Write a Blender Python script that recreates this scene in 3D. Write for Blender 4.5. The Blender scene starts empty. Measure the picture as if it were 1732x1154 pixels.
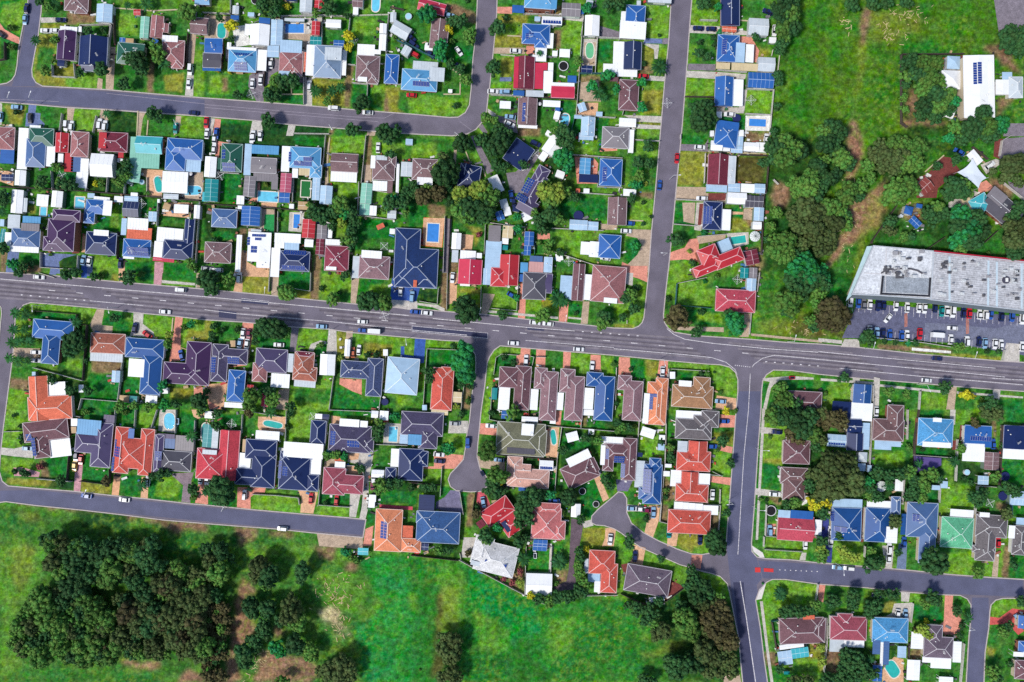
import bpy, math, random
import numpy as np
from mathutils import Vector, Matrix
from mathutils.geometry import delaunay_2d_cdt, tessellate_polygon
random.seed(7); RNG = np.random.default_rng(11)
sc = bpy.context.scene
col = sc.collection
# ---------------------------------------------------------------- camera, sky, sun, exposure
W_M = 433.0                      # width of ground in view, metres
S = W_M / 1732.0                 # metres per photo pixel on the ground
HC = 300.0                       # camera height
cd = bpy.data.cameras.new('camera'); cam = bpy.data.objects.new('camera', cd); col.objects.link(cam)
cam.location = (0, 0, HC); cd.sensor_width = 36.0; cd.lens = 36.0 * HC / W_M
cd.clip_start = 1.0; cd.clip_end = 5000.0
sc.camera = cam
SUN_EL = math.radians(52); sdx, sdy = -0.86, -0.5
world = bpy.data.worlds.new('World'); sc.world = world; world.use_nodes = True
nt = world.node_tree; bg = nt.nodes['Background']
sky = nt.nodes.new('ShaderNodeTexSky'); sky.sky_type = 'NISHITA'; sky.sun_disc = False
sky.sun_elevation = SUN_EL; sky.sun_rotation = math.atan2(sdx, sdy)
nt.links.new(sky.outputs[0], bg.inputs[0]); bg.inputs[1].default_value = 0.125
sl = bpy.data.lights.new('sun', 'SUN'); sl.energy = 3.4; sl.angle = math.radians(9.0); sl.color = (1, 0.95, 0.87)
so = bpy.data.objects.new('sun', sl); col.objects.link(so)
n_ = math.hypot(sdx, sdy)
sund = Vector((sdx / n_ * math.cos(SUN_EL), sdy / n_ * math.cos(SUN_EL), math.sin(SUN_EL)))
so.rotation_euler = sund.to_track_quat('Z', 'Y').to_euler(); so.location = (-200, -120, 250)
vs = sc.view_settings; vs.view_transform = 'Standard'; vs.look = 'None'; vs.exposure = 0.28; vs.gamma = 1.0
sc.cycles.max_bounces = 5; sc.cycles.diffuse_bounces = 2; sc.cycles.use_denoising = False

# ---------------------------------------------------------------- helpers
GZ = 0.12
def PX(x, y, z=0.0):
    f = S * (1 - z / HC)
    return ((x - 866) * f, (577 - y) * f)
def lin(c):
    return tuple(((v / 255) / 12.92 if v / 255 <= 0.04045 else ((v / 255 + 0.055) / 1.055) ** 2.4) for v in c)
K = 0.78
MATS = {}
def mat(key, rgb, kind='plain', rough=0.75, var=0.25, scale=0.5, metallic=0.0, spec=0.3, fine=0.0):
    if key in MATS: return MATS[key]
    m = bpy.data.materials.new(key); m.use_nodes = True; N = m.node_tree.nodes; L = m.node_tree.links
    b = N['Principled BSDF']; b.inputs['Roughness'].default_value = rough
    b.inputs['Metallic'].default_value = metallic; b.inputs['Specular IOR Level'].default_value = spec
    c = [v * K for v in lin(rgb)]
    g = N.new('ShaderNodeNewGeometry')
    def noise(s, det=4, r=0.6):
        n = N.new('ShaderNodeTexNoise'); n.inputs['Scale'].default_value = s; n.inputs['Detail'].default_value = det
        n.inputs['Roughness'].default_value = r; L.new(g.outputs['Position'], n.inputs['Vector']); return n.outputs['Fac']
    def mrange(src, a, bb, lo, hi):
        r = N.new('ShaderNodeMapRange'); L.new(src, r.inputs[0])
        for i, v in zip((1, 2, 3, 4), (a, bb, lo, hi)): r.inputs[i].default_value = v
        return r.outputs[0]
    def mul(a, bb):
        x = N.new('ShaderNodeMath'); x.operation = 'MULTIPLY'
        for i, v in enumerate((a, bb)):
            if hasattr(v, 'links'): L.new(v, x.inputs[i])
            else: x.inputs[i].default_value = v
        return x.outputs[0]
    f = mrange(noise(scale), 0.3, 0.7, 1 - var, 1 + var)
    if fine: f = mul(f, mrange(noise(fine, 2, .7), 0.3, 0.7, 0.72, 1.28))
    if kind in ('leaf', 'objvar'):
        oi = N.new('ShaderNodeObjectInfo'); f = mul(f, mrange(oi.outputs['Random'], 0, 1, 0.72, 1.32))
    if kind == 'grassattr':
        at = N.new('ShaderNodeAttribute'); at.attribute_name = 'gcol'; base = at.outputs['Color']
        f2 = mrange(noise(0.16, 6, .65), 0.36, 0.64, 0.0, 1.0)
        hs = N.new('ShaderNodeHueSaturation'); L.new(base, hs.inputs['Color'])
        L.new(mrange(f2, 0, 1, 0.525, 0.487), hs.inputs['Hue']); L.new(mrange(noise(.55, 7, .75), .35, .65, .6, 1.5), hs.inputs['Value'])
        L.new(mrange(noise(.35, 5, .7), .35, .65, .92, 1.12), hs.inputs['Saturation'])
        base = hs.outputs[0]
    else:
        rg = N.new('ShaderNodeRGB'); rg.outputs[0].default_value = (*c, 1); base = rg.outputs[0]
    if kind == 'leaf':
        hs = N.new('ShaderNodeHueSaturation'); L.new(base, hs.inputs['Color'])
        L.new(mrange(noise(0.45, 3), .35, .65, .48, .53), hs.inputs['Hue']); base = hs.outputs[0]
    if kind == 'metalroof':      # faint ribs of the sheets
        w = N.new('ShaderNodeTexWave'); w.inputs['Scale'].default_value = 1.6; w.inputs['Distortion'].default_value = 0.4
        L.new(g.outputs['Position'], w.inputs['Vector']); f = mul(f, mrange(w.outputs['Fac'], 0, 1, 0.93, 1.06))
    if kind == 'tile':
        v = N.new('ShaderNodeTexVoronoi'); v.inputs['Scale'].default_value = 1.8
        L.new(g.outputs['Position'], v.inputs['Vector']); f = mul(f, mrange(v.outputs['Distance'], 0, .6, 0.86, 1.12))
    mx = N.new('ShaderNodeVectorMath'); mx.operation = 'SCALE'; L.new(base, mx.inputs[0]); L.new(f, mx.inputs['Scale'])
    L.new(mx.outputs[0], b.inputs['Base Color'])
    if kind in ('tile', 'plain', 'grassattr'):
        bp = N.new('ShaderNodeBump'); bp.inputs['Strength'].default_value = 0.35; bp.inputs['Distance'].default_value = 0.15
        L.new(noise(1.6 if kind != 'grassattr' else 1.1, 5), bp.inputs['Height']); L.new(bp.outputs[0], b.inputs['Normal'])
    MATS[key] = m; return m
class MB:
    def __init__(s): s.v = []; s.f = []
    def add(s, vs, fs):
        n = len(s.v); s.v += [tuple(p) for p in vs]; s.f += [tuple(i + n for i in f) for f in fs]
    def box(s, x0, y0, z0, x1, y1, z1):
        s.add([(x0,y0,z0),(x1,y0,z0),(x1,y1,z0),(x0,y1,z0),(x0,y0,z1),(x1,y0,z1),(x1,y1,z1),(x0,y1,z1)],
              [(0,3,2,1),(4,5,6,7),(0,1,5,4),(1,2,6,5),(2,3,7,6),(3,0,4,7)])
    def prism(s, poly, z0, z1):     # poly ccw
        a = sum(poly[i][0]*poly[(i+1)%len(poly)][1]-poly[(i+1)%len(poly)][0]*poly[i][1] for i in range(len(poly)))
        if a < 0: poly = poly[::-1]
        n = len(poly); vs = [(x,y,z0) for x,y in poly] + [(x,y,z1) for x,y in poly]
        fs = [(i,(i+1)%n,(i+1)%n+n,i+n) for i in range(n)]
        if n <= 4: fs += [tuple(range(n,2*n)), tuple(reversed(range(n)))]
        else:
            for t in tessellate_polygon([[Vector((x,y,0)) for x,y in poly]]):
                p = [poly[i] for i in t]
                ar = (p[1][0]-p[0][0])*(p[2][1]-p[0][1])-(p[2][0]-p[0][0])*(p[1][1]-p[0][1])
                t = t if ar > 0 else t[::-1]
                fs += [tuple(i+n for i in t)]
        s.add(vs, fs)
    def strip(s, pts, w, z0, z1):   # a mitred ribbon with thickness along a polyline of (x, y)
        q = [pts[0]]
        for p in pts[1:]:
            if math.hypot(p[0]-q[-1][0], p[1]-q[-1][1]) > 1e-3: q.append(p)
        if len(q) < 2: return
        cl = len(q) > 3 and math.hypot(q[0][0]-q[-1][0], q[0][1]-q[-1][1]) < 1e-3
        if cl: q = q[:-1]
        n = len(q); L = []
        for k in range(n):
            a = q[k-1] if (k > 0 or cl) else None; b = q[(k+1) % n] if (k < n-1 or cl) else None; p = q[k]; ds = []
            for u, v in ((a, p), (p, b)):
                if u is None or v is None: continue
                d = (v[0]-u[0], v[1]-u[1]); l = math.hypot(*d); ds.append((d[0]/l, d[1]/l))
            nx, ny = -sum(d[1] for d in ds), sum(d[0] for d in ds); l = math.hypot(nx, ny) or 1; nx /= l; ny /= l
            m = min(2.2, 1/max(.3, -nx*ds[0][1]+ny*ds[0][0])) * w/2
            L += [(p[0]-nx*m, p[1]-ny*m, z0), (p[0]+nx*m, p[1]+ny*m, z0), (p[0]+nx*m, p[1]+ny*m, z1), (p[0]-nx*m, p[1]-ny*m, z1)]
        fs = []
        for k in range(n if cl else n-1):
            a, b = 4*k, 4*((k+1) % n); fs += [(a+3,b+3,b+2,a+2)[::1], (a,b,b+3,a+3)[::1], (a+2,b+2,b+1,a+1), (a+1,b+1,b,a)]
        if not cl: fs += [(0,3,2,1), (4*n-4,4*n-3,4*n-2,4*n-1)]
        s.add(L, fs)
    def cyl(s, cx, cy, z0, z1, r0, r1, n=16):
        vs = []
        for k in range(n):
            a = 2*math.pi*k/n; vs.append((cx+r0*math.cos(a), cy+r0*math.sin(a), z0))
        for k in range(n):
            a = 2*math.pi*k/n; vs.append((cx+r1*math.cos(a), cy+r1*math.sin(a), z1))
        s.add(vs, [(i,(i+1)%n,(i+1)%n+n,i+n) for i in range(n)] + [tuple(range(n,2*n)), tuple(reversed(range(n)))])
    def mesh(s, name, m, smooth=False):
        me = bpy.data.meshes.new(name); me.from_pydata(s.v, [], s.f); me.materials.append(m)
        if smooth: me.polygons.foreach_set('use_smooth', [True]*len(me.polygons))
        return me
    def build(s, name, m, parent=None, org=(0,0,0), smooth=False):
        if parent is not None:
            o3 = org; s.v = [(a-o3[0], b-o3[1], c-o3[2]) for a,b,c in s.v]
        o = bpy.data.objects.new(name, s.mesh(name, m, smooth)); col.objects.link(o)
        if parent is not None: o.parent = parent
        return o
def empty(name, loc):
    o = bpy.data.objects.new(name, None); o.location = loc; o.empty_display_size = 1; col.objects.link(o); return o
def tag(o, label=None, cat=None, group=None, kind=None):
    if label: o['label'] = label
    if cat: o['category'] = cat
    if group: o['group'] = group
    if kind: o['kind'] = kind
    return o
def struct(o): o['kind'] = 'structure'; return o
DATA = """
T 0 0
a e 0 0 240 0 200 200 180 300 150 370 0 330
a l 20 40 240 0 205 190 170 300 40 220 0 190
a g 0 330 160 370 135 600 90 690 0 715
a n 0 370 60 390 60 500 0 520
a r 0 195 40 250 165 320 165 375 30 320 0 310
a g 370 0 560 0 570 190 365 190
a c 345 150 560 150 560 190 350 195
a d 570 110 810 90 810 190 570 210
a y 350 200 560 200 560 240 350 240
a c 345 240 500 240 500 280 345 280
a y 320 290 470 290 470 600 500 660 640 660 640 740 330 730 280 640
a g 330 400 460 400 460 590 300 600
a l 560 660 820 620 820 750 560 735
a g 700 230 945 230 930 310 700 310
a t 905 395 980 400 960 765 895 765
a t 830 660 870 670 865 755 820 750
a g 970 100 1190 80 1190 380 985 380
a l 985 120 1170 110 1170 300 990 300
a g 970 520 1260 520 1245 780 960 765
a d 1270 470 1310 470 1295 785 1245 780
a n 1310 470 1380 470 1570 560 1400 600 1300 600
a g 1310 580 1590 570 1560 800 1300 785
a y 1390 640 1560 620 1550 780 1400 780
a g 1380 120 1600 110 1610 320 1560 330 1420 260
a n 1200 380 1270 300 1290 480 1240 480
a t 1610 290 1660 290 1640 540 1580 530
a c 1590 560 1640 560 1635 815 1565 810
a l 1640 590 2190 620 2230 860 1640 815
a y 470 545 640 545 640 660 475 660
h br 3 | h 545 -70 750 95 | h 630 30 740 115
h pb 4 | g 485 262 640 510 | f wh 505 225 655 265
h nv 3 | g 670 310 910 560 | g 690 520 800 600
h gn 5 | h 990 365 1220 545 | f gn 1150 380 1220 470
h pk 3 | h 1370 340 1560 560 | h 1450 480 1545 580 | f wh 1370 300 1505 355
h pk 5 | g 1275 135 1380 320 | g 1365 200 1425 275
s lb 815 35 950 190 3
s mg 1185 140 1260 325 4
s rd 1130 80 1190 130
s bl 1010 320 1060 380 3
s tn 1062 325 1130 378 3 f
s bl 1280 330 1335 380 20 f
s nv 485 505 545 560 5 f
s wh 660 225 690 270 0 f
h br 5 | g 1615 150 1760 290
c nv 225 70 95
c lb 210 165 95
c nv 515 170 2
c wh 385 262 4
c wh 465 262 4
c dg 10 290 40
c lb 140 908 5
c nv 1635 955 8
c wh 1610 590 95 v
c wh 1598 710 95
c dg 255 1000 95
c wh 560 1065 95 v
c wh 608 1065 95 v
c wh 845 1050 95 v
c wh 890 1065 95 v
c tl 1485 1085 95
c lb 5 990 95
t 95 240 30 m
t 305 345 45 p
t 465 340 35 m
t 390 600 45 m
t 465 510 30 m
t 675 620 35 d
t 865 595 60 d
t 1050 715 55 d
t 1110 500 60 d
t 1180 520 75 d
t 1200 590 60 d
t 1330 420 65 m
t 1390 540 55 p
t 1590 110 75 m
t 470 40 45 p
t 415 60 40 m
t 750 265 40 d
t 880 255 30 d
t 1080 45 35 p
t 1240 40 55 p
t 1290 960 55 d
t 1350 985 45 d
t 905 965 40 p
t 140 950 25 d
t 340 20 35 d
t 105 400 30 m
t 1200 370 20 m
t 1340 500 45 m
F w 700 315 695 225 950 215 940 310
F w 950 215 960 230 905 520
F w 455 655 650 665
F w 455 560 460 655
F w 640 545 650 660
F t 1600 80 1290 95 965 70
F w 970 515 905 510
F d 975 100 985 380
F d 1600 290 1590 540
F w 540 970 520 1115
F w 830 990 800 1130
F t 1170 940 1160 1150
F t 1255 1020 1245 1150
F d 60 370 60 510 0 520
F w 345 20 375 0
a c 0 870 20 880 15 1060 0 1060
a g 25 885 240 890 215 1070 20 1070
a y 40 890 220 900 180 1060 90 1060
a b 245 885 310 890 300 955 345 960 340 1010 380 1050 370 1075 215 1070 225 960 240 955
a g 310 890 560 910 520 1110 380 1090 340 960 300 950
a t 570 905 635 910 615 1030 630 1110 540 1110 570 1020
a l 635 910 855 920 800 1110 640 1100 610 1020
a t 855 920 920 925 915 1110 820 1115
a n 920 930 1165 940 1150 1150 920 1130
a t 1165 945 1235 950 1210 1000 1190 1150 1160 1150
a g 1240 950 1490 985 1480 1150 1200 1150
a t 1490 980 1535 985 1520 1110 1470 1150
a l 1540 985 1720 990 1700 1150 1600 1150 1530 1100
T 0 231
a n 0 -60 1730 40 1730 560 1400 530 760 480 0 430
a g 240 260 450 270 450 440 230 430
a g 460 260 640 300 740 480 460 460
a e 480 300 640 310 640 380 480 380
a n 940 250 1060 260 1050 480 930 480
a g 1080 380 1250 350 1250 500 1080 490
a o 1195 275 1380 285 1370 515 1250 510 1250 350 1195 330
a t 1590 310 1720 300 1720 540 1520 530 1510 400 1590 400
a g 0 235 130 240 120 290 0 290
a o 0 290 120 295 115 420 0 380
a g 0 440 100 450 80 680 0 690
a g 225 490 330 490 320 670 225 670
a y 235 580 310 580 300 660 240 660
a e 530 470 640 480 640 620 520 610
a e 950 560 1030 565 1010 810 800 790 820 690 950 670
a l 950 560 1010 565 1000 780 930 760
a g 720 760 800 760 790 830 720 830
a e 1180 530 1340 540 1330 700 1180 690
a n 1350 540 1700 560 1700 700 1350 750
a o 1400 560 1600 560 1600 690 1380 670
a g 1360 690 1560 700 1540 780 1340 770
a g 1690 700 1760 700 1760 870 1690 870
a d 0 960 70 960 50 1154 0 1154
a b 70 970 165 980 140 1150 50 1150
a g 165 980 355 985 350 1130 300 1154 140 1154
a d 200 1080 350 1100 350 1154 160 1154
a b 360 985 650 1000 540 1030 500 1060 510 1160 420 1160 430 1110 360 1100
a n 560 1005 670 1010 670 1120 510 1110 515 1060
a rd2 620 730 690 730 670 990 610 990
a b 690 1010 790 1015 780 1180 690 1180
a l 790 1020 1005 1030 1000 1154 780 1154
a o 1010 1050 1060 1050 1055 1160 1005 1160
a e 1060 1050 1300 1060 1280 1154 1050 1154
a pp 1310 1060 1385 1065 1380 1154 1305 1154
a e 1390 1060 1620 1070 1610 1154 1385 1154
a o 700 840 735 840 720 980 690 980
h pk 3 | h -60 -80 125 110 | f bl 0 100 120 230 | f wh 150 -75 235 280
h gn 3 | h 245 -70 455 80 | h 220 20 385 260 sl | f wh 385 80 465 255 | p 235 60 265 160 1 7 | f wh 250 -95 345 -70
h rd 3 | g 470 -30 580 135 | f rd 545 140 620 300 | f wh 595 -45 680 -10
h pk 3 | h 600 -40 750 175 | f sl 600 170 685 300 | f wh 680 185 750 300
h rd 3 | h 835 -35 1080 130 ma | f rd 1000 130 1045 180 | f rd 835 -35 900 100
h cy 3 | g 1150 0 1375 145 | f mg 1140 130 1350 270 | f mg 1100 0 1150 210
h bl 4 | h 1410 20 1715 195 | h 1400 90 1570 290 | f lb 1560 185 1700 300
h sl 3 | h 95 780 340 950 | f lg 65 660 170 780 | f wh 40 810 95 925 | f wh 80 930 330 980 | f sk 190 675 345 735 | f gr 175 735 335 800
h pb 4 2 | h 400 700 630 970 | h 365 850 550 970 | h 445 620 680 720
h bl 5 | h 725 535 915 655 | h 710 620 800 735 | f wh 790 510 930 545 | f wh 870 540 945 670
h nv 4 | h 725 810 985 1000 | f wh 790 790 920 840
h sk 4 | h 1040 870 1275 1020 bl | f or 1070 770 1285 880 | f wh 1075 690 1255 790 | f lb 1025 690 1070 835 | p 1075 940 1255 1010 9 2 | f wh 1040 1010 1135 1035
h nv 5 | h 1380 880 1630 1040 | g 1560 700 1640 910 | f wh 1325 770 1475 890 | f wh 1475 780 1550 875 | f wh 1300 885 1375 1040 | f cr 1290 1025 1475 1060
s wh 765 145 960 340 3 g
s wh 640 295 740 435 8 f
s wh 125 285 220 415 3 g
s nv 10 320 115 375 3 f
s wh 490 145 535 220 3 f
s mg 1085 210 1190 390 8 f
s wh 1370 295 1590 480 3 f
s lg 1380 485 1510 530 3 f
s wh 1330 530 1350 560 3 f
s wh 95 450 195 650 4 g
s lg 190 520 230 640 4 f
s wh 310 490 410 590 5 f
s wh 435 460 530 600 5 g
s lb 740 480 800 520 3 f
s wh 965 505 1040 555 4 f
s lb 1050 505 1170 550 3 f
s db 1040 550 1175 680 4 g
s lb 1255 635 1325 720 3 f
s wh 1470 575 1595 650 3 f
s wh 1640 580 1690 695 3 g
s tn 1380 565 1440 620 20 f
s lb 0 700 35 760 3 f
s tl 0 780 40 900 10 f
s wh 1105 475 1165 505 3 f
s cy 1710 470 1760 550 3 f
P q 635 510 720 610 3 sk
P q 340 595 400 675 4 sk
P k 1295 335 1390 475 0 tl
P k 1540 400 1710 515 -12 sk
c lb 705 1045 100
c wh 755 1060 100
c nv 1020 1070 95
c wh 1035 205 5
t 480 260 40 m
t 360 380 50 d
t 560 410 60 d
t 510 390 40 m
t 620 420 50 d
t 345 420 40 m
t 1075 230 45 d
t 1050 300 50 d
t 1070 330 45 m
t 1020 400 40 m
t 860 400 30 m
t 810 400 25 y
t 120 1080 50 e
t 200 1110 40 d
t 270 1080 30 d
t 1620 1080 45 m
t 1640 1110 30 m
t 30 500 50 d
t 40 560 40 d
t 20 640 40 p
t 30 950 50 d
t 380 500 25 d
t 1200 545 20 m
t 970 380 25 m
t 430 1000 15 m
t 1250 480 20 m
w nv 1618 318 18
w wh 1200 385 22
F d 0 430 450 450 750 470 930 485 1350 520 1700 550
F w 745 340 740 470
F w 925 350 915 480
F w 450 300 460 460
F w 1070 390 1065 490
F l 1250 350 1250 515
F w 1350 540 1340 760
F w 1700 560 1690 700
F d 1010 830 1005 1040
F w 1690 700 1660 1154
F w 360 980 360 1110 520 1120 670 1125 675 1010
F w 520 500 510 600
F t 1625 560 1610 690
T 0 462
a l 190 310 250 255 410 260 830 300 810 430 680 420 670 350 300 320 200 400
a g 120 400 280 330 660 360 660 440 620 410 280 400 280 550 350 640 130 630
a e 300 320 660 350 640 410 280 390
a l 130 400 270 400 260 600 130 620
a t 120 630 340 640 340 740 100 700
a g 100 740 300 800 250 870 90 890
a d 90 890 260 900 240 1000 80 970
a l 80 980 230 1000 210 1160 50 1160
a n 500 440 750 440 720 900 480 830 520 560
a g 520 700 720 720 710 890 520 800
a l 560 720 690 730 690 840 560 810
a n 410 860 710 920 680 1154 600 1154 620 1000 410 900
a t 820 305 885 310 860 440 955 450 950 510 790 500 760 440
a e 885 320 1130 340 1080 530 950 510 955 450 860 440
a l 1060 340 1130 345 1110 420 1070 400
a c 1130 340 1215 345 1210 430 1300 500 1310 550 1100 530 1130 430
a l 1215 345 1480 370 1460 500 1390 560 1310 530 1270 470 1210 430
a r 1485 365 1550 370 1530 500 1530 740 1430 750 1460 560 1470 480
a l 1560 380 1800 400 1800 560 1560 600 1530 580
a y 1600 480 1800 500 1800 580 1560 580
a n 1390 560 1460 560 1430 750 1390 750
a d 770 730 1040 740 1030 850 770 840
a e 750 850 1030 860 1010 1080 710 1060
a n 1030 740 1080 750 1080 1060 1020 1050
a e 1070 880 1190 900 1160 1060 1050 1000
a g 1370 960 1640 970 1600 1154 1350 1154
a y 1440 970 1640 980 1600 1070 1440 1060
a r 1640 960 1760 970 1760 1060 1640 1040
a e 700 1060 1200 1100 1190 1200 690 1180
h bl 5 | h 275 400 625 560 | h 355 500 505 770 db2
h or 3 | h 765 510 1060 680 bn | f lg 760 670 1040 750
h bl 4 | h 1060 555 1390 720 db2 | h 1190 680 1365 1030 db2 | f wh 1085 725 1230 880
h pb 4 | h 1570 580 1780 950 | h 1380 760 1700 940
h or -3 | g 250 870 410 1250 | h 235 1040 610 1240 | f wh 410 920 555 1050
s lb 945 825 1015 925 3
s wh 665 945 705 1010 0 f
s lb 1225 820 1255 885 3 f
s tn 1010 1035 1090 1090 4 f
s tl 1095 1040 1160 1090 4 f
s wh 1230 1035 1330 1100 4 f
s wh 1370 970 1420 1020 0 f
s lb 270 835 300 875 0 f
c wh 328 35 4
c wh 1525 143 5 v
c wh 1395 328 5
c wh 305 670 3
c wh 300 740 3
c nv 1140 465 98
c rd 1245 520 35
c bl 1535 695 75
c wh 1090 580 90
t 130 340 50 p
t 120 480 50 p
t 110 590 55 p
t 80 720 45 p
t 220 350 50 p
t 210 480 40 p
t 250 580 45 p
t 170 570 45 p
t 160 740 45 p
t 240 740 35 p
t 650 420 45 p
t 630 560 80 d
t 600 640 70 d
t 680 600 60 d
t 570 650 50 p
t 440 900 40 d
t 600 990 45 d
t 730 740 25 d
t 970 380 40 d
t 1620 430 35 e
t 1560 460 25 m
t 1380 950 45 e
t 750 1000 40 d
t 1020 1120 50 m
t 1140 1120 40 m
t 1400 1110 50 e
t 1490 1110 40 d
t 1690 1080 70 d
t 1090 40 65 d
t 560 10 50 d
t 640 0 50 d
t 800 30 35 d
t 860 30 30 m
t 170 0 40 d
t 1720 60 50 d
t 1420 600 40 m
t 1430 520 35 l
t 1200 10 30 m
t 240 960 10 m
t 1260 1130 40 m
F d 290 320 665 350 660 440 750 440 715 900
F w 300 800 715 910
F w 710 1060 1200 1100
F w 1070 560 1010 1080
F w 705 1060 680 1154
F t 1465 380 1450 560
F l 470 40 340 0
a g 770 0 1000 0 1000 75 740 45
a y 950 0 1010 0 1005 75 940 70
a g 1130 60 1300 70 1300 100 1160 85
a e 1370 0 1650 0 1650 75 1370 60
a e 1180 0 1300 0 1300 60 1150 50
a c 1370 60 1650 85 1650 105 1370 85
a l 1380 85 1640 110 1640 125 1380 105
a t 1665 0 1700 0 1690 130 1655 125
a pp 1310 -60 1380 -60 1365 105 1300 100
a o 1005 -60 1050 -60 1045 75 1005 70
a bl 690 -60 740 -60 735 40 690 38
a b 420 0 480 0 475 15 415 12
T 0 693
a l 50 0 230 0 210 80 190 320 90 330 10 320 30 150
a c 10 320 120 330 210 310 280 310 280 410 120 395 5 380
a g 0 390 300 410 330 560 620 600 620 690 60 630 0 590
a l 20 400 290 420 320 540 100 560 20 500
a y 60 570 500 600 480 660 60 630
a pp 115 490 200 490 340 530 330 570 120 560
a e 380 420 510 310 600 310 590 590 400 560
a d 330 420 380 430 430 580 350 570
a n 480 560 640 580 620 690 400 660
a pp 640 460 705 450 680 695 625 690
a e 710 410 760 400 770 490 940 500 940 630 690 600
a y 690 600 940 640 940 720 680 700
a e 700 380 760 380 740 520 700 600
a or2 965 545 1025 540 1005 725 945 720
a e 1030 540 1200 560 1190 740 1010 730
a o 1200 570 1260 570 1250 755 1190 745
a e 1260 600 1520 550 1560 620 1540 775 1250 755
a l 1350 560 1500 560 1540 640 1500 740 1300 740
a pp2 1440 540 1640 530 1620 600 1610 790 1535 780 1550 640
a e 1640 560 1680 560 1660 790 1610 790
a r 1690 560 1760 560 1760 800 1650 790
a e 1000 0 1160 0 1150 160 990 140
a l 1170 20 1330 0 1320 160 1170 150
a c 1350 0 1500 0 1490 200 1340 180
a e 1520 0 1670 60 1650 220 1500 210
a o 1620 0 1730 0 1730 50 1680 80 1640 60
a l 540 0 680 0 680 40 620 40
a n 700 -10 980 0 980 90 860 90 700 80
a e 720 0 960 10 880 80 720 70
a n 1660 80 1760 80 1760 370 1650 370
h pk2 -7 | h 195 90 580 260 mv | h 280 190 420 410 mv | f wh 415 250 600 400 | p 215 205 275 265 1 3 | p 275 235 320 390 2 6
h pv 5 | h 635 200 930 370 | h 775 110 945 490 | f sk 650 85 855 215 | f pv 875 45 970 120
h rt 5 | h 965 145 1100 540 rdt | h 1180 160 1295 560 rdt | h 990 240 1260 500 rdt | f bl 1085 160 1135 245 | p 970 250 990 310 1 3 | p 955 310 1030 400 3 4 | p 945 400 970 520 1 5
h pv 4 | h 1305 210 1380 530 | h 1360 350 1620 520 dg | f gr 1480 220 1640 360 | f sl 1390 240 1480 330 | f pv 1330 205 1480 245 | p 1310 350 1370 430 3 4
s wh 600 75 655 140 0 f
s tn 600 145 645 200 0 f
s tl 1715 125 1800 320 5 f
P o 1385 25 1485 170 0 sk
c lb 235 328 3
c rd 685 425 95
c yl 632 480 95
c nv 645 395 95
c bl 730 730 8
c wh 1050 762 6
c lb 1500 100 90 s
c wh 1695 590 95
c wh 1250 605 95 v
t 120 50 20 d
t 130 520 28 d
t 200 530 35 d
t 240 545 28 d
t 185 140 25 d
t 190 230 30 d
t 190 270 25 d
t 520 600 45 d
t 900 600 40 b
t 1200 640 50 p
t 1640 670 50 d
t 1640 740 30 m
t 1290 560 35 d
t 1360 550 45 d
t 1420 540 35 d
t 1620 220 50 p
t 1220 590 20 m
t 340 480 30 r
t 1700 10 40 m
t 730 20 30 m
t 1060 20 30 m
t 1540 230 20 d
F w 40 185 190 180
F d 600 370 580 590
F w 330 580 620 605
F w 990 0 980 140
F w 1160 0 1150 150
F w 1340 0 1290 160
F w 1500 0 1495 200
F w 1660 90 1650 380
F w 620 50 700 60
F d 940 500 940 620
F d 690 600 930 630
a d 60 790 300 800 900 870 1760 960 1760 980 900 880 400 830
a n 620 850 1060 880 1100 900 1050 1010 700 1000
a d 1040 890 1180 910 1100 935
a d 1200 910 1760 960 1760 1030 1500 1040 1400 1000
a y 150 850 350 880 340 920 220 940 130 900
T 0 923
a d3 1080 380 1200 370 1220 430 1090 440
a d3 1000 980 1340 980 1350 1030 1200 1090 1030 1050
a d3 1540 1040 1720 1120 1720 1160 1500 1160
a l 0 0 420 0 300 380 200 420 130 600 100 800 180 1000 60 1100 0 1154
a y 100 0 300 0 280 200 180 400 100 300
a g 60 1060 1100 1010 1400 1100 1300 1160 60 1160
W 62 d 430 -70 800 -40 1100 -40 1300 -40 1380 160 1200 300 1000 300 800 320 600 420 480 400
W 66 m 140 620 240 430 340 330 470 330 540 420 640 420 800 450 1000 560 1050 900 1000 950 760 980 420 960 240 970 120 860
W 64 n 1000 420 1300 330 1500 160 1760 260 1760 1000 1500 930 1150 900 1040 940 1000 800
t 1100 560 95 b
t 1430 330 85 b
t 1380 620 80 b
t 1650 620 90 b
t 1550 760 80 b
t 900 880 70 b
t 1240 70 90 d
t 950 200 100 m
t 1520 190 70 m
t 820 60 70 d
t 720 20 60 d
t 560 30 60 d
T 0 0 1
h nv 3 | h 667 386 710 476 nvr | h 668 420 741 487 nvr | h 682 438 721 476 nvr | h 667 458 699 486 nvr | h 704 460 737 487 nvr | f or 699 474 705 486
P q 722 378 743 410 3 bl
a or3 717 368 752 370 748 419 712 416
a n 706 489 740 489 741 511 706 511
T 346 0
a l 0 0 240 0 225 125 0 115
a e 600 60 800 100 800 140 600 150
a g 600 0 800 0 800 140 600 150
a g 1060 0 1250 0 1240 130 980 130
a g 1560 0 1690 0 1690 120 1570 110
a g 1480 0 1565 0 1560 125 1390 130
a g 1250 160 1560 130 1540 200 1480 200 1470 380 1250 370
a l 1260 170 1470 160 1450 300 1260 320
a g 1000 260 1190 260 1190 400 1000 380
a e 1210 380 1280 380 1270 560 1200 550
a c 560 160 1000 150 880 440 830 420 830 340 650 330
a t 660 290 900 290 890 440 830 420 830 340 650 330
a t 0 130 230 140 200 320 60 330 0 330
a d 20 130 90 140 60 320 0 320
a w 235 230 340 215 400 380 260 400
a c 180 400 540 400 530 480 180 500
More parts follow.
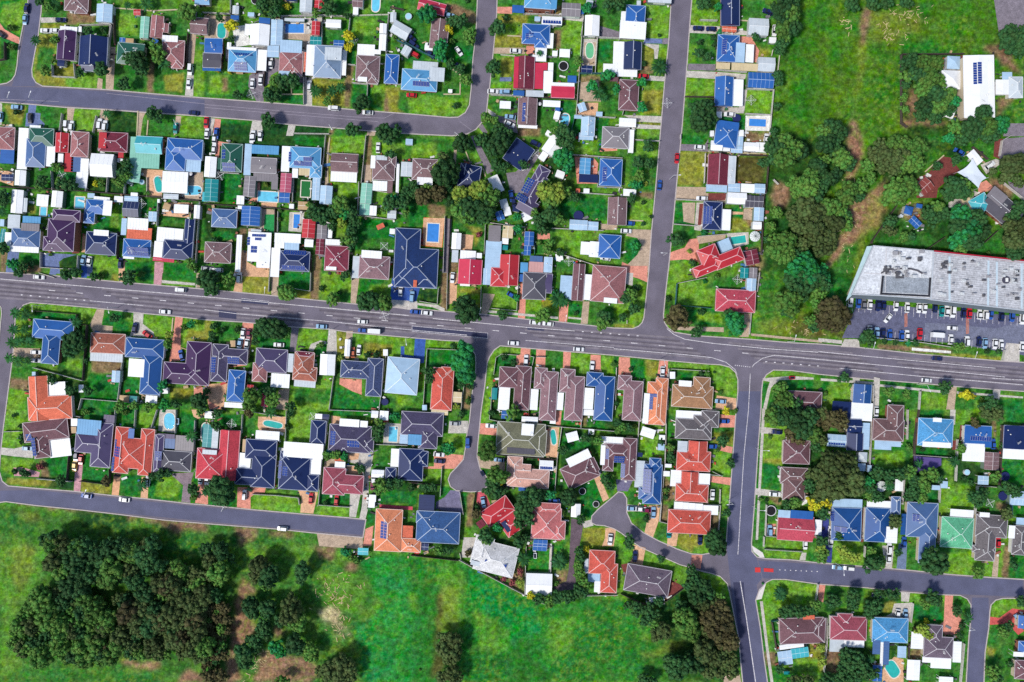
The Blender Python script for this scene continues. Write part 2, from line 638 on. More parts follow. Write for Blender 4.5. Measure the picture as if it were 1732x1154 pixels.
a k 440 600 510 600 500 870 440 860 370 730 380 640
a k 530 480 640 500 630 600 560 640 560 700 500 740 510 600
a k 800 600 860 620 850 700 800 700
a g 0 610 370 620 440 860 0 815
a l 40 640 200 630 200 800 40 800
a d 150 660 200 660 190 770 150 770
a n 560 640 860 700 850 800 620 860 540 860
a e 740 710 850 710 845 790 740 790
a e 650 800 840 800 840 890 640 870
a c 850 650 910 660 910 900 845 890
a y 910 660 1190 690 1180 910 915 895
a d 1200 560 1265 560 1225 920 1180 915
a e 1255 710 1520 720 1500 930 1235 920
a l 1420 720 1530 720 1500 900 1420 880
a d 1530 790 1620 840 1560 950 1510 940
a y 1530 740 1900 740 1900 960 1560 950
a g 2200 720 2280 750 2200 900 2100 950 1700 960 1640 920 1640 780
h dg 2 | k bl 0 325 152 452 | k dg -15 448 140 575 | f bl -18 572 138 600
h sk 3 | h 200 415 440 610 | f wh 440 420 525 600 | f wh 190 400 440 425 | p 245 445 400 475 8 1 | p 250 530 360 595 6 3
h pk 3 | h 630 430 830 640 | h 720 530 810 650 | f lb 630 600 720 640 | f lb 635 340 825 450
h gb 3 | h 925 385 1160 660 | k wh 860 380 940 640 | f lg 1015 400 1160 510 | f wh 1160 420 1200 640
h br 3 | h 1280 470 1480 690 | h 1370 580 1470 710 | f wh 1290 375 1440 480 | f wh 1430 420 1490 460 | f wh 1295 650 1375 690
h bl 4 | h 1525 460 1640 710
h sk 4 | h 1665 590 1970 770 | f lg 1760 520 1975 600 | f lg 1900 570 2030 690 | p 1760 690 1900 730 6 1
s wh 385 205 550 385 3
s wh 340 205 460 300 3 f
s lb 560 165 660 385 2
s lb 530 385 630 485 2 f
s rd 905 180 975 300 3
s wh 1025 165 1155 235 3
s wh 1480 200 1540 285 3
s wh 1475 290 1535 430 3 f
s lg 1580 200 1740 310 30
s lg 1570 105 1620 190 3
s lg 805 -30 910 105 3
s rd 930 -30 1010 80 5
s lg 235 50 290 120 3
s wh 190 360 225 412 3
s bl 220 130 290 170 3 f
s bl 460 150 555 200 5 f
s lg 675 155 845 180 2 f
s br 1250 -30 1340 60 3
s wh 1255 60 1300 125 3 f
s nv 690 -40 780 10 3 f
s bl 1090 340 1180 400 3 f
s or 820 440 860 610 3 f
s lg 1670 390 1740 470 30
s lb 365 105 420 140 3 f
h sk 3 | g -80 -60 45 40
s tl 890 310 990 380 3 f
P k 90 195 200 330 15 tl
P q 680 200 845 285 0 bl
P k 1400 -40 1500 105 15 sk
w lb 1725 140 28
w k 430 5 35
t 230 220 50 y
t 130 150 35 d
t 110 590 30 y
t 215 610 20 y
t 280 805 40 d
t 500 50 60 d
t 590 110 55 d
t 580 20 50 d
t 500 125 20 m
t 940 115 35 m
t 1050 70 65 d
t 1220 310 45 y
t 1220 400 40 y
t 590 690 45 m
t 660 700 60 d
t 740 680 65 d
t 550 800 60 d
t 600 820 50 d
t 940 770 55 p
t 1080 770 50 p
t 1150 740 45 p
t 1040 860 40 m
t 1330 880 70 d
t 535 1025 60 d
t 1250 1100 60 d
t 1520 1120 70 d
t 1600 1130 60 d
t 1610 310 25 m
t 1210 140 30 d
t 840 20 10 m
t 230 330 30 d
t 700 60 30 y
t 1290 655 20 m
c wh 560 535 92
c wh 405 705 93
c wh 475 675 93
c wh 888 725 92 v
c wh 1090 915 5 v
c wh 1380 953 3
c rd 15 1040 93
c bl 100 1130 93
c wh 20 1130 93
c wh 410 1150 93
c wh 470 1150 93
F w 0 118 225 128
F l 1250 140 1560 130
F d 1575 70 1690 95
F w 230 0 230 125
F w 560 150 990 140 1230 150
F w 1240 130 1225 270
F d 650 160 655 330
F w 1000 160 1000 380
F w 1560 130 1540 470
F w 1530 715 1720 725
F w 1205 555 1280 560
F w 1255 710 1385 720 1380 820
F d 520 600 510 740
F w 845 660 845 890
F b 1560 270 1720 380 1940 500
F t 740 700 735 800
F t 640 800 840 800
a c 40 1000 90 1005 60 1150 0 1150
a r 90 1005 140 1010 125 1150 70 1150
a e 140 1010 400 1025 370 1150 130 1150
a c 405 1025 480 1030 500 1150 380 1150
a e 480 1030 710 1060 690 1150 500 1150
a c 710 1060 770 1065 750 1150 690 1150
a e 770 1065 1060 1080 1050 1150 760 1150
a d 1060 1085 1105 1090 1080 1150 1050 1150
a g 1100 1090 1380 1110 1370 1150 1090 1150
a t 1380 1105 1450 1110 1440 1150 1370 1150
a e 1450 1110 1700 1120 1690 1150 1440 1150
F w 760 1135 1060 1140
T 346 231
a r 60 30 230 60 230 80 130 80 120 230 90 240 95 80
a n 0 -100 1040 -100 1040 420 600 560 0 560
a e 135 300 305 320 290 560 120 560
a n 760 350 980 350 970 560 740 580
a r 420 390 470 390 470 460 450 560 370 570 370 540 410 520
a o 480 560 615 560 610 600 480 600
a l 1075 0 1360 0 1330 170 1080 150
a y 1030 0 1080 10 1060 420 1020 420
a t 1040 50 1060 50 1040 420 1015 420
a l 1080 380 1310 390 1280 620 1060 560
a e 750 0 1030 10 1010 100 770 70
a d 1375 0 1420 0 1415 390 1345 390
a t 1350 240 1410 240 1410 390 1345 390
a l 1430 60 1700 60 1650 200 1430 160
a l 1430 480 1640 490 1630 690 1450 680
a g 1650 350 1800 350 1800 740 1640 720
a n 0 570 600 600 590 830 0 800
a g 600 620 730 630 720 820 600 810
a t 480 610 600 620 600 660 510 660 500 820 370 810 370 780 480 770
a gg 510 660 600 660 590 820 500 815
a n 870 520 1310 520 1310 950 1220 950 1160 870 940 860 840 700 860 600
a l 1120 730 1200 730 1200 840 1110 860
a e 1320 690 1640 710 1600 980 1270 960
a g 1340 860 1600 860 1590 980 1280 960
a n 30 790 260 800 250 960 0 870
a e 60 800 250 810 250 870 100 880
a d 300 780 355 780 350 930 300 960
a o 320 960 360 970 360 1060 450 1110 550 1110 540 1190 240 1180
a y 350 1100 550 1110 545 1190 320 1190
a g 0 1060 250 1080 250 1180 0 1180
a k 0 1090 80 1100 50 1154 0 1154
a d 930 1000 990 1010 980 1190 920 1190
a e 1000 1000 1020 1010 1010 1190 980 1190
a n 1220 920 1270 950 1250 1190 1210 1190
a g 990 1130 1230 1150 1230 1190 990 1190
a n 840 860 930 870 920 1000 830 960
h gn 3 | h 140 60 320 300 | p 145 110 180 190 2 3 | p 150 225 260 295 5 2 | f gn 110 180 140 280
h gr 3 | k 390 180 610 310 | f sk 395 75 630 150 | p 395 145 590 180 12 1 | f lb 335 60 395 330 | f gr 410 310 620 380 | f gr 565 340 620 450
h sk 3 | h 720 90 985 270 | h 890 240 990 350 | f wh 650 80 720 300 | f wh 740 270 790 350 | f cm 795 270 890 330 | p 755 210 905 250 8 1 | p 835 175 910 210 4 1 | p 710 130 735 215 1 4
h br 3 | g 1070 145 1300 300 | f wh 1065 290 1290 385
h br 3 | h 1420 180 1610 370 | h 1550 165 1620 260 | f wh 1420 375 1545 460 | f br 1545 370 1590 480 | f wh 1405 160 1445 270 | f lg 1450 160 1545 200
h bl 3 | h 60 615 275 770 sl
h br 3 | h 0 895 225 1070
h wh 3 | k wh 365 810 560 1060 | k wh 440 1050 550 1110 | p 400 825 515 850 6 1 | p 425 855 480 880 3 1 | p 360 850 385 920 1 3 | p 390 925 445 985 2 2
h nv 3 | h 635 970 890 1140 | f lb 675 890 800 965 | f wh 590 820 815 900 | f wh 590 890 675 945 | f wh 560 940 635 1190 | p 670 960 860 1005 10 1 | p 655 1090 850 1130 10 1
h rm 3 | h 1015 925 1220 1140 | f wh 1020 870 1165 920 | f wh 1025 1100 1115 1130
s wh 0 170 100 345 4 g
h pk 4 | h 1305 1010 1565 1205 mp | f lg 1250 1010 1310 1200 | f wh 1325 965 1500 1030
s tl 0 360 115 550 3 g
s gr 330 335 430 510 5
s wh 270 500 335 575 3 f
s pr 640 310 735 475 4
s bl 630 475 720 560 3 f
s lb 910 350 975 540 3 f
s lb 975 415 1080 575 4
s mg 1320 395 1415 570 5
s mg 1310 570 1395 665 4 f
s wh 1395 585 1455 670 4 f
s wh 1620 230 1645 480 2 f
s bl 310 590 470 755 3
s wh 280 585 350 615 3 f
s rd 825 700 935 860 4
s gr 950 745 1035 865 3
s wh 1040 770 1080 860 5 f
s wh 845 870 920 935 4 f
s ma 940 865 1010 1000 4
s wh 265 830 310 1150 3 f
s wh 715 570 755 610 3 f
s wh 1565 780 1610 825 3 f
s lg 390 785 480 810 5 f
s lg 1545 625 1620 695 3 f
s lg 1660 215 1760 340 3 f
s tn 790 550 880 620 3 f
s lb 1700 20 1760 70 3 f
s or 1455 740 1520 780 -25 f
P q 450 465 625 555 3 sk
P q 750 655 810 780 3 bl
a c 720 640 845 640 820 810 710 800
P q 815 375 900 515 3 gg
c wh 80 105 95
c wh 85 15 95
c wh 400 15 95
c wh 1468 95 92
c wh 110 1130 0 v
c lg 20 1120 10
t 1150 580 75 m
t 1090 640 60 d
t 1000 690 65 d
t 930 640 65 d
t 1180 640 60 e
t 1250 660 60 d
t 1280 740 45 d
t 1240 800 50 d
t 1210 880 50 m
t 1260 880 45 d
t 1240 920 40 d
t 900 590 35 m
t 1570 560 65 d
t 1540 600 50 m
t 1600 530 45 e
t 1580 150 40 d
t 1560 20 55 d
t 1680 560 60 d
t 1700 480 50 d
t 1160 730 40 l
t 1080 760 40 d
t 90 880 30 d
t 240 60 20 m
t 640 620 20 m
t 630 700 20 m
t 60 790 20 d
t 420 570 25 d
t 520 410 20 l
t 1700 640 40 m
F d 0 575 600 610 870 640
F w 300 320 130 310
F w 1310 390 1300 670 1610 710 1640 480
F w 1030 0 1010 200 985 420
F w 1370 0 1330 400
F w 760 345 750 560
F t 1060 10 1040 200 1045 420
F w 630 640 625 810
F d 605 610 600 820
F w 570 820 560 1154
F d 910 1000 905 1154
F l 1430 460 1560 480
T 346 462
a e 130 -20 280 -20 250 120 100 120
a y 325 0 560 0 550 190 320 170
a o 265 60 325 60 320 165 245 155
a t 565 -20 630 -20 620 195 565 190
a e 630 -20 905 -20 895 150 630 130
a y 630 160 905 160 905 225 620 195
a d 910 -20 980 -20 970 230 900 225
a l 985 0 1245 0 1235 210 975 190
a g 1100 160 1240 160 1235 250 1050 230
a t 1245 30 1310 30 1280 260 1235 250
a e 1310 50 1560 50 1560 200 1300 200
a l 1400 100 1560 100 1560 180 1400 190
a bl 1585 40 1730 60 1770 240 1570 230
a c 1570 225 1800 240 1800 320 1580 290
a l 0 390 330 415 290 590 80 600 0 590
a y 0 400 60 400 40 590 0 580
a g 80 400 330 420 290 590 90 600
a r 325 415 415 420 410 500 380 690 360 780 200 800 200 900 160 1150 40 1150 0 950 180 930 200 780 370 750 380 650 280 640
a o 20 940 190 930 160 1150 30 1080
a n 415 430 735 460 720 660 440 640
a e 450 540 730 560 715 660 470 620
a k 735 455 800 455 770 670 720 665
a l 795 460 1050 480 1040 580 930 590 880 650 780 650
a c 880 650 900 600 980 570 1030 580 1030 600 960 605 930 640 920 660
a e 930 640 1030 600 1030 680 980 760 930 760
a c 1050 480 1115 480 1120 690 1030 680
a y 1115 490 1200 490 1180 690 1120 690
a t 1200 490 1255 490 1240 700 1180 700
a l 1260 505 1760 550 1760 740 1540 700 1260 740
a y 1340 590 1600 610 1540 720 1340 720
a d 1230 650 1290 650 1290 730 1230 730
a n 1110 760 1150 760 1140 900 1110 900
a e 560 860 610 870 610 990 420 990
a t 630 980 720 980 700 1160 600 1150
a l 720 960 1080 880 1060 1154 710 1154
a g 760 970 1070 980 1050 1110 760 1080
a r 1145 890 1330 900 1330 1030 1250 1000 1140 940
a e 1100 960 1250 990 1330 1050 1480 1060 1480 1154 1080 1154
a g 1490 1040 1760 1060 1760 1154 1490 1154
a l 1620 1040 1760 1060 1760 1120 1620 1140
a bl 1660 620 1690 620 1690 690 1760 700 1760 740 1660 730
a n 380 700 420 700 400 950 360 940
h pb 4 | h 60 600 195 920 dg2 | h 110 640 365 770 dg2 | p 35 710 100 840 3 6 | p 195 710 295 770 6 3
h bl 5 | h 195 820 340 1090
h pb 4 | h 430 640 700 840 pv | h 405 760 530 920 pk | f pv 700 680 750 840 lg | f wh 560 850 720 970
h bn 5 | h 755 670 925 870 | h 745 790 950 910 | h 770 665 925 740 ma | f lg 755 905 940 965
s wh 975 685 1105 865 3 g
h db2 4 | h 1150 745 1410 890 sp | h 1370 720 1505 1045 sp
h lb 5 | h 1535 715 1810 1025
s wh 1185 560 1230 705 3 v
s tn 215 570 260 625 0 f
s rd 360 945 415 1000 3
s cr 480 1020 540 1130 5 f
s wh 1510 645 1550 700 0 f
s wh 165 1095 340 1140 3 f
w nv 1525 1090 30
c wh 325 515 95
c ma 373 515 95
c lb 298 600 100
c wh 358 605 97
c wh 628 607 3
c lb 988 452 4
c wh 1335 412 4
c bl 1340 485 4
c wh 1440 493 4 b
c wh 1305 650 95
c wh 1658 150 95
c wh 295 40 95 v
c wh 70 170 5
c or 1255 670 90
t 40 60 90 d
t 70 140 60 d
t 195 60 60 m
t 540 460 80 d
t 620 480 80 d
t 680 500 55 m
t 490 420 50 d
t 700 170 70 m
t 660 130 40 d
t 1090 225 55 m
t 990 130 25 d
t 1140 165 20 d
t 1360 240 75 d
t 1440 240 75 d
t 1520 250 70 m
t 1400 190 40 m
t 80 450 30 d
t 65 520 35 d
t 60 570 30 d
t 155 480 25 d
t 280 480 28 d
t 435 500 35 d
t 430 580 35 d
t 400 1060 85 m
t 580 1070 60 m
t 540 1000 50 d
t 730 1130 45 d
t 1380 690 30 d
t 1450 690 30 d
t 1190 20 40 d
t 980 610 30 m
t 1150 720 30 l
t 380 900 25 d
t 20 1000 30 d
F w 1250 60 1240 0
F w 745 130 900 155 905 0
F w 1115 740 1060 1150
F w 1545 650 1480 1154
F w 560 0 550 160
F w 560 870 600 880
F d 620 860 600 1000
T 346 693
a n 80 20 320 40 320 180 110 160
a e 90 30 300 50 300 160 130 130
a g 340 60 450 70 440 240 320 240
a o 455 60 690 60 680 190 470 190 450 140
a l 725 30 940 30 890 280 700 270
a o 1070 50 1150 60 1140 140 1070 130
a e 1060 0 1410 0 1400 60 1070 50
a e 1550 0 1660 20 1640 120 1550 100
a n 1420 80 1520 90 1510 290 1440 280
a c 1520 110 1660 120 1730 210 1730 300 1510 290
a g 1440 300 1580 310 1560 510 1420 490
a r 0 570 60 600 40 650 0 660
a r 0 760 20 760 20 810 0 810
a e 0 760 280 740 270 830 20 810
a r 280 655 520 660 510 700 430 710 390 740 390 840 275 825
a l 400 710 520 700 610 680 610 710 780 730 810 780 810 875 395 840
a o 790 680 960 700 920 880 810 870 820 750
a e 980 700 1230 720 1230 810 970 800
a l 940 810 1225 825 1225 915 930 885
a c 1230 710 1320 710 1280 910 1225 905
a n 1320 720 1380 720 1370 830 1300 890 1310 820
a c 1230 350 1430 370 1390 600 1385 830 1360 930 1310 920 1330 820 1350 600 1360 480 1210 440
a t 1020 410 1190 430 1190 500 1010 480
a o 1210 370 1310 370 1300 420 1220 430
a o 1200 470 1350 480 1350 550 1200 540
a n 1390 590 1730 600 1730 800 1480 790 1440 700
a e 1500 680 1740 690 1740 790 1480 780
a n 1370 850 1440 850 1430 1000 1365 990
a e 1380 880 1430 880 1420 990 1365 990
a r 1360 1010 1430 980 1410 1154 1340 1154
a cr 1480 800 1760 820 1760 850 1480 830
a t 950 1050 1340 1080 1340 1180 970 1154
a g 430 1060 900 1060 960 1120 900 1140 430 1110
a d 250 990 480 1010 430 1100 380 1130 300 1090
a d 560 1020 770 1040 740 1070 560 1060
a d 290 1090 360 1090 370 1140 300 1140
h cr 4 | h -70 330 190 590 rm2 | g 120 170 290 600 rm2 | f lg -20 340 105 380 | f lg 60 160 115 340
h nv 4 | h 345 255 610 420 | h 395 370 600 660 | h 255 500 560 640 | f wh 265 365 390 510
h nv 4 | h 630 400 890 680 | h 640 350 740 440 | h 815 350 910 420 | h 860 550 965 690 | h 895 90 1025 300 | f wh 665 280 1005 410 | f wh 890 415 985 550 | p 625 430 655 580 1 6 | p 655 480 705 560 2 4
h pv 4 | h 1050 130 1410 360 dg2 | h 1320 230 1430 355 dg2 | h 1210 140 1310 220 dg2 | h 1140 290 1220 360 dg2 | f wh 1140 80 1310 145 | f wh 1315 95 1380 150 | p 1060 180 1110 300 2 6 | p 1205 260 1310 320 5 2
h pk3 4 | h 1000 490 1190 720 cp | h 1070 550 1345 710 cp | f wh 1100 440 1190 495
h nv 3 | h 1640 330 1850 600 | h 1530 490 1620 590 | h 1780 350 1890 480 | f wh 1575 330 1645 485
h pv 3 | h 1660 20 2020 220 dg2 | h 1810 150 1970 330 dg2 | f sk 1720 210 1840 300 | f lb 1650 200 1720 290
h ort 3 | h 1440 840 1670 1200 orl | f or 1670 980 1760 1160 | p 1485 945 1545 1090 2 6
s wh 430 180 635 260 4 f
s wh 1410 10 1470 70 4
s wh 1480 10 1555 90 4 f
s nv 995 40 1050 85 4 f
s wh 935 35 995 80 4 f
s wh 0 15 90 75 4 f
s wh 1410 510 1520 575 3
s wh 1390 720 1450 780 3 f
s wh 1385 770 1440 830 3 f
s tn 320 250 360 360 4 f
s tl 1030 340 1090 385 3 f
s or 1100 410 1190 440 3 f
s or 1660 390 1700 480 3 f
P k 495 85 665 165 5 tl
P q 1555 140 1635 275 3 sk
P k -40 110 60 280 10 tl
c wh 338 720 93 v
c wh 22 590 95
c rd 900 750 95
c rd 1115 765 95
c wh 658 1007 5 v
c ma 1420 640 90
c wh 1430 590 90
t 150 690 110 d
t 90 640 60 d
t 210 650 50 d
t 20 690 50 p
t 560 20 50 p
t 110 30 40 d
t 100 140 40 d
t 1470 170 50 d
t 1470 230 45 d
t 1480 110 40 m
t 1040 390 40 m
t 1120 380 40 m
t 1180 400 35 e
t 1500 640 55 m
t 1560 630 50 d
t 1640 620 45 d
t 1470 690 35 m
t 1330 500 35 d
t 1290 480 30 d
t 1620 60 35 e
t 1580 60 30 e
t 720 40 30 d
t 380 30 40 b
t 700 150 25 d
t 550 650 30 d
t 230 200 30 l
t 1020 790 25 d
t 1170 380 30 d
t 1440 180 20 m
t 1400 100 20 l
F w 330 40 320 200
F w 700 10 690 270
F w 1050 60 1030 260 1000 420 970 800 960 810
F w 970 800 1230 820
F w 1060 0 1540 20
F w 410 710 620 720 800 740 810 800
F w 1200 470 1340 470 1355 600
F w 1440 290 1720 300
F w 1390 600 1640 590
F w 320 0 660 60
T 346 923
a l 180 0 930 0 930 90 800 120 600 110 420 90 300 100 250 200 230 300
a e2 1290 110 1760 60 1760 1160 1330 1160 1300 700 1500 500
a l 960 200 1300 240 1380 400 1300 560 1000 520 940 380
a l 1100 20 1290 30 1280 130 1200 200 1080 160
a d 920 0 1120 0 1090 110 930 90
a d 1180 140 1280 150 1270 230 1190 220
a ds 970 540 1080 530 1240 770 1150 800 960 600
a d3 330 280 400 330 430 400 320 460 320 560 410 620 430 720 330 840 250 900 280 1000 330 1154 160 1154 200 900 240 820 210 680 260 560 240 480 280 420
a d3 430 1100 480 900 560 880 660 950 620 1060 500 1154 430 1154
a d 620 940 900 960 980 1050 900 1154 560 1154
a d 590 680 680 720 660 780 580 760
a y 1100 800 1300 820 1260 900 1080 900
a g 600 330 980 300 1000 520 880 400 640 380
a g 880 560 1200 700 1250 900 1000 830
h ort 3 | h 1660 -60 1830 55 orl
s cy 1295 20 1385 80 3 f
t 60 130 70 n
t 130 220 90 m
t 120 290 60 m
t 90 410 65 d
t 30 250 60 n
t 470 170 85 n
t 430 260 60 n
t 540 240 90 d
t 520 310 60 m
t 590 280 50 d
t 830 210 70 d
t 820 270 50 d
t 390 500 70 d
t 410 560 60 d
t 540 520 70 d
t 530 580 50 d
t 720 480 70 n
t 780 510 60 n
t 730 580 90 n
t 790 640 80 m
t 650 620 60 d
t 500 680 65 d
t 510 740 55 d
t 420 800 65 d
t 440 850 50 d
t 330 900 75 d
t 340 980 65 d
t 600 850 60 e
t 640 900 50 e
t 760 820 75 d
t 800 860 60 d
t 900 870 60 m
t 910 930 60 m
t 1150 1000 80 n
t 1220 1010 70 n
t 1060 1060 80 n
t 1150 1090 70 n
t 1240 1110 60 n
t 1030 1120 60 m
t 980 1060 50 n
t 40 1100 60 b
t 140 1090 60 b
t 100 1140 60 b
t 660 1140 50 m
t 1200 60 35 e
t 1290 130 30 m
t 1180 40 30 e
t 1240 100 30 m
t 20 20 60 d
t 150 40 70 d
t 60 80 50 d
t 230 110 40 d
t 420 570 30 d
W 38 b 0 500 180 480 200 700 150 1000 80 1080 0 1060
T 692 0
a g 300 0 590 0 575 130 460 100 370 20
a d 310 30 400 40 570 120 570 200 480 190 320 90
a g -140 100 70 120 180 300 120 440 -140 400
a e 0 300 180 420 100 540 -60 520 -100 420
a g 330 190 570 200 550 580 350 420 330 300
a n 290 500 520 560 520 640 360 600
a e 360 360 550 380 545 540 300 510
a l 0 800 510 830 440 980 0 965
a g 290 600 520 640 510 850 290 800
a g 750 0 980 0 940 60 750 60
a r 745 60 870 60 870 120 745 115
a y 750 130 1010 130 960 410 720 400
a l 720 200 950 190 950 300 720 310
a t 720 405 985 405 980 460 715 455
a l 715 465 890 480 870 655 700 655
a y 780 490 870 490 870 655 780 655
a b 770 655 865 655 865 690 765 690
a l 700 690 860 690 860 770 690 750
a c 670 750 860 750 860 810 670 800
a g 670 820 920 830 910 960 800 950 730 960 660 900
a c 665 920 735 965 720 1000 665 950
a k 735 975 900 1010 920 1130 860 1110 720 1000
a n 700 1000 900 1100 1000 1154 640 1154 620 960
a l 560 1090 640 1060 680 1150 560 1150
a k 580 1070 620 1050 665 1120 640 1145
a d 920 1070 1130 1060 1140 1154 920 1154
a g 1090 840 1290 840 1210 1154 1110 1154
a e 1290 860 1410 860 1400 1154 1230 1154
a l 1290 180 1470 180 1460 490 1290 420
a g 1010 130 1120 140 1110 200 1010 200
a g 1170 490 1440 490 1420 690 1220 690
a d 1220 260 1290 260 1275 410 1220 400
a c 1270 130 1480 150 1475 185 1270 165
a c 1470 330 1590 330 1580 560 1455 560
a t 1480 360 1580 360 1570 550 1470 550
a e 1590 350 1700 350 1690 540 1590 540
a g 1530 0 1900 0 1980 240 1700 330 1620 130 1520 130
a k 1610 220 1980 330 1610 330
a d 1440 640 1620 640 1620 860 1430 860
a t 1450 700 1600 680 1620 860 1430 860
a g 1620 640 1950 650 1950 960 1620 980
a n 1620 640 1740 640 1740 760 1640 760
a o 1420 870 1600 870 1590 980 1415 970
a e 1400 1000 1480 1000 1440 1300 1380 1300
a e 1560 1000 1700 1000 1620 1300 1550 1300
a r 990 85 1180 85 1170 130 980 130
a d 1240 50 1300 50 1280 130 1200 130
a r 990 390 1060 390 1060 460 990 460
h cr 15 | g 75 10 310 110
h br 6 | g 180 165 330 415
h sk 4 2 | h 975 -60 1240 75 | f bl 870 45 975 110 | f sk 1200 -20 1250 75
h bl 3 | h 955 205 1190 375 | h 1060 300 1160 405 | f wh 1160 280 1220 410 | f wh 1065 405 1165 465 | p 1015 255 1050 295 2 2 | p 985 280 1015 330 1 3
h cr 2 | g 890 480 1060 755 ma | f cr 885 480 925 745 | f cr 1060 530 1135 755 | f cr 1130 530 1170 595 | f wh 1135 600 1215 790 | f wh 1175 530 1220 600 | f lg 985 765 1140 820 | k cr 1200 730 1400 830 | f wh 1210 700 1400 730
h br 3 | g 920 830 1080 1060 | p 955 870 985 1030 1 11 | f wh 920 1055 1085 1085
s wh 1120 140 1295 210 3 p
s wh 1270 415 1360 485 3 f
s wh 1210 430 1255 475 3 f
s gr 1290 25 1450 140 3
s bl 1450 70 1480 120 3 f
s wh 1485 130 1610 305 2 g
s wh 1040 465 1160 520 2 f
s lg 1495 0 1555 55 10 f
s bl 1340 640 1415 700 2 f
s wh 765 855 860 920 3 f
s wh 1130 850 1280 905 3 f
s bl 1235 905 1275 945 5 f
s wh 1225 940 1275 1010 15 f
s lb 1430 870 1495 945 -20 f
s lb 1580 945 1635 985 3 f
h lb 3 | g 1455 990 1570 1154 | f lb 1395 975 1460 1005
s wh 1155 1110 1215 1154 30 f
s bl 880 765 975 810 3 f
s lb 1060 140 1110 180 3 f
s wh 330 755 365 785 3 f
s nv 1455 555 1550 615 3 f
s wh 130 385 200 425 5 f
P o 1490 360 1565 500 0 gn
P o 1275 960 1355 1080 12 sk
w k 1305 560 42
w k 1105 885 15
c lb 340 130 10
c wh 420 435 55
c wh 900 433 3
c wh 710 775 3
c lb 810 780 3 v
c lb 855 990 8
c wh 850 1050 25
c rd 20 805 5
c nv 15 320 40 v
c nv 40 380 40 v
c nv 180 460 40
c wh 180 385 10
c nv 430 560 30
c rd 45 460 30 v
c lb 1165 260 90
t 150 120 75 e
t 430 185 60 d
t 360 185 45 d
t 335 240 35 y
t 345 270 30 y
t 515 305 60 m
t 515 340 45 m
t 265 400 60 e
t 265 460 60 e
t 320 510 30 d
t 350 540 40 d
t 430 590 45 d
t 480 680 50 m
t 395 895 28 d
t 750 240 68 d
t 715 580 65 d
t 820 150 30 d
t 1105 450 28 p
t 650 1000 45 m
t 720 1020 40 m
t 760 1100 60 d
t 820 1140 60 d
t 1500 70 45 e
t 1690 30 60 d
t 1770 20 60 d
t 1680 640 50 e
t 1550 730 50 e
t 1600 790 55 p
t 1430 520 40 m
t 1640 820 40 p
t 1300 1110 60 d
t 1350 1150 60 d
t 1230 1110 40 m
t 490 10 20 d
t 360 350 25 m
t 1290 1060 30 d
F w 965 125 1470 150 1410 980
F w 1470 320 1900 340
F b 1435 630 1780 630
F l 775 470 895 480
F w 690 810 930 820
F d 930 820 1415 850
F w 1400 980 1740 1005
F t 290 800 430 800 435 640 370 590
F b -100 350 290 530
F w 1590 330 1570 630
F w 1450 310 1475 150
F t 830 305 940 310 980 385
F b 1400 990 1360 1154
F l 250 470 240 525
T 692 231
a g 0 0 380 20 370 220 250 200 100 190 0 180
a l 10 60 230 60 230 190 20 190
a g 430 130 520 130 620 240 520 230 430 220
a t 380 80 405 80 395 240 375 230
a l 500 140 590 140 630 240 520 220
a k 520 0 560 -10 715 290 660 320
a n 560 0 900 0 800 150 800 280 900 320 960 480 850 480 800 470 720 300
a k 820 310 900 300 1090 130 1120 130 980 360 960 480 860 480
a n 0 360 200 400 400 450 400 700 160 570 0 570
a n 380 400 760 400 780 500 720 720 380 740
a e 0 570 165 580 110 760 0 770
a d 165 580 310 590 300 690 165 690
a o 120 690 300 690 275 940 120 920
a rd2 80 820 120 820 120 920 80 910
a k 310 690 360 700 335 1154 280 1154
a g 380 730 640 740 640 960 360 960
a y 470 750 620 780 560 960 540 820
a o 440 825 545 835 530 965 440 965
a g 860 750 970 760 950 1000 840 960
a g 1060 760 1240 780 1220 1000 1060 1000
a n 1080 620 1320 640 1300 780 1050 770
a l 1380 30 1600 20 1600 150 1390 150
a n 1230 150 1410 150 1400 430 1200 430 1180 250
a n 1100 140 1220 180 1180 280 1060 230
a g 1300 430 1680 510 1670 700 1310 700 1280 600
a e 1400 510 1680 520 1660 720 1320 680 1240 600
a r 1400 170 1560 180 1600 230 1590 320 1590 400 1420 400
a l 1240 800 1460 810 1430 1040 1230 960
a g 1240 1040 1380 1050 1500 1090 1500 1154 1240 1154
a r 1080 820 1190 820 1190 870 1080 870
a r 1680 -60 1760 -60 1760 120 1610 130
a g 720 700 980 700 970 750 720 740
a t 1620 740 1760 740 1760 790 1620 790
a d 340 1060 420 1070 410 1154 340 1154
h br 3 | h 25 190 250 370 | f wh 65 345 200 410
h nv 10 | h 420 240 600 440 | g 430 230 520 330
h nv 35 | k 832 43 1022 257
h pv 30 | h 1050 250 1160 430 pv | h 985 310 1120 600 pv | g 920 530 1080 650 pv | p 970 350 1040 480 3 6 | p 905 490 1000 560 5 3
h bl 3 | h 1610 190 1800 420 | p 1635 260 1670 380 1 6 | f nv 1435 320 1600 390
h cr 3 | g 415 1040 615 1250 | f wh 430 965 565 1050 | f wh 570 985 615 1030 | f lg 360 960 415 1065
h rd 3 | g 765 1000 925 1260 | h 690 1110 830 1270 | f lb 640 880 775 1260 | f gr 670 750 775 890
h lb 3 | k lb 1140 1020 1210 1150 | f sl 1020 1010 1130 1060 | f pp 1010 1060 1135 1154 | f sk 940 1065 1005 1154 | h 960 1150 1160 1380 dg
h bl 4 | h 1600 830 1790 1030 | k wh 1525 890 1620 1020 | f wh 1450 890 1530 1000
h br 2 | g 1680 515 1840 750
s wh 1150 0 1290 160 35
s wh 1105 130 1165 205 35 f
s wh 690 330 780 480 -25 f
s lg 770 530 835 605 -15 f
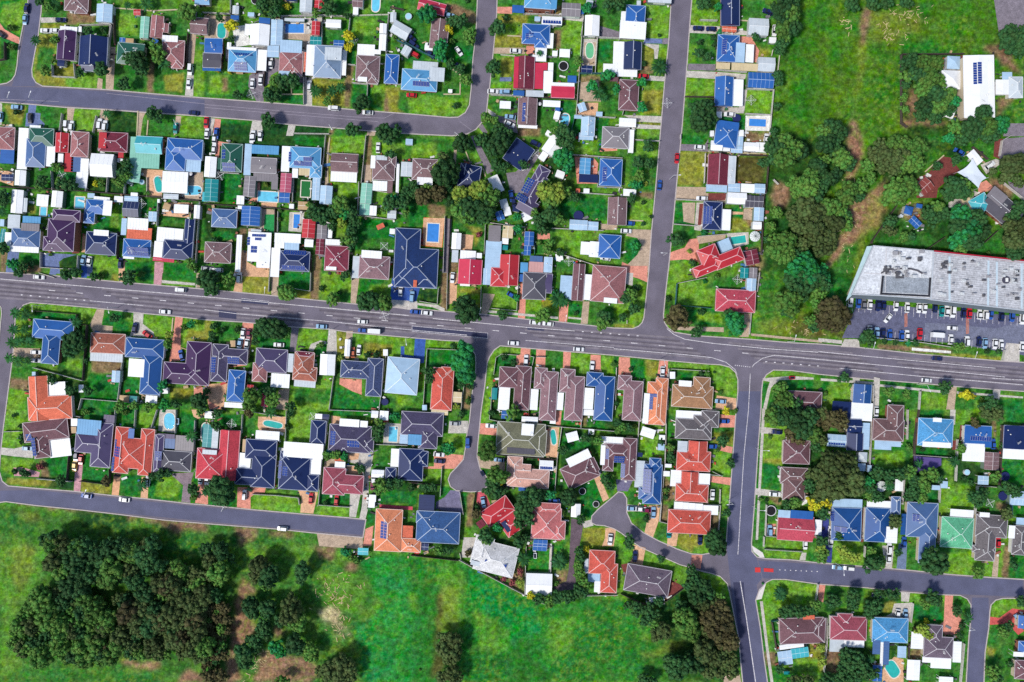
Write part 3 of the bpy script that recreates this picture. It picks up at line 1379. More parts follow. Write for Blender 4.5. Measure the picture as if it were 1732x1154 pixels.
s wh 800 600 860 670 -15 f
s bl 735 630 800 710 -20 f
s nv 875 590 935 635 10 f
s wh 950 620 1090 700 -25 f
s wh 1240 290 1315 350 20 f
s sk 1440 180 1535 320 3 f
s lb 1355 705 1510 790 3
s lb 1510 720 1600 795 3 f
s wh 360 815 440 955 3
s cm 790 755 880 860 5 f
s wh 785 860 840 910 5 f
s tl 790 920 835 960 5 f
s bl 975 805 1055 925 3
s bl 970 925 1030 1005 3 f
s wh 1240 990 1300 1050 -10 f
s or 1410 440 1445 475 3 f
s wh 1475 440 1525 480 3 f
s lb 1435 -30 1560 30 3 f
w nv 1432 670 42
c nv 1070 60 25 v
c bl 865 505 80
c nv 885 555 80
c wh 1660 1030 10
t 310 310 110 d
t 280 250 50 m
t 260 290 60 l
t 370 350 60 d
t 290 180 45 n
t 450 60 75 d
t 610 30 60 d
t 760 60 90 d
t 700 120 60 d
t 790 40 50 d
t 800 260 45 d
t 740 240 50 d
t 440 500 80 l
t 520 600 100 d
t 600 450 85 l
t 680 520 90 m
t 650 620 90 d
t 450 640 90 m
t 560 520 80 l
t 400 560 70 d
t 500 680 60 d
t 620 690 60 d
t 120 510 70 b
t 250 480 70 b
t 330 430 50 d
t 60 480 50 d
t 150 440 45 m
t 1160 470 80 l
t 1240 480 80 l
t 1300 470 60 m
t 1200 540 70 m
t 1160 420 50 m
t 1300 180 80 e
t 1340 240 60 e
t 1330 60 60 d
t 1280 40 50 d
t 1370 500 40 d
t 1400 520 40 d
t 1200 660 70 d
t 1100 710 60 d
t 1250 700 60 m
t 1130 790 50 d
t 1190 600 40 m
t 1060 650 40 m
t 910 680 35 e
t 920 780 40 e
t 970 240 40 d
t 1190 900 40 m
t 1170 960 40 m
t 1280 980 35 d
t 1100 900 25 m
t 590 830 25 r
t 30 420 40 d
t 800 780 30 e
F w 650 730 800 750 980 770 975 860
F w 1205 780 1640 800
F w 1230 980 1500 1070 1730 1140
F w 1370 160 1800 190
F t 520 240 630 280 645 340
F t 480 130 515 220
F w 1600 300 1590 430 1800 440
F d 375 230 370 440
F d 350 680 330 1154
F w 305 680 290 1154
F w 645 750 635 1000
F b 1060 820 1060 1000
F w 0 360 30 380
F w 1430 480 1730 500
T 692 462
a n 80 130 230 130 220 240 70 235
a bl 0 100 100 100 60 240 0 240
a d 270 0 330 0 320 330 260 320
a o 340 0 410 0 400 240 330 270
a y 410 130 610 130 600 290 405 240
a l 420 160 600 180 590 260 420 220
a t 625 170 725 180 660 350 610 350
a l 730 170 930 160 910 310 690 290
a r 940 80 990 100 980 390 920 380
a l 990 150 1200 160 1270 230 1250 340 985 310
a y 1120 210 1220 220 1200 300 1120 290
a r 1270 240 1350 240 1335 415 1265 410
a e 1355 250 1470 260 1460 370 1345 360
a t 1470 240 1525 240 1510 430 1450 430
a g 1530 250 1760 260 1740 400 1520 390
a c 0 245 240 270 300 300 300 330 200 290 0 260
a e 0 275 200 290 200 310 0 300
a c 670 315 1260 370 1260 390 670 335
a g 670 340 910 360 910 385 670 365
a g 985 360 1260 390 1260 410 985 385
a c 1345 370 1460 380 1460 395 1345 385
a g 1340 395 1450 405 1450 425 1340 415
a l -30 540 40 550 20 700 -30 720
a bl 50 555 140 560 125 760 0 770 0 710 40 700
a l 140 560 400 570 500 590 550 640 560 660 400 640 160 635
a e 165 645 560 650 560 900 370 800 140 800
a g 130 800 210 810 180 1154 120 1154
a n 370 820 560 900 460 920 440 1010 360 1000
a d 470 910 530 920 520 1154 440 1154
a l 670 720 720 640 780 615 940 635 930 690 740 680 720 750 690 1154 630 1154
a e 740 700 920 690 900 780 770 790 720 860
a n 700 860 760 860 750 1154 700 1154
a r 945 635 1025 640 1020 780 900 790 910 690 940 690
a e 1025 640 1070 645 1060 800 1025 800
a r 1075 645 1155 650 1150 800 1070 790
a g 1160 655 1300 665 1300 820 1155 800
a r 1305 660 1370 665 1360 810 1300 810
a l 1370 675 1530 690 1500 870 1365 820
a r 1535 690 1620 695 1620 840 1530 830
a l 1625 700 1760 710 1760 870 1620 850
a n 1020 980 1060 980 1050 1154 1010 1154
a w 360 1000 450 1010 440 1100 350 1090
h or 4 | h 190 800 370 1160 rdt | h 270 795 375 900 rdt
h pk2 4 | h 890 785 1025 1160 mv | h 760 795 940 970 mv | f wh 755 965 850 1160
h pk2 4 | h 1060 800 1165 980 mp | h 1110 830 1250 1250 mp | f wh 1025 980 1090 1160
h pk2 4 | h 1275 810 1400 1010 mp | h 1320 870 1475 1250 mp | f wh 1250 1010 1305 1160
h bl 4 | h 1500 840 1640 960 db2 | h 1570 870 1730 1250 db2 | f wh 1480 970 1560 1154
h pv 4 | k pv 990 0 1210 165
h ma 4 | g 1380 -80 1480 235 mv | f lb 1275 20 1380 225
h pk 5 | h 1540 -60 1830 250 | f wh 1480 10 1540 230 | f wh 1645 210 1760 255
s cm 355 1005 445 1095 4 f
s tl 700 970 745 1070 4 f
s lb 110 1115 150 1160 0 f
s wh 430 70 515 110 3 f
s bl 935 10 990 75 4 f
s lb 625 -40 680 100 3 f
c bl 50 328 6
c wh 150 338 6
c wh 367 40 95
c wh 1065 420 6
c wh 1175 430 6
c wh 883 593 4
c wh 1435 645 4
c wh 988 738 93
c wh 1547 790 95
c bl 870 190 30
c lb 25 200 95 v
c wh 5 760 10
t 480 310 105 d
t 430 270 60 d
t 550 340 60 d
t 790 355 45 d
t 1140 360 65 m
t 1260 220 70 p
t 1310 240 50 p
t 1230 170 30 e
t 1410 340 20 d
t 1650 370 55 d
t 1630 430 60 m
t 1690 410 40 d
t 460 700 100 e
t 480 830 90 e
t 430 780 70 e
t 500 880 60 e
t 160 830 45 d
t 170 900 35 d
t 440 940 35 d
t 800 710 30 d
t 880 760 30 d
t 520 960 30 d
t 500 1080 30 m
t 910 210 30 e
t 400 1130 30 l
t 370 620 25 d
t 1730 770 25 m
t 770 860 20 m
t 1560 0 20 d
F w 250 130 240 265 90 240
F w 325 0 320 310
F w 610 120 605 320
F w 920 110 910 320 690 300
F w 400 650 155 640 120 1154
F w 920 695 780 685 735 715 715 860
F w 1075 710 1155 712
F w 470 910 440 1154
F w 1040 780 1055 710 1020 700
F w 700 970 690 1154
T 692 693
a c 340 95 500 95 490 200 330 200
a l 380 200 480 210 470 380 400 370 300 270
a l 600 0 680 0 680 110 600 120
a r 600 115 740 120 740 220 590 205
a g 600 210 730 220 730 320 600 330
a n 680 0 1000 0 1010 110 940 100 680 80
a e 1010 30 1240 40 1230 130 1010 100
a e 1270 20 1460 40 1450 150 1280 130
a d 1460 50 1520 60 1500 140 1460 140
a e 1510 60 1720 80 1710 180 1500 150
a r 1240 10 1290 10 1280 140 1240 130
a g 200 180 300 200 300 300 280 330
a r 210 380 300 370 460 385 450 440 380 500 120 500 120 480 210 480
a l 130 490 370 490 330 590 350 660 300 700 260 630 120 600
a t 580 390 650 420 810 440 810 520 600 490
a n 600 490 810 530 820 640 880 700 700 800 640 690 670 590
a e 620 500 700 520 700 600 670 600
a n 0 610 260 640 350 660 280 750 220 690 80 720 60 850 0 850
a e 270 640 350 650 320 720 270 730
a e 0 690 70 690 60 800 0 820
a sl2 350 680 440 690 430 760 460 880 340 860 220 850 230 780 300 740
a e 440 700 500 700 490 840 440 830
a d 500 700 560 700 530 990 480 990
a pr 570 700 640 690 690 810 620 860 570 780
a n 540 800 620 860 620 1000 540 980
a n 700 720 1260 700 1250 760 1060 830 1030 1154 700 1154 600 1070 880 1070
a o 1150 150 1270 150 1250 410 1150 390
a n 1190 500 1250 500 1240 700 1180 680
a e 1190 520 1240 520 1230 690 1180 670
a n 1280 150 1620 200 1600 420 1540 330 1280 500
a e 1290 190 1500 230 1540 320 1400 330 1280 370
a n 1280 560 1320 680 1440 680 1430 800 1250 770
a e 1440 660 1570 590 1640 760 1530 920 1450 900 1450 700
a o 1560 570 1610 560 1690 750 1640 780
a g 1610 550 1730 540 1730 740 1700 720
a n 1280 800 1450 920 1450 960 1360 960 1320 1100
a pv2 1370 920 1480 940 1440 1154 1360 1154
a c 1460 950 1540 930 1560 980 1480 1000
a y 1470 1000 1670 1000 1650 1154 1470 1154
a o 1660 1000 1730 1000 1730 1154 1650 1154
a g 1040 680 1250 700 1250 780 1040 760
a n 960 400 1250 420 1240 520 1020 480
h ol 4 | h 740 110 1150 390 ol | h 740 110 950 310 ol | h 1040 170 1160 390 ol | f wh 950 120 1055 220 | f dg 825 325 1065 375
h pkl 4 | h 825 395 955 630 pkt | h 830 500 1185 660 pkt | g 900 460 1030 560 pkt
h mv -26 | h 1300 430 1590 630 mv | f wh 1330 370 1540 450 | g 1520 410 1590 530
h rd -35 | h 610 786 882 934 | h 778 882 968 1046 | f nv 800 940 842 1040 | f ma 575 935 640 1000
h pkr 3 | h 1035 830 1285 1095 cpt | h 1200 940 1320 1095 cpt | h 1080 790 1280 890 cpt
h bs 3 | h 60 860 430 1130 | h 60 860 220 960 | f nv 80 720 215 860
s wh 1100 430 1220 515 3 p
s wh 1330 190 1430 270 -15
s wh 950 60 1090 105 3
s wh 1370 795 1450 910 3
s wh 1190 75 1240 120 3 f
s wh 1515 165 1565 210 5 f
s bl 1050 1100 1170 1170 3 f
s nv 60 1120 160 1165 3 f
s wh 1470 0 1560 50 3 f
s bl 780 10 875 80 5 f
s wh 1620 240 1730 460 3 f
s cm 185 0 330 45 3 f
s bl 925 655 1010 690 3 f
P k 1185 165 1255 300 0 tl
w k 1465 690 30
w k 1580 800 28
c lg 385 118 3
c bl 495 280 92 v
c wh 693 137 3
c wh 253 380 5
c nv 255 435 5
c lb 760 425 5
c lb 627 785 80
c wh 1700 1100 95
c bl 1225 770 5
c nv 620 540 60 s
t 660 350 80 m
t 340 330 50 e
t 290 320 30 e
t 750 550 80 m
t 700 600 60 d
t 730 680 60 d
t 660 690 40 d
t 790 690 40 d
t 760 600 40 y
t 1050 730 80 d
t 980 790 80 d
t 960 860 70 d
t 1010 900 60 d
t 930 960 50 d
t 1120 720 50 d
t 1190 720 45 e
t 1350 740 70 d
t 1460 920 35 d
t 1490 240 40 d
t 1540 200 30 d
t 1600 260 40 m
t 650 1060 65 d
t 745 995 40 e
t 660 1110 40 m
t 920 1110 50 d
t 980 1090 40 d
t 1300 340 40 d
t 1660 590 40 d
t 1690 640 40 d
t 1700 560 30 m
t 870 30 60 m
t 700 30 30 d
t 20 660 30 d
t 130 660 40 d
t 200 660 40 d
t 1300 720 30 d
t 570 880 40 b
t 580 820 25 d
t 440 40 30 d
t 720 120 20 e
t 1240 820 30 m
t 1300 870 25 m
t 240 860 20 m
t 1440 950 25 d
F w 680 80 750 95 1000 115 1290 145 1730 180
F d 1010 0 1005 120
F w 1290 140 1250 410 1230 700
F d 740 380 1250 420
F w 1460 0 1450 150
F w 680 0 680 80
F w 280 480 265 730
F d 0 610 260 635
F w 430 690 460 880
F d 440 0 440 80
F w 1480 330 1290 520
F d 1500 320 1620 500
F d 560 700 530 900
T 692 923
a e 0 100 420 130 980 420 1200 500 1400 480 1500 430 1760 430 1760 1160 0 1160
a l 250 140 450 180 470 320 450 700 240 720 260 400
a y 255 360 420 360 410 700 240 720
a d2 230 420 280 420 250 900 210 900
a e2 500 180 1050 480 1130 700 900 800 500 460
a l 1180 640 1400 600 1400 900 1180 960
a l 560 560 860 700 840 900 600 900
a l 0 420 90 420 80 560 0 560
a d2 210 900 300 940 280 1100 200 1100
a e 1000 0 1180 0 1170 220 1000 220
a c 1190 0 1220 0 1200 220 1180 220
a e 1215 0 1330 0 1320 80 1210 200
a pv2 1360 -30 1425 -30 1390 170 1410 300 1400 370 1230 390 1220 350 1330 300 1350 200
a d 900 160 970 180 970 400 740 260 800 230 900 260
a d 1240 200 1350 210 1330 300 1230 350
a y 900 280 980 280 970 380 910 350
a n 1400 -20 1500 0 1500 440 1400 460
a n 180 -20 430 0 430 120 180 80
a c 460 -70 580 -70 540 100 440 100
h wh 14 | h 560 -20 910 240 wht | h 540 -80 700 160 wht | f lg 520 130 600 170 | p 630 130 820 220 10 2
h rt 3 | h 1520 40 1740 240 rdt | h 1620 150 1760 400 rdt | f lb 1510 235 1615 310 | f wh 1565 300 1615 395 | f lg 1480 110 1515 235
s wh 985 235 1210 420 2
s nv 55 -20 165 40 3 f
s bl 1045 -30 1165 45 3 f
c wh 1065 85 90 s
t 970 110 60 p
t 1270 130 70 P
t 300 780 60 n
t 380 800 70 n
t 300 870 70 n
t 380 900 70 n
t 340 950 60 n
t 280 1110 60 n
t 370 1080 70 n
t 400 1130 60 n
t 1250 440 55 d
t 1330 430 60 d
t 1180 470 50 m
t 1100 450 50 d
t 1380 420 50 d
t 1450 380 60 d
t 1480 310 50 m
t 1440 230 45 m
t 1450 100 40 d
t 1430 160 40 m
t 1440 40 35 d
t 940 320 35 l
t 1030 420 35 y
t 880 310 30 r
t 800 280 25 r
t 940 220 30 r
t 250 40 40 m
t 330 40 40 d
t 1240 320 25 m
t 1500 30 30 y
t 500 60 30 b
t 90 1050 10 m
F d 20 75 420 120
F w 425 115 975 410
F w 990 0 975 410
F w 975 410 1060 450 1170 495
F w 1205 0 1195 230
F w 1500 415 1760 410
F l 430 60 440 120
T 1038 0
a g 30 20 270 40 260 320 0 300
a l 270 30 480 40 460 330 280 320
a b 265 325 410 330 410 370 250 370
a k 415 325 465 325 460 375 410 375
a c 240 370 385 380 370 500 345 500 340 420
a y 245 395 350 390 330 560 240 590
a l 385 380 460 380 450 500 370 490
a d 220 560 330 560 330 620 220 640
a c 280 640 435 650 430 690 260 680
a l 220 690 430 695 400 975 210 960
a y 250 760 420 760 400 970 240 960
a c 80 975 410 985 405 1040 190 1030
a y 190 1030 400 1045 400 1070 190 1050
a c 190 1050 400 1065 400 1095 190 1090
a l 190 1095 400 1100 390 1160 190 1160
a l 665 0 870 0 870 240 650 230
a g 870 0 900 0 900 150 870 150
a c 650 215 900 225 1150 270 1140 300 640 280
a g 1080 0 1320 0 1310 150 1070 150
a g 1060 180 1140 190 1130 240 1060 240
a g 650 285 870 290 840 540 625 530
a l 630 400 700 380 690 530 625 530
a k 630 540 860 545 860 600 625 595
a c 620 600 870 610 1120 630 1110 670 860 670 610 655
a r 1040 310 1160 310 1230 430 1210 530 1180 530 1180 380 1040 360
a g 1180 310 1320 320 1300 410 1230 430
a y 1220 390 1340 420 1330 480 1220 480
a l 615 665 850 680 845 830 600 820
a g 600 830 850 830 820 900 640 900
a g 590 900 880 900 870 1154 575 1154
a c 1090 760 1130 760 1100 960 870 960 870 910 1060 910
a l 1120 760 1340 770 1330 970 1100 960
a e 880 960 1110 970 1100 1100 1060 1100 880 1040
a d 1110 1110 1320 1110 1300 1154 1100 1154
h bl 4 | h 100 45 265 265 | f wh 50 180 275 330 | f wh 60 95 100 220
h db 2 | g 85 355 235 590 | f wh -5 350 90 590 | f wh -90 540 30 625 | f wh 30 590 200 650
h nv 0 | g 905 -80 1065 220
h mv 3 | h 45 675 210 935 | f mv -30 650 40 690
h bl 3 | h 875 295 1060 525 | f lb 1030 360 1110 530 | f wh 1115 375 1185 530 | f cm 865 530 985 585 | f cm 995 535 1220 600 | p 915 330 955 460 1 7
h bl 2 | g 855 650 1010 900 | f wh 1010 670 1095 900
h bl 8 | h 855 1040 1050 1250 | f bl 870 1025 1060 1100
s lg 1140 155 1310 300 3
s lg 1220 485 1365 605 3
s bl 1135 615 1355 745 3
s wh 1315 315 1375 365 3 f
s wh 45 1000 190 1075 3 f
s wh 870 945 915 1000 0 f
s wh 815 1105 850 1154 0 f
s wh 1035 1100 1100 1154 0 f
s or 915 225 1040 270 3 f
s lg 195 5 230 45 0 f
s lg 290 -60 490 25 3
P q 1140 1005 1290 1075 3 bl
a w 1115 980 1325 980 1315 1110 1110 1105
w nv 1040 1000 35
c nv 715 240 4
c nv 825 245 4
c nv 1305 100 20
c rd 250 645 5
c wh 1360 260 95
c wh 980 970 5
t 755 30 60 d
t 880 60 35 e
t 725 360 28 d
t 720 450 42 d
t 790 485 38 d
t 850 320 30 d
t 850 380 25 d
t 900 275 30 e
t 240 700 40 e
t 240 915 45 e
t 390 570 70 p
t 250 540 28 d
t 385 300 15 d
t 700 950 75 d
t 790 930 80 d
t 740 1030 90 d
t 820 1010 60 d
t 1200 320 35 d
t 1430 60 90 d
t 1500 20 70 d
t 1420 150 75 d
t 1490 130 80 m
t 1430 250 70 m
t 1510 240 70 d
t 1420 380 55 d
t 1400 430 45 d
t 1450 320 50 m
t 1390 640 45 d
t 1400 700 35 d
t 1380 900 35 d
t 60 20 55 d
t 270 120 25 d
t 20 760 35 e
t 1350 1110 35 d
F w 725 180 870 185
F t 1060 175 1140 180
F w 870 600 1120 620
F w 1115 760 1345 770 1325 980 1105 970
F w 1325 980 1310 1154
F l 1340 430 1330 480
F d 600 825 850 830
F w 80 330 45 340
F w 80 940 70 980
F l 1400 450 1370 720
T 1038 231
a g 180 30 390 40 350 470 140 430 140 180 30 180 30 130 170 130
a l 180 60 380 60 370 200 190 170
a e 160 230 250 230 250 440 160 430
a d 190 470 345 465 340 530 200 510
a l 110 530 340 540 325 790 100 770
a n 100 510 200 510 130 680 110 680
a t 150 785 325 790 300 1154 100 1100 200 1000 240 920 200 860 100 840
a e 100 860 210 870 220 950 180 1110 90 1050
a r 70 1060 270 1154 200 1200 60 1150
a e 570 -10 770 0 760 70 570 60
a k 560 65 770 70 800 20 800 130 560 120
a y 560 125 820 130 750 420 535 415
a t 530 425 780 430 780 480 960 480 940 560 750 545 520 540
a d2 1020 180 1270 180 1260 400 1010 390
a rd2 800 480 960 480 940 540 800 540
a d 1110 -20 1320 0 1300 60 1110 40
a e 520 545 690 550 680 750 510 740
a t 580 560 690 560 680 740 590 720
a c 700 560 760 560 740 800 680 790
a rd2 725 570 755 570 740 750 710 750
a g 505 755 700 770 700 830 690 900 480 990 480 850 500 830
a r 480 980 600 940 640 870 720 860 720 1060 600 1040 475 1050
a l 470 1050 690 1060 670 1154 460 1154
a e 990 600 1100 610 1090 700 990 690
a y 990 690 1170 710 1140 800 980 800
a o 990 635 1095 640 1095 660 990 660
a d 1100 610 1180 610 1170 780 1090 710
a t 1100 610 1180 610 1180 710 1095 700
a t 700 850 950 830 940 870 720 910
a c 950 820 1140 810 1140 910 1000 950
a e 1090 910 1210 900 1210 960 1100 960
a d 1100 950 1250 950 1250 1154 1100 1154
a n 1290 200 1340 200 1320 700 1270 800
a d 1350 400 1490 500 1350 590 1330 500
a n 1350 0 1730 0 1730 1154 1230 1154 1300 800 1340 600
a d 1350 400 1480 400 1460 620 1340 600
h bl 3 | g 795 150 970 410 ma | k lg 970 165 1030 400 | f lb 780 405 960 470
h nv 3 | h 755 550 915 790 | f wh 910 615 990 795 | p 760 590 830 740 3 9
h rd -22 2 | h 720 930 890 1080 | h 840 975 1100 1090 | h 670 1070 900 1160 | f lb 885 870 995 975
h gr 3 | h -100 -80 130 100 | f wh 125 -60 170 140
s lb 965 395 1070 470 3 f
s wh 1075 400 1190 475 3 f
s lb 1190 400 1280 480 3
s wh 960 475 1125 570 3
s dg 1110 500 1265 600 3
s lb 1185 600 1270 715 3
s wh 1175 720 1250 785 3
s wh 820 35 920 120 3
s wh 920 70 985 125 3 f
s lb 990 80 1090 140 3 f
s lb 1030 0 1095 80 3 f
s wh 1100 50 1230 125 3
s wh 1200 50 1310 135 3 f
s ma 1110 960 1225 1085 -12
s tl 1070 1110 1140 1200 3 f
s gr 1145 1110 1215 1200 3 f
s wh 80 445 190 505 3 f
u 1195 845 45
P q 985 840 1120 910 -8 tl
c wh 730 92 3
c rd 535 185 95
c bl 388 410 95
c wh 745 525 3
c bl 130 735 3
c wh 105 800 3
c wh 1290 20 95
t 290 90 50 d
t 290 230 45 d
t 210 220 50 d
t 210 340 50 m
t 180 410 45 e
t 150 530 40 d
t 250 560 20 d
t 250 740 20 d
t 315 680 18 d
t 525 880 60 d
t 665 1070 30 d
t 765 810 30 e
t 180 930 45 e
t 270 400 20 l
t 1360 90 80 d
t 1440 60 80 m
t 1440 180 90 m
t 1520 110 80 m
t 1570 130 70 d
t 1340 200 60 d
t 1380 40 60 d
t 1720 260 70 d
t 1660 340 70 m
t 1560 400 80 m
t 1640 440 90 m
t 1540 470 60 m
t 1700 500 70 d
t 1620 600 90 n
t 1520 660 70 n
t 1720 640 80 n
t 1560 770 70 n
t 1680 760 90 n
t 1600 900 60 n
t 1700 880 70 n
t 1380 640 50 m
t 1330 760 40 m
t 1450 900 90 m
t 1370 960 80 m
t 1450 1000 80 m
t 1380 880 60 m
t 1530 1000 60 d
t 1620 1060 75 e
t 1520 1110 80 e
t 1660 1130 80 e
t 1540 1180 80 e
t 1640 1180 80 e
t 1290 870 30 d
t 1260 220 40 d
t 640 970 20 l
F w 560 -10 560 30
F w 770 150 760 400
F w 500 745 690 760
F d 1040 160 1300 170
F d 1300 250 1280 480
F d 1265 500 1240 1000
F w 700 850 945 830
F t 120 710 250 715
F w 520 535 750 550
F w 1345 370 1385 410
F w 180 35 385 45
F t 800 130 1290 150
T 1038 462
a r 130 -60 285 -60 285 80 170 30 120 0
a c 0 60 160 110 165 0 0 -10
a l 200 80 275 90 250 390 180 440 0 410 0 260 60 250
a n 40 100 200 120 190 240 40 240
a y 0 430 180 440 170 465 0 460
a l 460 0 680 0 640 60 540 90 510 290 440 280
a l 540 90 860 60 860 190 810 290 530 270
a g 900 30 1110 20 1110 120 860 140 760 120
a n 440 200 510 200 510 280 430 310
a e 610 300 860 310 940 350 930 450 620 440
a l 700 330 910 340 930 430 700 400
a t 500 450 930 460 930 500 520 480
a g 520 480 930 500 920 530 620 520
a t 1100 340 1155 345 1140 540 1060 540 1100 500
a g 1215 0 1450 0 1500 100 1420 460 1180 500 1200 330
a y 1250 400 1420 370 1540 420 1500 520 1180 500
a d2 1480 420 1600 370 1760 480 1760 560 1520 520
a t 1160 510 1760 570 1760 590 1160 530
a g 1160 535 1760 590 1760 605 1200 560
a e 0 705 45 710 30 850 0 850
a r 45 710 135 715 145 870 35 860
a e 135 715 265 725 265 900 150 880
a l 265 725 380 735 360 880 265 880
a y 265 730 380 740 360 880 280 870
a r 385 740 460 745 450 900 365 890
a l 460 745 800 775 800 830 480 810
a n 480 815 660 830 660 960 500 960 470 940
a e 540 830 660 840 660 910 550 900
a l 800 775 960 785 1040 850 1045 1050 870 1000 820 880
a o 870 1035 1035 1060 1035 1154 860 1154
a n 470 960 500 960 490 1120 460 1120
a l 1290 870 1350 825 1690 860 1690 880 1480 870
a c 1260 890 1500 870 1690 885 1690 900 1400 905 1330 970 1290 1154 1260 1154 1300 980 1320 920 1265 910
a e 1440 900 1690 905 1690 1010 1460 1000
a e 1250 920 1320 920 1270 1154 1250 1154
a g 1330 1000 1400 900 1460 920 1460 1154 1290 1154
h cr 3 | h 860 140 1200 330 crt
h mv 4 | h 35 865 150 990 mp | h 80 910 240 1250 mp
h or 4 | h 345 885 450 1285 orl | h 275 920 440 1285 orl | f wh 250 1015 300 1275 | p 300 1020 330 1154 1 6 | p 335 1020 365 1050 1 2
h tn2 4 | h 490 950 840 1140 | h 670 880 815 1040 | f wh 550 910 660 960
h mv 3 | h 1470 1000 1760 1180
s lb 1125 45 1205 155 3
s gr 1145 -20 1210 45 3 f
s wh 475 835 520 895 0 f
c wh 412 838 93
c lb 902 1085 5
c rd 1508 885 0 s
t 100 210 50 d
t 150 180 50 m
t 170 300 50 d
t 75 375 35 d
t 190 130 30 d
t 530 370 90 b
t 580 400 60 b
t 490 390 50 b
t 700 495 50 d
t 1020 410 80 e
t 1050 460 60 e
t 990 370 60 d
t 1030 500 45 e
t 870 30 25 m
t 770 70 20 e
t 740 330 30 d
t 460 220 25 d
t 1440 230 85 m
t 1490 280 80 m
t 1510 210 70 m
t 1470 320 60 d
t 1530 60 90 d
t 1640 100 80 d
t 1560 140 70 d
t 1700 40 80 d
t 1720 160 60 m
t 1610 200 40 d
t 1700 240 50 m
t 1660 400 50 m
t 1700 450 50 d
t 1740 380 50 b
t 740 860 30 d
t 790 850 30 m
t 900 1010 20 m
t 145 810 20 d
t 1400 980 60 m
t 1420 1060 70 m
t 1390 1130 60 d
t 1470 1080 60 m
t 1540 1120 60 d
t 160 900 20 d
t 850 840 12 d
t 15 1100 30 d
F b 530 90 515 280 560 275 820 300
F w 530 90 780 40
F w 1225 0 1205 160
F w 1155 340 1140 520
F w 480 810 800 830
F w 460 810 450 1154
F w 250 900 240 1154
F l 110 400 110 430
F w 20 800 10 1154
F w 490 1120 860 1154
T 1038 693
a n -100 60 210 100 200 240 -20 230
a g 440 30 520 60 510 240 440 230
a l 240 120 430 130 420 230 340 240 350 180 240 150
a l 210 220 430 240 410 420 360 410 200 420
a r 900 40 1030 50 1020 150 890 150
a y 840 180 1020 150 1010 310 840 280
a g 860 120 1030 120 1020 180 850 200
a r 860 290 1005 315 1000 370 870 340
a l 810 350 1000 380 990 570 840 530
a r 815 560 990 575 985 640 810 610
a l 815 620 985 640 960 1154 900 1154 900 800 800 780
a g 900 900 960 900 950 1154 900 1154
a n 815 620 900 660 890 800 810 780
a n 430 240 530 260 520 500 430 480
a d 420 560 520 640 520 760 420 780
a e 440 120 470 120 460 220 440 220
a sl2 20 590 160 600 120 690 30 690
a g 120 690 200 690 200 740 270 770 270 800 120 800
a c 110 800 300 820 300 860 110 860
a g 120 860 290 880 300 930 260 1030 130 920
a o 300 810 390 810 380 940 330 1085 260 1040 290 900
a g 380 940 450 1000 430 1120 340 1090
a d 400 800 460 810 450 950 390 940
a o 460 1010 550 1020 530 1154 450 1154
a y 550 1040 760 1050 760 1154 540 1154
a d 820 890 890 890 880 1020 820 1010
a g 1235 0 1260 0 1200 1154 1160 1154
a c 1255 -10 1280 -10 1220 1100 1200 1100
a l 1270 0 1500 0 1500 300 1430 480 1410 700 1240 700 1250 300
a c 1240 145 1420 165 1400 210 1240 200
a e 1260 450 1410 480 1400 680 1245 670
a y 1270 410 1430 420 1430 470 1260 450
a c 1200 665 1420 690 1410 740 1200 720
a g 1240 740 1300 740 1290 1154 1220 1154
a d 1300 740 1420 740 1420 800 1370 800
a g 1290 800 1380 800 1370 960 1290 960
a r 1280 965 1370 965 1360 1060 1280 1060
a l 1270 1080 1500 1090 1500 1154 1260 1154
a n 1660 0 1760 0 1760 800 1640 700
a g 1140 800 1200 800 1180 1154 1150 1154
a o -40 1000 20 1010 0 1154 -100 1154
a l 0 1010 100 1080 60 1154 0 1154
h gr 3 | h 520 80 830 250 grt | h 740 10 890 150 grt | h 670 50 830 200 grt | f wh 525 10 750 85
h rt 3 | h 530 350 820 520 rdt | g 630 265 790 440 rdt | f lg 540 265 625 360
h rt 3 | h 520 630 800 780 rdt | g 570 525 715 700 rdt | f wh 720 540 815 635 | f wh 480 510 570 650
h rt 3 | h 455 850 820 1050 rdt | f wh 510 780 585 850 | f wh 585 785 635 855 | f wh 635 790 690 860 | f wh 690 795 755 865 | f wh 755 810 885 890
h bl 3 | h 250 460 405 800 db2 | h 210 660 390 760 db2 | h 300 410 400 500 db2 | f lg 180 430 260 660 | p 245 500 310 700 3 8
h pk2 3 | h 70 240 190 600 mv | h -80 290 150 440 mv | h -90 290 0 520 mv | f wh -110 230 85 295 | f wh -110 300 -72 470 | p -68 330 -40 420 1 5 | p 0 390 90 450 6 3 | p 60 455 95 575 2 7
h mv 2 | h 1430 260 1660 460 mv | g 1460 220 1500 320
h mv 3 | h 1410 490 1640 630 brt | h 1430 560 1620 770 brt
h cr 4 | g 1385 900 1690 1110 crt | f lb 1390 850 1495 915 | f bl 1495 855 1690 925
s wh 230 155 350 235 18 f
s wh 385 215 435 255 3 f
s lb 375 290 430 345 3 f
s wh 420 520 475 565 3 f
s wh 435 460 490 490 3 f
s nv 200 365 245 400 3 f
s wh 1595 730 1655 780 5 f
s wh 1700 930 1760 1060 3 f
w k 1330 855 45
c bl 935 98 3
c bl 830 310 3
c wh 835 720 93
c lb 160 835 3
c wh 230 840 3
c ma 270 850 3
c lb 335 870 92
c tl 468 1040 92
c nv 730 1100 90
c wh 1365 715 3
c wh 1620 1140 90
c lb 1320 1020 90 v
c nv 1380 190 5
t 920 265 50 d
t 950 15 35 y
t 990 450 40 d
t 955 870 38 d
t 850 1100 80 d
t 1030 10 20 m
t 900 1120 50 d
t 880 340 20 m
t 1340 60 70 m
t 1440 60 80 d
t 1540 90 90 d
t 1640 60 80 d
t 1600 170 80 d
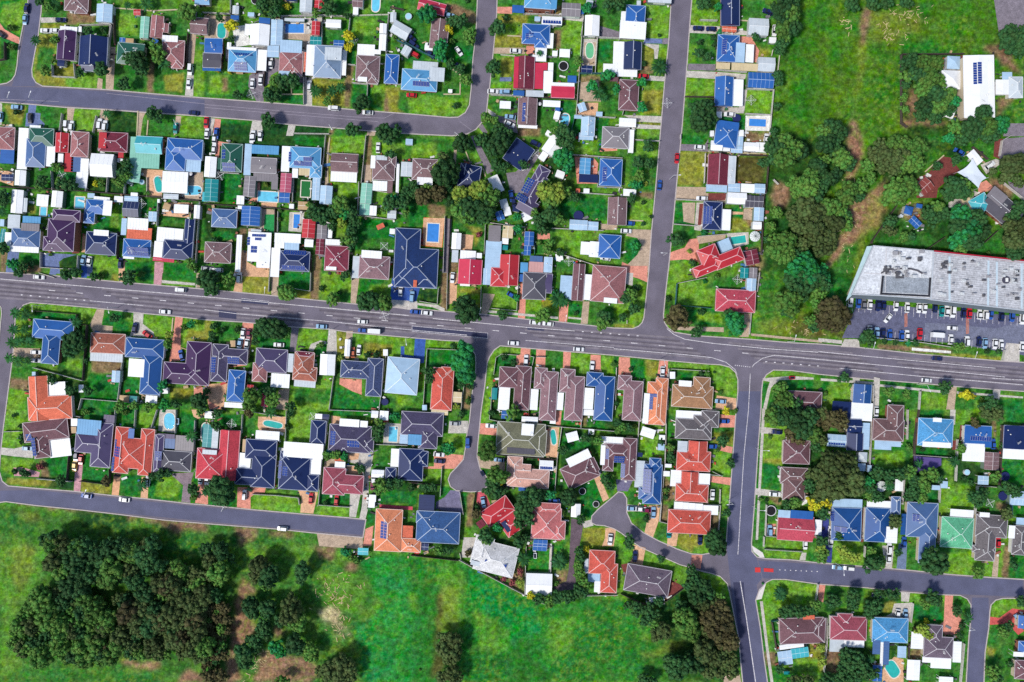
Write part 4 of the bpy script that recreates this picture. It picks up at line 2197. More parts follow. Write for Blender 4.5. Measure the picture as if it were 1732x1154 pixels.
t 1500 180 60 b
t 1680 200 70 m
t 1700 300 50 d
t 1560 260 45 b
t 1700 80 60 b
t 1700 550 60 n
t 1660 640 60 d
t 1720 740 60 n
t 1650 560 40 n
t 1690 800 60 y
t 1460 800 40 d
t 1530 790 50 m
t 1290 770 20 d
t 1240 760 20 m
t 130 1110 55 d
t 275 920 30 d
t 70 150 40 m
t 130 150 35 d
t 30 110 35 d
t 180 140 20 l
t 400 270 30 d
t 440 680 30 m
t 440 740 25 d
t 480 400 40 d
t 480 320 35 m
t 920 1020 25 m
t 870 140 20 d
t 1320 230 20 m
t 30 180 30 m
t 1400 770 15 d
F w 230 -200 190 420
F w 450 -300 430 420
F w 430 420 385 940 460 960
F d 470 240 830 250
F w 510 520 910 555
F w 780 800 895 805 880 1020 820 1000
F w 1285 800 1275 1060 1370 1070
F w 830 520 910 560
F w 895 670 890 790
F w 1265 1070 1260 1154
T 1038 923
a o 170 -10 270 20 240 180 130 150 160 100
a l 60 -10 170 0 150 100 60 150
a l 270 40 460 120 620 180 650 200 560 340 440 250 300 180 250 140
a rd2 60 160 110 150 300 170 420 230 490 290 600 350 440 460 480 320 100 280
a n 80 350 460 440 440 470 290 490 230 480 70 400
a l 740 230 880 230 960 290 980 500 900 450 700 300
a g 250 500 300 400 600 350 900 400 1000 500 1080 900 1070 1154 150 1154 400 850 250 700 140 500
a e 0 430 150 500 250 800 420 830 300 1000 200 1160 0 1160
a n 150 480 600 380 1000 500 1060 1154 500 1154 430 900 480 830
a y 480 830 620 780 600 840 500 900 280 960 240 920
a t 930 1100 1060 1070 1080 1160 930 1160
a l 680 0 830 20 800 60 700 60
a y 540 0 680 0 660 60 560 20
a l 1270 40 1580 60 1570 120 1280 90
a l 1270 10 1590 10 1590 40 1270 30
a c 1590 60 1630 60 1620 125 1570 120
a g 1630 50 1740 60 1740 140 1620 125
a l 1330 290 1450 285 1740 330 1700 500 1330 600 1320 900 1280 800 1230 500 1290 400
a g 1210 470 1240 470 1300 900 1330 1154 1300 1154 1250 800
a c 1235 470 1260 470 1310 880 1350 1154 1325 1154 1290 900
a d 1280 900 1370 900 1370 1010 1290 1010
a g 1340 640 1420 640 1440 830 1370 860
a y 1640 820 1740 810 1740 960 1640 960
a l 1540 950 1740 960 1740 1130 1560 1110
a e 1350 1020 1540 1100 1600 1160 1340 1160
a r 660 80 750 75 735 195 655 180
h mv 10 | h 95 180 480 410 dgm
h mv -2 | h 1400 610 1780 830 mv | f or 1600 590 1700 625
s wh 300 430 430 475 -10 f
s wh 1400 830 1610 870 -8 f
s cy 1500 865 1650 950 -8 f
s lb 1390 890 1510 1010 -8 f
s tl 1440 1065 1490 1090 0 f
c nv 180 90 95
b w 1170 0 1260 60 1275 100 1240 100 1180 50
b w 1290 310 1250 450 1200 460 1230 370
b r 1195 185 1240 185 1240 225 1195 225
b r 1270 190 1350 195 1350 225 1270 220
t 870 0 80 d
t 400 110 35 d
t 660 210 50 d
t 680 290 60 d
t 740 340 70 d
t 800 400 60 d
t 640 340 60 d
t 700 430 70 d
t 560 500 50 d
t 200 530 60 d
t 290 550 60 d
t 270 620 60 d
t 340 660 60 m
t 400 730 80 n
t 350 600 50 d
t 600 620 100 m
t 640 720 80 m
t 590 680 60 m
t 740 500 70 n
t 840 480 60 n
t 900 440 50 m
t 900 540 80 b
t 820 600 90 b
t 940 640 80 b
t 860 700 90 b
t 960 730 70 b
t 780 700 60 n
t 780 800 60 n
t 870 800 60 b
t 990 820 70 b
t 930 870 60 n
t 760 880 90 n
t 850 950 70 n
t 720 960 80 d
t 620 1000 80 d
t 500 990 80 d
t 520 1060 70 d
t 640 930 50 d
t 800 1050 70 n
t 940 980 60 n
t 1000 950 50 n
t 1000 1060 60 n
t 900 1070 60 n
t 1020 1000 40 n
t 250 1130 50 d
t 320 1154 50 d
t 1410 410 60 P
t 1500 540 60 d
t 1440 560 50 d
t 1580 550 60 d
t 1670 540 50 d
t 1700 500 50 m
t 1400 1040 40 d
t 1540 1150 60 n
t 1640 1150 60 n
t 380 470 45 d
t 130 500 40 d
t 1260 320 10 e
F d 60 400 230 480 290 490 440 460 590 350
F w 1270 25 1590 45
F b 1330 630 1390 620
F d 1330 640 1370 880
F w 1720 320 1700 460
T 1384 0
a k 1480 -30 1800 -30 1800 400 1700 300 1530 310
a d 380 90 430 100 400 350 350 400 340 250
a y 430 90 880 120 850 260 700 330 520 370 430 300
a e 690 390 960 350 1110 440 1090 470 700 460
a d 270 1010 340 1020 350 1154 250 1154
a y 330 340 420 360 350 760 320 1010 290 1010 320 700
a d 1400 380 1580 380 1730 620 1640 600 1490 470
a n 690 465 1220 465 1220 1000 690 1050
a d 700 980 720 1000 1100 1030 1080 1060 800 1070 740 1084 700 1060
a n 750 1060 1140 1060 1240 1154 740 1154
a or 1040 490 1085 490 1085 585 1040 585
a rd2 1200 470 1230 470 1260 1000 1230 1000
a d 750 770 830 770 830 970 760 970
a e 1500 480 1560 560 1500 610
a g 1540 880 1800 880 1800 1040 1560 1000
a d 1510 810 1660 810 1570 900 1540 1000 1510 1000
a k 1600 1045 1760 1045 1760 1154 1560 1154
h wh -1 2 | k wh 1228 465 1490 1000 | f wh 1445 515 1475 920 | p 1308 530 1342 715 1 9 | p 1345 525 1385 710 1 9
h wh 0 | k wh 1500 675 1620 800 | h 1610 650 1730 830 lg | f lb 1555 610 1640 675
s wh 1040 595 1205 755 2 h
s lb 1090 475 1200 585 3 h
s wh 1080 930 1150 1000 20 f
s wh 800 570 835 620 20 f
t 280 40 60 d
t 450 20 60 d
t 570 20 60 d
t 730 0 60 d
t 240 80 25 m
t 110 1080 75 d
t 170 1110 70 d
t 50 1120 70 m
t 760 530 70 d
t 870 540 70 m
t 980 540 70 m
t 760 650 60 m
t 830 640 75 d
t 930 660 85 m
t 1020 700 60 m
t 880 760 70 m
t 980 810 80 d
t 1080 810 70 m
t 1140 850 55 e
t 900 890 75 d
t 1000 900 75 m
t 1100 940 50 d
t 860 980 50 d
t 980 990 60 d
t 720 830 35 m
t 730 930 35 m
t 740 720 40 d
t 1390 960 70 d
t 1300 1080 90 d
t 1420 1060 80 m
t 1540 1060 70 e
t 1150 1080 60 m
t 1200 1150 50 m
t 1480 1140 60 d
t 1600 340 90 d
t 1700 330 80 d
t 1620 250 50 d
t 1690 430 60 d
t 1740 270 60 d
t 1400 860 20 m
F d 690 470 1220 465
F d 690 470 690 1050
F d 690 1050 740 1084
T 1384 231
a l 370 0 560 0 440 80 420 130 370 100
a d3 240 0 350 0 370 120 360 230 290 340 290 390 220 390 240 250 250 100
a d3 300 500 440 480 510 400 580 330 620 380 500 540 600 620 560 680 380 830 250 920 130 1040 60 1154 40 1120 170 880 270 760 270 580
a y 450 540 600 580 560 700 400 850 320 1154 290 1154 330 900 380 730
a d3 170 830 330 860 230 940 180 1000 60 1130 100 1040
a g 230 920 330 920 290 1154 100 1154
a g 880 0 1060 0 1060 130 900 260
a n 0 0 240 0 240 230 200 400 0 440
a n 430 80 900 80 900 320 560 400 430 300
a rd2 930 310 1050 170 1120 180 1200 290 1130 340 1010 440 1000 520 830 520 830 360
a g 1260 60 1500 60 1480 170 1400 200 1310 110
a n 900 60 1260 60 1260 200 1100 180 1060 120
a k 1560 20 1800 0 1800 180 1700 160 1650 190 1530 190 1530 90
a rd2 1490 30 1560 20 1530 90 1530 190 1480 170
a n 540 640 1000 540 1400 620 1450 800 1400 950 980 960 900 960 450 900
a g 690 700 760 680 900 830 1000 880 940 940 450 910 540 800
a d 720 600 860 560 870 700 800 740 690 670
a k 1600 380 1800 430 1800 560 1640 470
a c 1370 240 1500 190 1530 200 1530 240 1420 320
a d 1450 340 1560 380 1660 480 1640 540 1440 440
a r 1350 400 1420 370 1480 430 1460 460 1350 480
a n 1400 900 1600 700 1800 500 1800 1050 1300 980
a g 1400 900 1560 760 1620 1000 1300 980
a c 1100 560 1300 450 1360 480 1290 560 1290 650 1100 600
h cy -30 | h 1290 500 1450 640 | f cm 1225 480 1300 640
h dg 40 | g 1390 510 1720 710 | f gr 1440 450 1590 560
s bl 730 590 800 660 15 h
s rd2 840 365 960 480 -42
s wh 1260 140 1390 220 50 f
s lg 690 660 720 680 30 f
s bl 830 570 880 605 10 f
s bl 770 690 870 760 45 f
S 1180 300 1300 190 1430 350 1350 440
c wh 1450 245 -35 v
c bl 1190 130 30
t 60 60 80 d
t 150 30 60 d
t 40 210 55 m
t 200 190 80 m
t 250 240 60 d
t 150 130 60 d
t 120 340 70 d
t 60 370 60 d
t 20 430 60 d
t 360 420 60 m
t 260 450 70 m
t 220 520 70 m
t 90 600 80 m
t 170 640 60 m
t 440 360 50 m
t 340 510 50 d
t 480 160 70 n
t 420 250 60 m
t 520 80 60 n
t 620 60 70 m
t 720 70 70 m
t 840 90 75 m
t 560 170 80 n
t 660 180 80 n
t 740 200 80 m
t 840 230 60 m
t 640 280 60 n
t 680 270 50 m
t 540 260 60 n
t 780 270 50 m
t 680 400 60 m
t 760 400 70 m
t 640 460 80 m
t 720 470 80 m
t 590 520 60 m
t 790 450 60 m
t 680 540 50 m
t 230 740 60 m
t 140 740 70 n
t 50 700 70 n
t 80 850 70 n
t 30 960 70 n
t 100 920 50 n
t 220 660 50 d
t 20 1120 50 e
t 1140 420 80 d
t 1220 410 60 m
t 1100 500 60 d
t 1200 480 70 d
t 1260 470 50 m
t 1160 200 45 d
t 1000 600 60 m
t 930 650 60 d
t 1060 660 60 d
t 980 700 60 d
t 1200 660 80 e
t 1320 700 80 d
t 1180 750 80 d
t 1280 790 90 e
t 1380 800 70 d
t 1180 860 80 e
t 1280 880 80 d
t 1340 900 50 d
t 1200 930 60 m
t 600 730 50 d
t 600 800 50 n
t 620 700 40 d
t 780 850 40 d
t 720 850 40 m
t 1100 20 50 e
t 1200 30 60 d
t 1300 0 60 d
t 1410 10 50 d
t 1620 240 80 n
t 1700 230 80 n
t 1580 340 60 n
t 1680 380 50 n
t 1600 300 60 n
t 1470 300 35 n
t 1700 600 60 d
t 1650 680 60 d
t 1600 760 60 n
t 1700 760 80 n
t 1640 880 80 n
t 1720 900 70 n
t 1660 980 70 d
t 1440 990 20 m
t 1000 250 40 d
F d 1290 95 1420 200
F t 1060 160 900 300
F w 1530 380 1730 540
F w 1610 0 1540 40 1520 170
F d 650 590 440 890 440 910
F d 900 960 1060 850
F d 1390 900 1500 800
T 1384 462
a kc 330 250 1760 370 1760 700 1400 640 1140 590 500 550 200 550
a kb 900 420 1100 430 1500 470 1760 400 1760 680 1140 590 900 580
a n 0 0 280 0 250 250 0 250
a e 100 30 270 40 200 220 60 200
a d2 0 460 240 480 200 560 0 540
a c 0 550 200 570 200 600 0 580
a g 0 590 190 605 190 630 0 605
a c 220 560 340 560 350 630 190 625
a d 500 600 1140 650 1140 690 500 640
a g 500 570 780 590 780 620 500 600
a w 790 630 1120 660 1120 680 790 655
a g 530 640 790 665 790 680 530 665
a g 1120 620 1560 650 1550 740 1120 700
a y 1120 680 1550 710 1540 740 1100 700
a c 1590 590 1700 600 1700 750 1545 740
a g 20 860 290 885 290 910 20 890
a c 20 890 510 925 510 945 20 910
a c 290 885 350 890 350 920 290 915
a l 20 910 290 940 290 1154 100 1154 20 1154
a e 20 910 100 920 80 1040 10 1020
a c 470 880 520 890 510 1154 465 1154
a e 525 900 1100 970 1100 1000 525 940
a c 515 940 1100 1000 1100 1020 515 960
a g 520 960 850 980 830 1154 515 1154
a l 860 1010 1090 1020 1070 1154 860 1154
a g 530 970 840 990 830 1080 520 1060
a t 1110 960 1170 965 1150 1154 1080 1154
a g 1170 970 1730 1010 1730 1030 1170 990
a c 1170 1000 1730 1045 1730 1060 1170 1020
a g 1160 1030 1500 1040 1500 1154 1150 1154
a c 1475 985 1540 990 1530 1070 1475 1070
a e 1530 1060 1730 1070 1730 1154 1530 1154
a l 1320 1070 1480 1080 1480 1154 1320 1154
h nv 4 | g 295 940 450 1100 db2 | f nv 115 1085 280 1250 | f wh 275 1095 460 1250
c wh 272 245 93 v
c bl 340 250 93
c gr 385 262 93
c wh 437 265 93
c nv 505 278 93
c nv 553 270 93
c wh 657 278 93
c wh 753 290 93
c wh 852 295 93
c wh 900 298 93
c nv 988 290 93
c tl 1045 325 93
c wh 1087 318 93
c wh 1137 330 93 v
c nv 1228 335 93
c rd 1278 338 93
c wh 1365 348 93
c wh 1415 348 93 v
c bl 1460 350 93
c nv 1550 362 93
c bl 1640 368 93
c wh 590 382 -52
c wh 435 490 93
c lb 495 505 93
c nv 545 515 93
c bl 603 520 93
c bl 705 530 93
c wh 750 525 93
c rd 858 515 93
c wh 1135 466 4
c wh 1000 525 4 b
c wh 1122 560 93
c wh 1258 575 93 v
c nv 1360 578 93
c lb 1410 595 93
c wh 1495 600 93
c wh 1547 603 93
c wh 1725 620 93
c wh 1725 390 93 v
c nv 1005 722 5
c wh 920 908 5
t 100 310 100 b
t 180 360 90 b
t 60 400 80 b
t 210 410 60 b
t 140 430 70 b
t 40 320 60 n
t 20 30 70 e
t 50 110 60 d
t 410 530 60 d
t 440 570 50 d
t 380 560 40 d
t 1185 625 45 m
t 820 590 30 d
t 760 590 25 e
t 560 575 25 d
t 650 585 25 d
t 1430 660 25 d
t 1520 665 25 d
t 215 885 48 d
t 1065 965 55 d
t 590 1000 45 m
t 745 1020 35 m
t 1240 1030 45 y
t 1290 1040 30 y
t 1470 1100 60 d
t 1410 1130 50 d
t 1380 1070 20 l
t 270 950 15 m
t 60 1020 20 m
F w 500 550 880 590 1140 630
F w 1545 735 1565 650
F w 450 950 455 1154
F w 850 1000 840 1154
F w 280 940 270 1080
T 1384 693
a l 745 0 830 0 800 260 740 200
a g 720 60 820 80 800 260 720 240
a e 860 0 1060 0 1050 100 850 60
a c 1115 0 1160 0 1155 130 1110 110
a l 1160 0 1370 0 1350 130 1170 120
a g 1370 0 1600 0 1560 130 1350 130
a e 1580 0 1740 0 1740 130 1590 110
a g 430 350 780 270 780 500 500 540 430 500
a l 460 380 740 340 730 480 480 500
a g 740 250 800 260 790 380 720 360
a n 800 310 1150 330 1150 560 800 560
a e 820 320 1090 340 1080 400 800 390
a l 1050 420 1150 420 1130 560 1050 500
a rd2 820 70 850 70 830 300 805 290
a rd2 1200 130 1240 130 1230 260 1190 260
a rd2 1130 260 1180 260 1160 340 1130 340
a n 1180 440 1540 470 1530 650 1180 620
a e 1550 430 1740 430 1720 650 1530 620
a n 380 520 1030 500 1020 780 380 760
a e 820 680 990 680 1000 780 730 770
a l 1030 620 1330 650 1310 900 1020 890
a g 1340 640 1560 660 1600 860 1560 910 1330 880
a d 1500 780 1600 800 1580 860 1500 840
a e 1640 800 1740 810 1740 900 1640 900
a d 1460 90 1510 90 1500 230 1480 230
a rd2 375 830 405 830 380 1120 360 1120
a bl2 0 900 90 920 90 1154 0 1154
a l 130 1080 360 1110 340 1154 110 1154
a n 380 1110 470 1120 460 1154 380 1154
a n 1160 420 1220 440 1180 620 1140 620
h mv 3 | h 460 80 725 265 brt | h 580 -40 720 200 brt | f lb 475 250 620 340 | f lb 615 265 700 315
h sk 3 | h 840 75 1140 310 skt | f wh 880 275 1125 320 | f wh 970 70 1045 105
h bl 3 | k bl 1235 135 1465 290 | f wh 1220 265 1410 440 | p 1285 225 1460 265 9 1 | f bl 1410 270 1465 320
s br 1405 360 1530 510 3
h nv 3 | k nv 1565 135 1760 335 | f wh 1560 330 1760 420
h bl 2 | g 245 80 365 200 nv | g 240 200 380 345 nv | f lb 370 110 435 340
h bl 2 | h 110 830 365 1110 db2 | f lb 115 755 375 840 | p 100 860 135 940 1 5 | p 140 990 235 1035 2 1
h bl 3 | h 395 830 605 1120 db2 | f wh 410 770 615 840 | f wh 565 990 670 1130
h bl 2 | h 615 735 695 885 sl
h bl 3 | h 745 785 1010 1080 sl | h 850 1000 990 1300 sl | f db2 700 880 745 1060 | p 800 885 850 945 2 3
h mg 4 | h 1035 910 1310 1170 mgt | f wh 1115 845 1315 910
h br 4 | h 1330 890 1600 1080 grt | h 1330 960 1500 1280 grt | f wh 1365 870 1450 910
h gr 4 | h 1640 980 1760 1230 grt | f wh 1610 980 1665 1090 | f lb 1675 915 1760 975
s lb 75 210 235 315 4 p
s lg 340 360 415 445 3 h
s wh 650 590 720 690 3 f
s lb 335 455 400 520 3 f
s lb 415 470 450 530 3 f
s lb 1350 560 1440 635 3 f
s lb 960 640 1030 680 3 f
s lb 1035 605 1095 665 3 f
s lb 1620 690 1760 810 3
s or 1075 1080 1120 1130 3 f
H 810 390 880 400 1040 410 1040 470 920 530 810 530
u 535 650 45
w nv 1580 565 38
w nv 1560 730 38
w wh 1257 530 25
c wh 490 20 92
c wh 105 1030 93
c bl 725 1120 93
c bl 1055 1110 93
c rd 1520 1120 90
c wh 105 1120 93
c wh 180 1010 0
c bl 1480 290 90
t 100 60 70 b
t 180 120 70 b
t 60 130 50 b
t 200 60 50 b
t 20 260 50 n
t 20 30 60 n
t 100 440 90 n
t 200 430 80 n
t 60 530 90 n
t 160 540 100 n
t 280 560 90 n
t 260 460 70 n
t 60 640 90 n
t 170 660 90 n
t 290 660 80 n
t 330 600 50 n
t 120 720 60 n
t 30 780 55 y
t 80 790 40 y
t 30 860 60 d
t 170 1060 35 d
t 500 540 60 d
t 420 600 50 e
t 450 680 50 d
t 430 730 40 m
t 590 560 60 d
t 600 640 45 p
t 700 540 60 d
t 760 530 60 m
t 850 460 40 p
t 960 540 60 m
t 1020 580 40 d
t 800 600 60 d
t 870 600 60 m
t 900 660 50 m
t 800 700 60 d
t 870 740 50 m
t 760 740 40 d
t 640 930 50 n
t 650 970 40 n
t 500 740 50 d
t 1150 440 50 p
t 1210 330 40 m
t 1300 740 50 p
t 1350 740 60 d
t 1390 710 45 d
t 1340 790 40 d
t 1600 660 60 d
t 1660 700 50 d
t 1590 880 50 n
t 1490 570 45 m
t 1420 40 60 n
t 1500 30 60 n
t 1320 110 40 b
t 1560 300 30 d
t 880 340 20 d
t 760 320 30 m
t 1290 620 25 d
t 1230 580 25 d
t 20 1110 50 d
F w 440 0 430 350 420 500
F w 745 0 740 250
F d 840 0 800 260 800 540
F w 800 380 1150 405
F w 1165 250 1150 600
F d 1540 130 1520 640
F w 1335 640 1310 890
F w 720 520 700 780
F w 1010 780 1020 620
F w 1340 640 1560 655
F b 1620 760 1620 880
F d 380 760 600 770 740 770
T 1384 923
a bl2 60 0 120 0 110 145 60 140
a l 0 0 60 0 60 140 0 140
a l 120 0 330 0 390 110 380 170 110 150
a g 380 0 520 0 540 130 390 170
a c 540 0 640 0 620 200 560 190
a d 560 130 630 140 620 200 560 195
a sl3 680 -20 750 -20 740 205 660 195
a g 750 0 900 0 880 220 740 200
a l 1060 60 1300 50 1500 60 1480 260 1060 240
a g 900 0 1130 0 1130 60 900 60
a t 1490 50 1530 50 1515 265 1465 260
a d 1570 0 1630 0 1605 275 1545 265
a l 1530 40 1570 40 1545 265 1515 265
a e 1620 0 1740 0 1740 285 1610 275
a r 0 325 60 330 40 480 0 460
a g 60 335 380 360 380 480 60 560
a n 60 400 180 400 180 560 60 560
a l 400 370 700 390 700 440 400 430
a n 380 440 700 440 640 520 540 610 380 610
a y 560 480 670 480 600 570 540 560
a c 700 390 775 395 765 475 700 470
a c 640 490 800 480 780 640 640 620 560 600 620 570
a l 780 400 1070 415 1060 480 780 470
a e 800 500 1060 510 1050 630 1000 670 800 620
a r 1070 415 1140 420 1130 560 1210 620 1190 780 1080 770 1010 680 1060 640
a g 1140 420 1230 430 1290 500 1290 600 1210 1154 1160 1154 1220 800 1210 600 1140 530
a d 1130 510 1180 520 1210 610 1190 640 1120 560
a l 1450 560 1540 450 1740 450 1740 560 1640 530 1550 590 1460 600
a rr 1450 600 1530 610 1640 530 1740 545 1740 600 1660 620 1740 720 1690 755 1600 660 1450 670
a g 1450 670 1600 670 1740 780 1640 900 1630 1154 1400 1154 1430 900
a y 1430 860 1500 880 1480 950 1420 920
a n 70 850 450 850 500 1154 0 1154
a y 0 780 60 780 50 1060 0 1060
a d 60 880 200 880 200 1080 60 1060
a n 600 820 680 830 640 970 600 960
a o 640 940 720 960 720 1154 540 1154 540 1050
a d 780 880 880 880 870 960 760 960
a g 880 1000 1180 1000 1160 1154 860 1154
h cp 2 | h 100 600 410 800 cp | h 160 575 290 690 cp | f lg 95 790 215 900 | f wh 215 800 390 860
h bl 2 | h 455 610 760 820 skt | f sl 460 790 525 920 | f wh 525 790 550 1020 | f sl 550 790 600 1010 | f lb 670 850 745 950
h gr 3 | h 890 770 1140 950 dgm | h 910 670 1050 830 dgm | f wh 785 730 890 875 | f wh 1140 810 1210 990 | f wh 950 950 1125 1040 | f wh 880 940 960 990
h mv 3 | h 1300 0 1500 60 grt
h rr 3 | g 1690 590 1790 700 bl
h sk 3 | h 1690 810 1850 930 bl | f wh 1650 900 1740 940
h mv 3 | h 1660 970 1800 1130 mv
h gr 2 | h -80 610 60 820 mv
s wh 750 965 860 1140 3 f
s wh 1020 1110 1140 1170 3 f
s bl 460 1010 540 1150 3 f
P k 550 970 700 1115 40 tl
c lb 165 185 5
c wh 258 192 5 v
c wh 595 100 92
c wh 668 585 100
c lb 735 580 98
c lb 1690 620 60 v
c wh 600 20 92 v
c nv 500 420 5
t 30 80 60 m
t 20 30 50 l
t 220 60 60 l
t 300 100 50 l
t 460 150 70 d
t 520 150 50 m
t 530 120 40 m
t 980 130 110 d
t 930 170 60 d
t 1350 230 50 m
t 670 60 35 d
t 440 40 40 m
t 1650 170 35 d
t 120 470 60 d
t 290 430 60 d
t 280 500 50 d
t 470 520 70 d
t 420 560 50 d
t 500 400 40 d
t 600 410 50 d
t 660 400 35 d
t 960 440 60 d
t 900 490 45 m
t 1000 470 45 d
t 880 710 55 l
t 930 760 35 l
t 910 640 25 y
t 1110 780 30 d
t 1190 755 30 d
t 1170 550 40 d
t 1210 680 30 d
t 1270 610 45 p
t 1560 730 50 m
t 1600 680 45 d
t 1470 1070 60 m
t 1500 1120 50 d
t 1720 470 50 d
t 230 920 60 d
t 320 960 70 d
t 240 1010 70 d
t 360 1040 70 d
t 440 1080 60 d
t 300 1100 70 d
t 180 1110 60 d
t 80 1130 60 d
t 440 960 40 p
t 50 700 10 m
t 30 980 40 l
t 1180 880 10 m
t 1620 1000 30 d
t 20 860 35 l
t 820 700 25 b
F w 60 600 65 790 40 1060
F w 440 610 450 700
F w 770 640 790 480
F w 1220 820 1190 1154
F w 385 0 380 90
F d 760 820 750 950"""
# ---------------------------------------------------------------- palettes (colours as they stand in daylight)
TILE = set('br brt pk mv mp cp cpt pkt bn tn2 ol grt dg2 dgm rdt crt rm rm2 or orl ort ma wht nvr mgt bs sp skt'.split())
RC = dict(nv=(24,44,98,'navy'), nvr=(26,54,108,'navy'), db2=(32,86,158,'blue'), db=(36,52,96,'dark-blue'), bl=(44,104,185,'blue'),
 sk=(92,165,218,'sky-blue'), skt=(78,155,212,'sky-blue'), lb=(172,203,230,'pale-blue'), sl=(80,114,168,'slate-blue'), bs=(52,92,148,'steel-blue'),
 sp=(62,76,118,'mottled-blue'), tl=(20,145,150,'teal'), cy=(70,190,205,'turquoise'), gn=(38,98,82,'dark-green'), mg=(140,208,186,'mint-green'),
 mgt=(96,186,142,'mint-green'), wh=(246,248,250,'white'), wht=(214,214,216,'off-white'), lg=(198,208,216,'pale-grey'), gr=(140,134,140,'grey'),
 grt=(106,100,104,'dark-grey'), dg=(88,86,98,'charcoal'), dg2=(74,68,100,'purple-grey'), dgm=(106,92,108,'purple-grey'), br=(128,100,104,'brown'),
 brt=(116,86,88,'brown'), pk=(162,106,108,'rosy-brown'), pb=(72,42,88,'plum'), pv=(84,74,114,'violet-grey'), pr=(196,92,118,'rose'),
 cr=(216,52,84,'crimson'), crt=(196,74,92,'crimson'), rd=(204,50,60,'red'), rdt=(206,86,72,'orange-red'), orl=(228,138,98,'apricot'),
 ort=(224,122,76,'apricot'), ma=(122,42,62,'maroon'), rm=(142,56,76,'maroon'), rm2=(200,62,76,'red'), mv=(116,80,88,'mauve-brown'),
 mp=(142,108,116,'mauve-grey'), cp=(162,76,92,'dusky-pink'), cpt=(206,116,116,'salmon'), pkt=(214,164,150,'pale-pink'), bn=(166,96,78,'terracotta'),
 tn=(200,165,120,'tan'), tn2=(166,122,88,'tan'), cm=(226,206,162,'cream'), ol=(122,122,98,'olive'), pp=(218,166,162,'pink'), gb=(134,160,192,'grey-blue'),
 rd2=(150,72,66,'rust'), rr=(214,60,60,'red'), yl=(224,180,50,'yellow'), rt=(214,78,62,'orange-red'), pk2=(116,80,88,'mauve-brown'),
 pk3=(206,116,116,'salmon'), pkl=(214,164,150,'pale-pink'), pkr=(206,116,116,'salmon'), sl2=(104,100,140,'violet-grey'))
RC['or'] = (226,112,82,'orange')
def roofmat(k):
    r,g,b,_ = RC[k]; t = k in TILE; gy_ = .3*r+.55*g+.15*b; ds_ = 0 if k == 'wh' else .05; r, g, b = [(v*(1-ds_)+gy_*ds_)*(1 if k in ('wh','lg','lb') else .95) for v in (r,g,b)]
    if k == 'sp': return mat('roof '+k, (r,g,b), 'tile', .8, .5, 2.0, fine=3.0)
    if k == 'wh': return mat('roof '+k, (r,g,b), 'metalroof', .5, .05, .3)
    return mat('roof '+k, (r,g,b), 'tile' if t else 'metalroof', .8 if t else .45, .16 if t else .10, .35, fine=2.4 if t else 0)
GC = dict(e=(34,114,42), g=(60,116,46), l=(112,156,54), y=(142,142,60), n=(30,68,32), d=(140,108,88), d2=(92,76,44), d3=(150,112,92), e2=(20,132,52), ds=(196,176,140))
PC = dict(t=(186,164,142,'paving'), c=(196,190,182,'driveway'), k=(130,122,132,'driveway'), r=(222,148,128,'brick_paving'), o=(220,174,138,'paving'),
 b=(108,124,168,'driveway'), bl=(56,92,170,'driveway'), bl2=(58,66,140,'driveway'), w=(232,232,228,'paving'), rr=(206,92,88,'driveway'),
 or2=(226,172,132,'driveway'), rd2=(122,62,58,'garden_bed'), pp=(200,150,158,'driveway'), pp2=(140,124,132,'driveway'), pv2=(104,88,98,'driveway'),
 sl2=(116,112,140,'driveway'), sl3=(112,130,160,'driveway'), cr=(206,80,96,'driveway'), pr=(206,92,104,'driveway'), gg=(40,150,80,'garden_bed'), kb=(116,120,142,'car_park'), kc=(98,100,126,'car_park'))
PC['or3'] = (236,112,56,'paving'); PC['or'] = (206,120,56,'paving')
TREEC = dict(d=(50,88,46,'dark-green'), m=(84,122,52,'green'), e=(40,124,60,'bright-green'), l=(128,148,58,'yellow-green'), y=(176,170,40,'yellow'),
 b=(80,76,48,'olive-brown'), n=(76,92,50,'olive-green'), r=(136,72,78,'reddish'), p=(40,92,42,'green'), P=(52,108,56,'green'))
CARC = dict(wh=(236,238,240,'white'), nv=(28,40,90,'navy'), bl=(44,88,170,'blue'), lb=(140,180,214,'silver-blue'), lg=(170,174,180,'grey'), dg=(60,62,72,'dark-grey'),
 gr=(120,122,128,'grey'), rd=(200,36,48,'red'), ma=(130,24,70,'maroon'), tl=(30,140,140,'teal'), yl=(226,178,50,'yellow'))
CARC['or'] = (196,104,70,'copper')
POOLC = dict(tl=(50,180,172,'green-blue'), bl=(66,140,222,'blue'), sk=(110,205,236,'pale-blue'), gn=(110,190,140,'green'), gg=(20,110,50,'dark-green'))

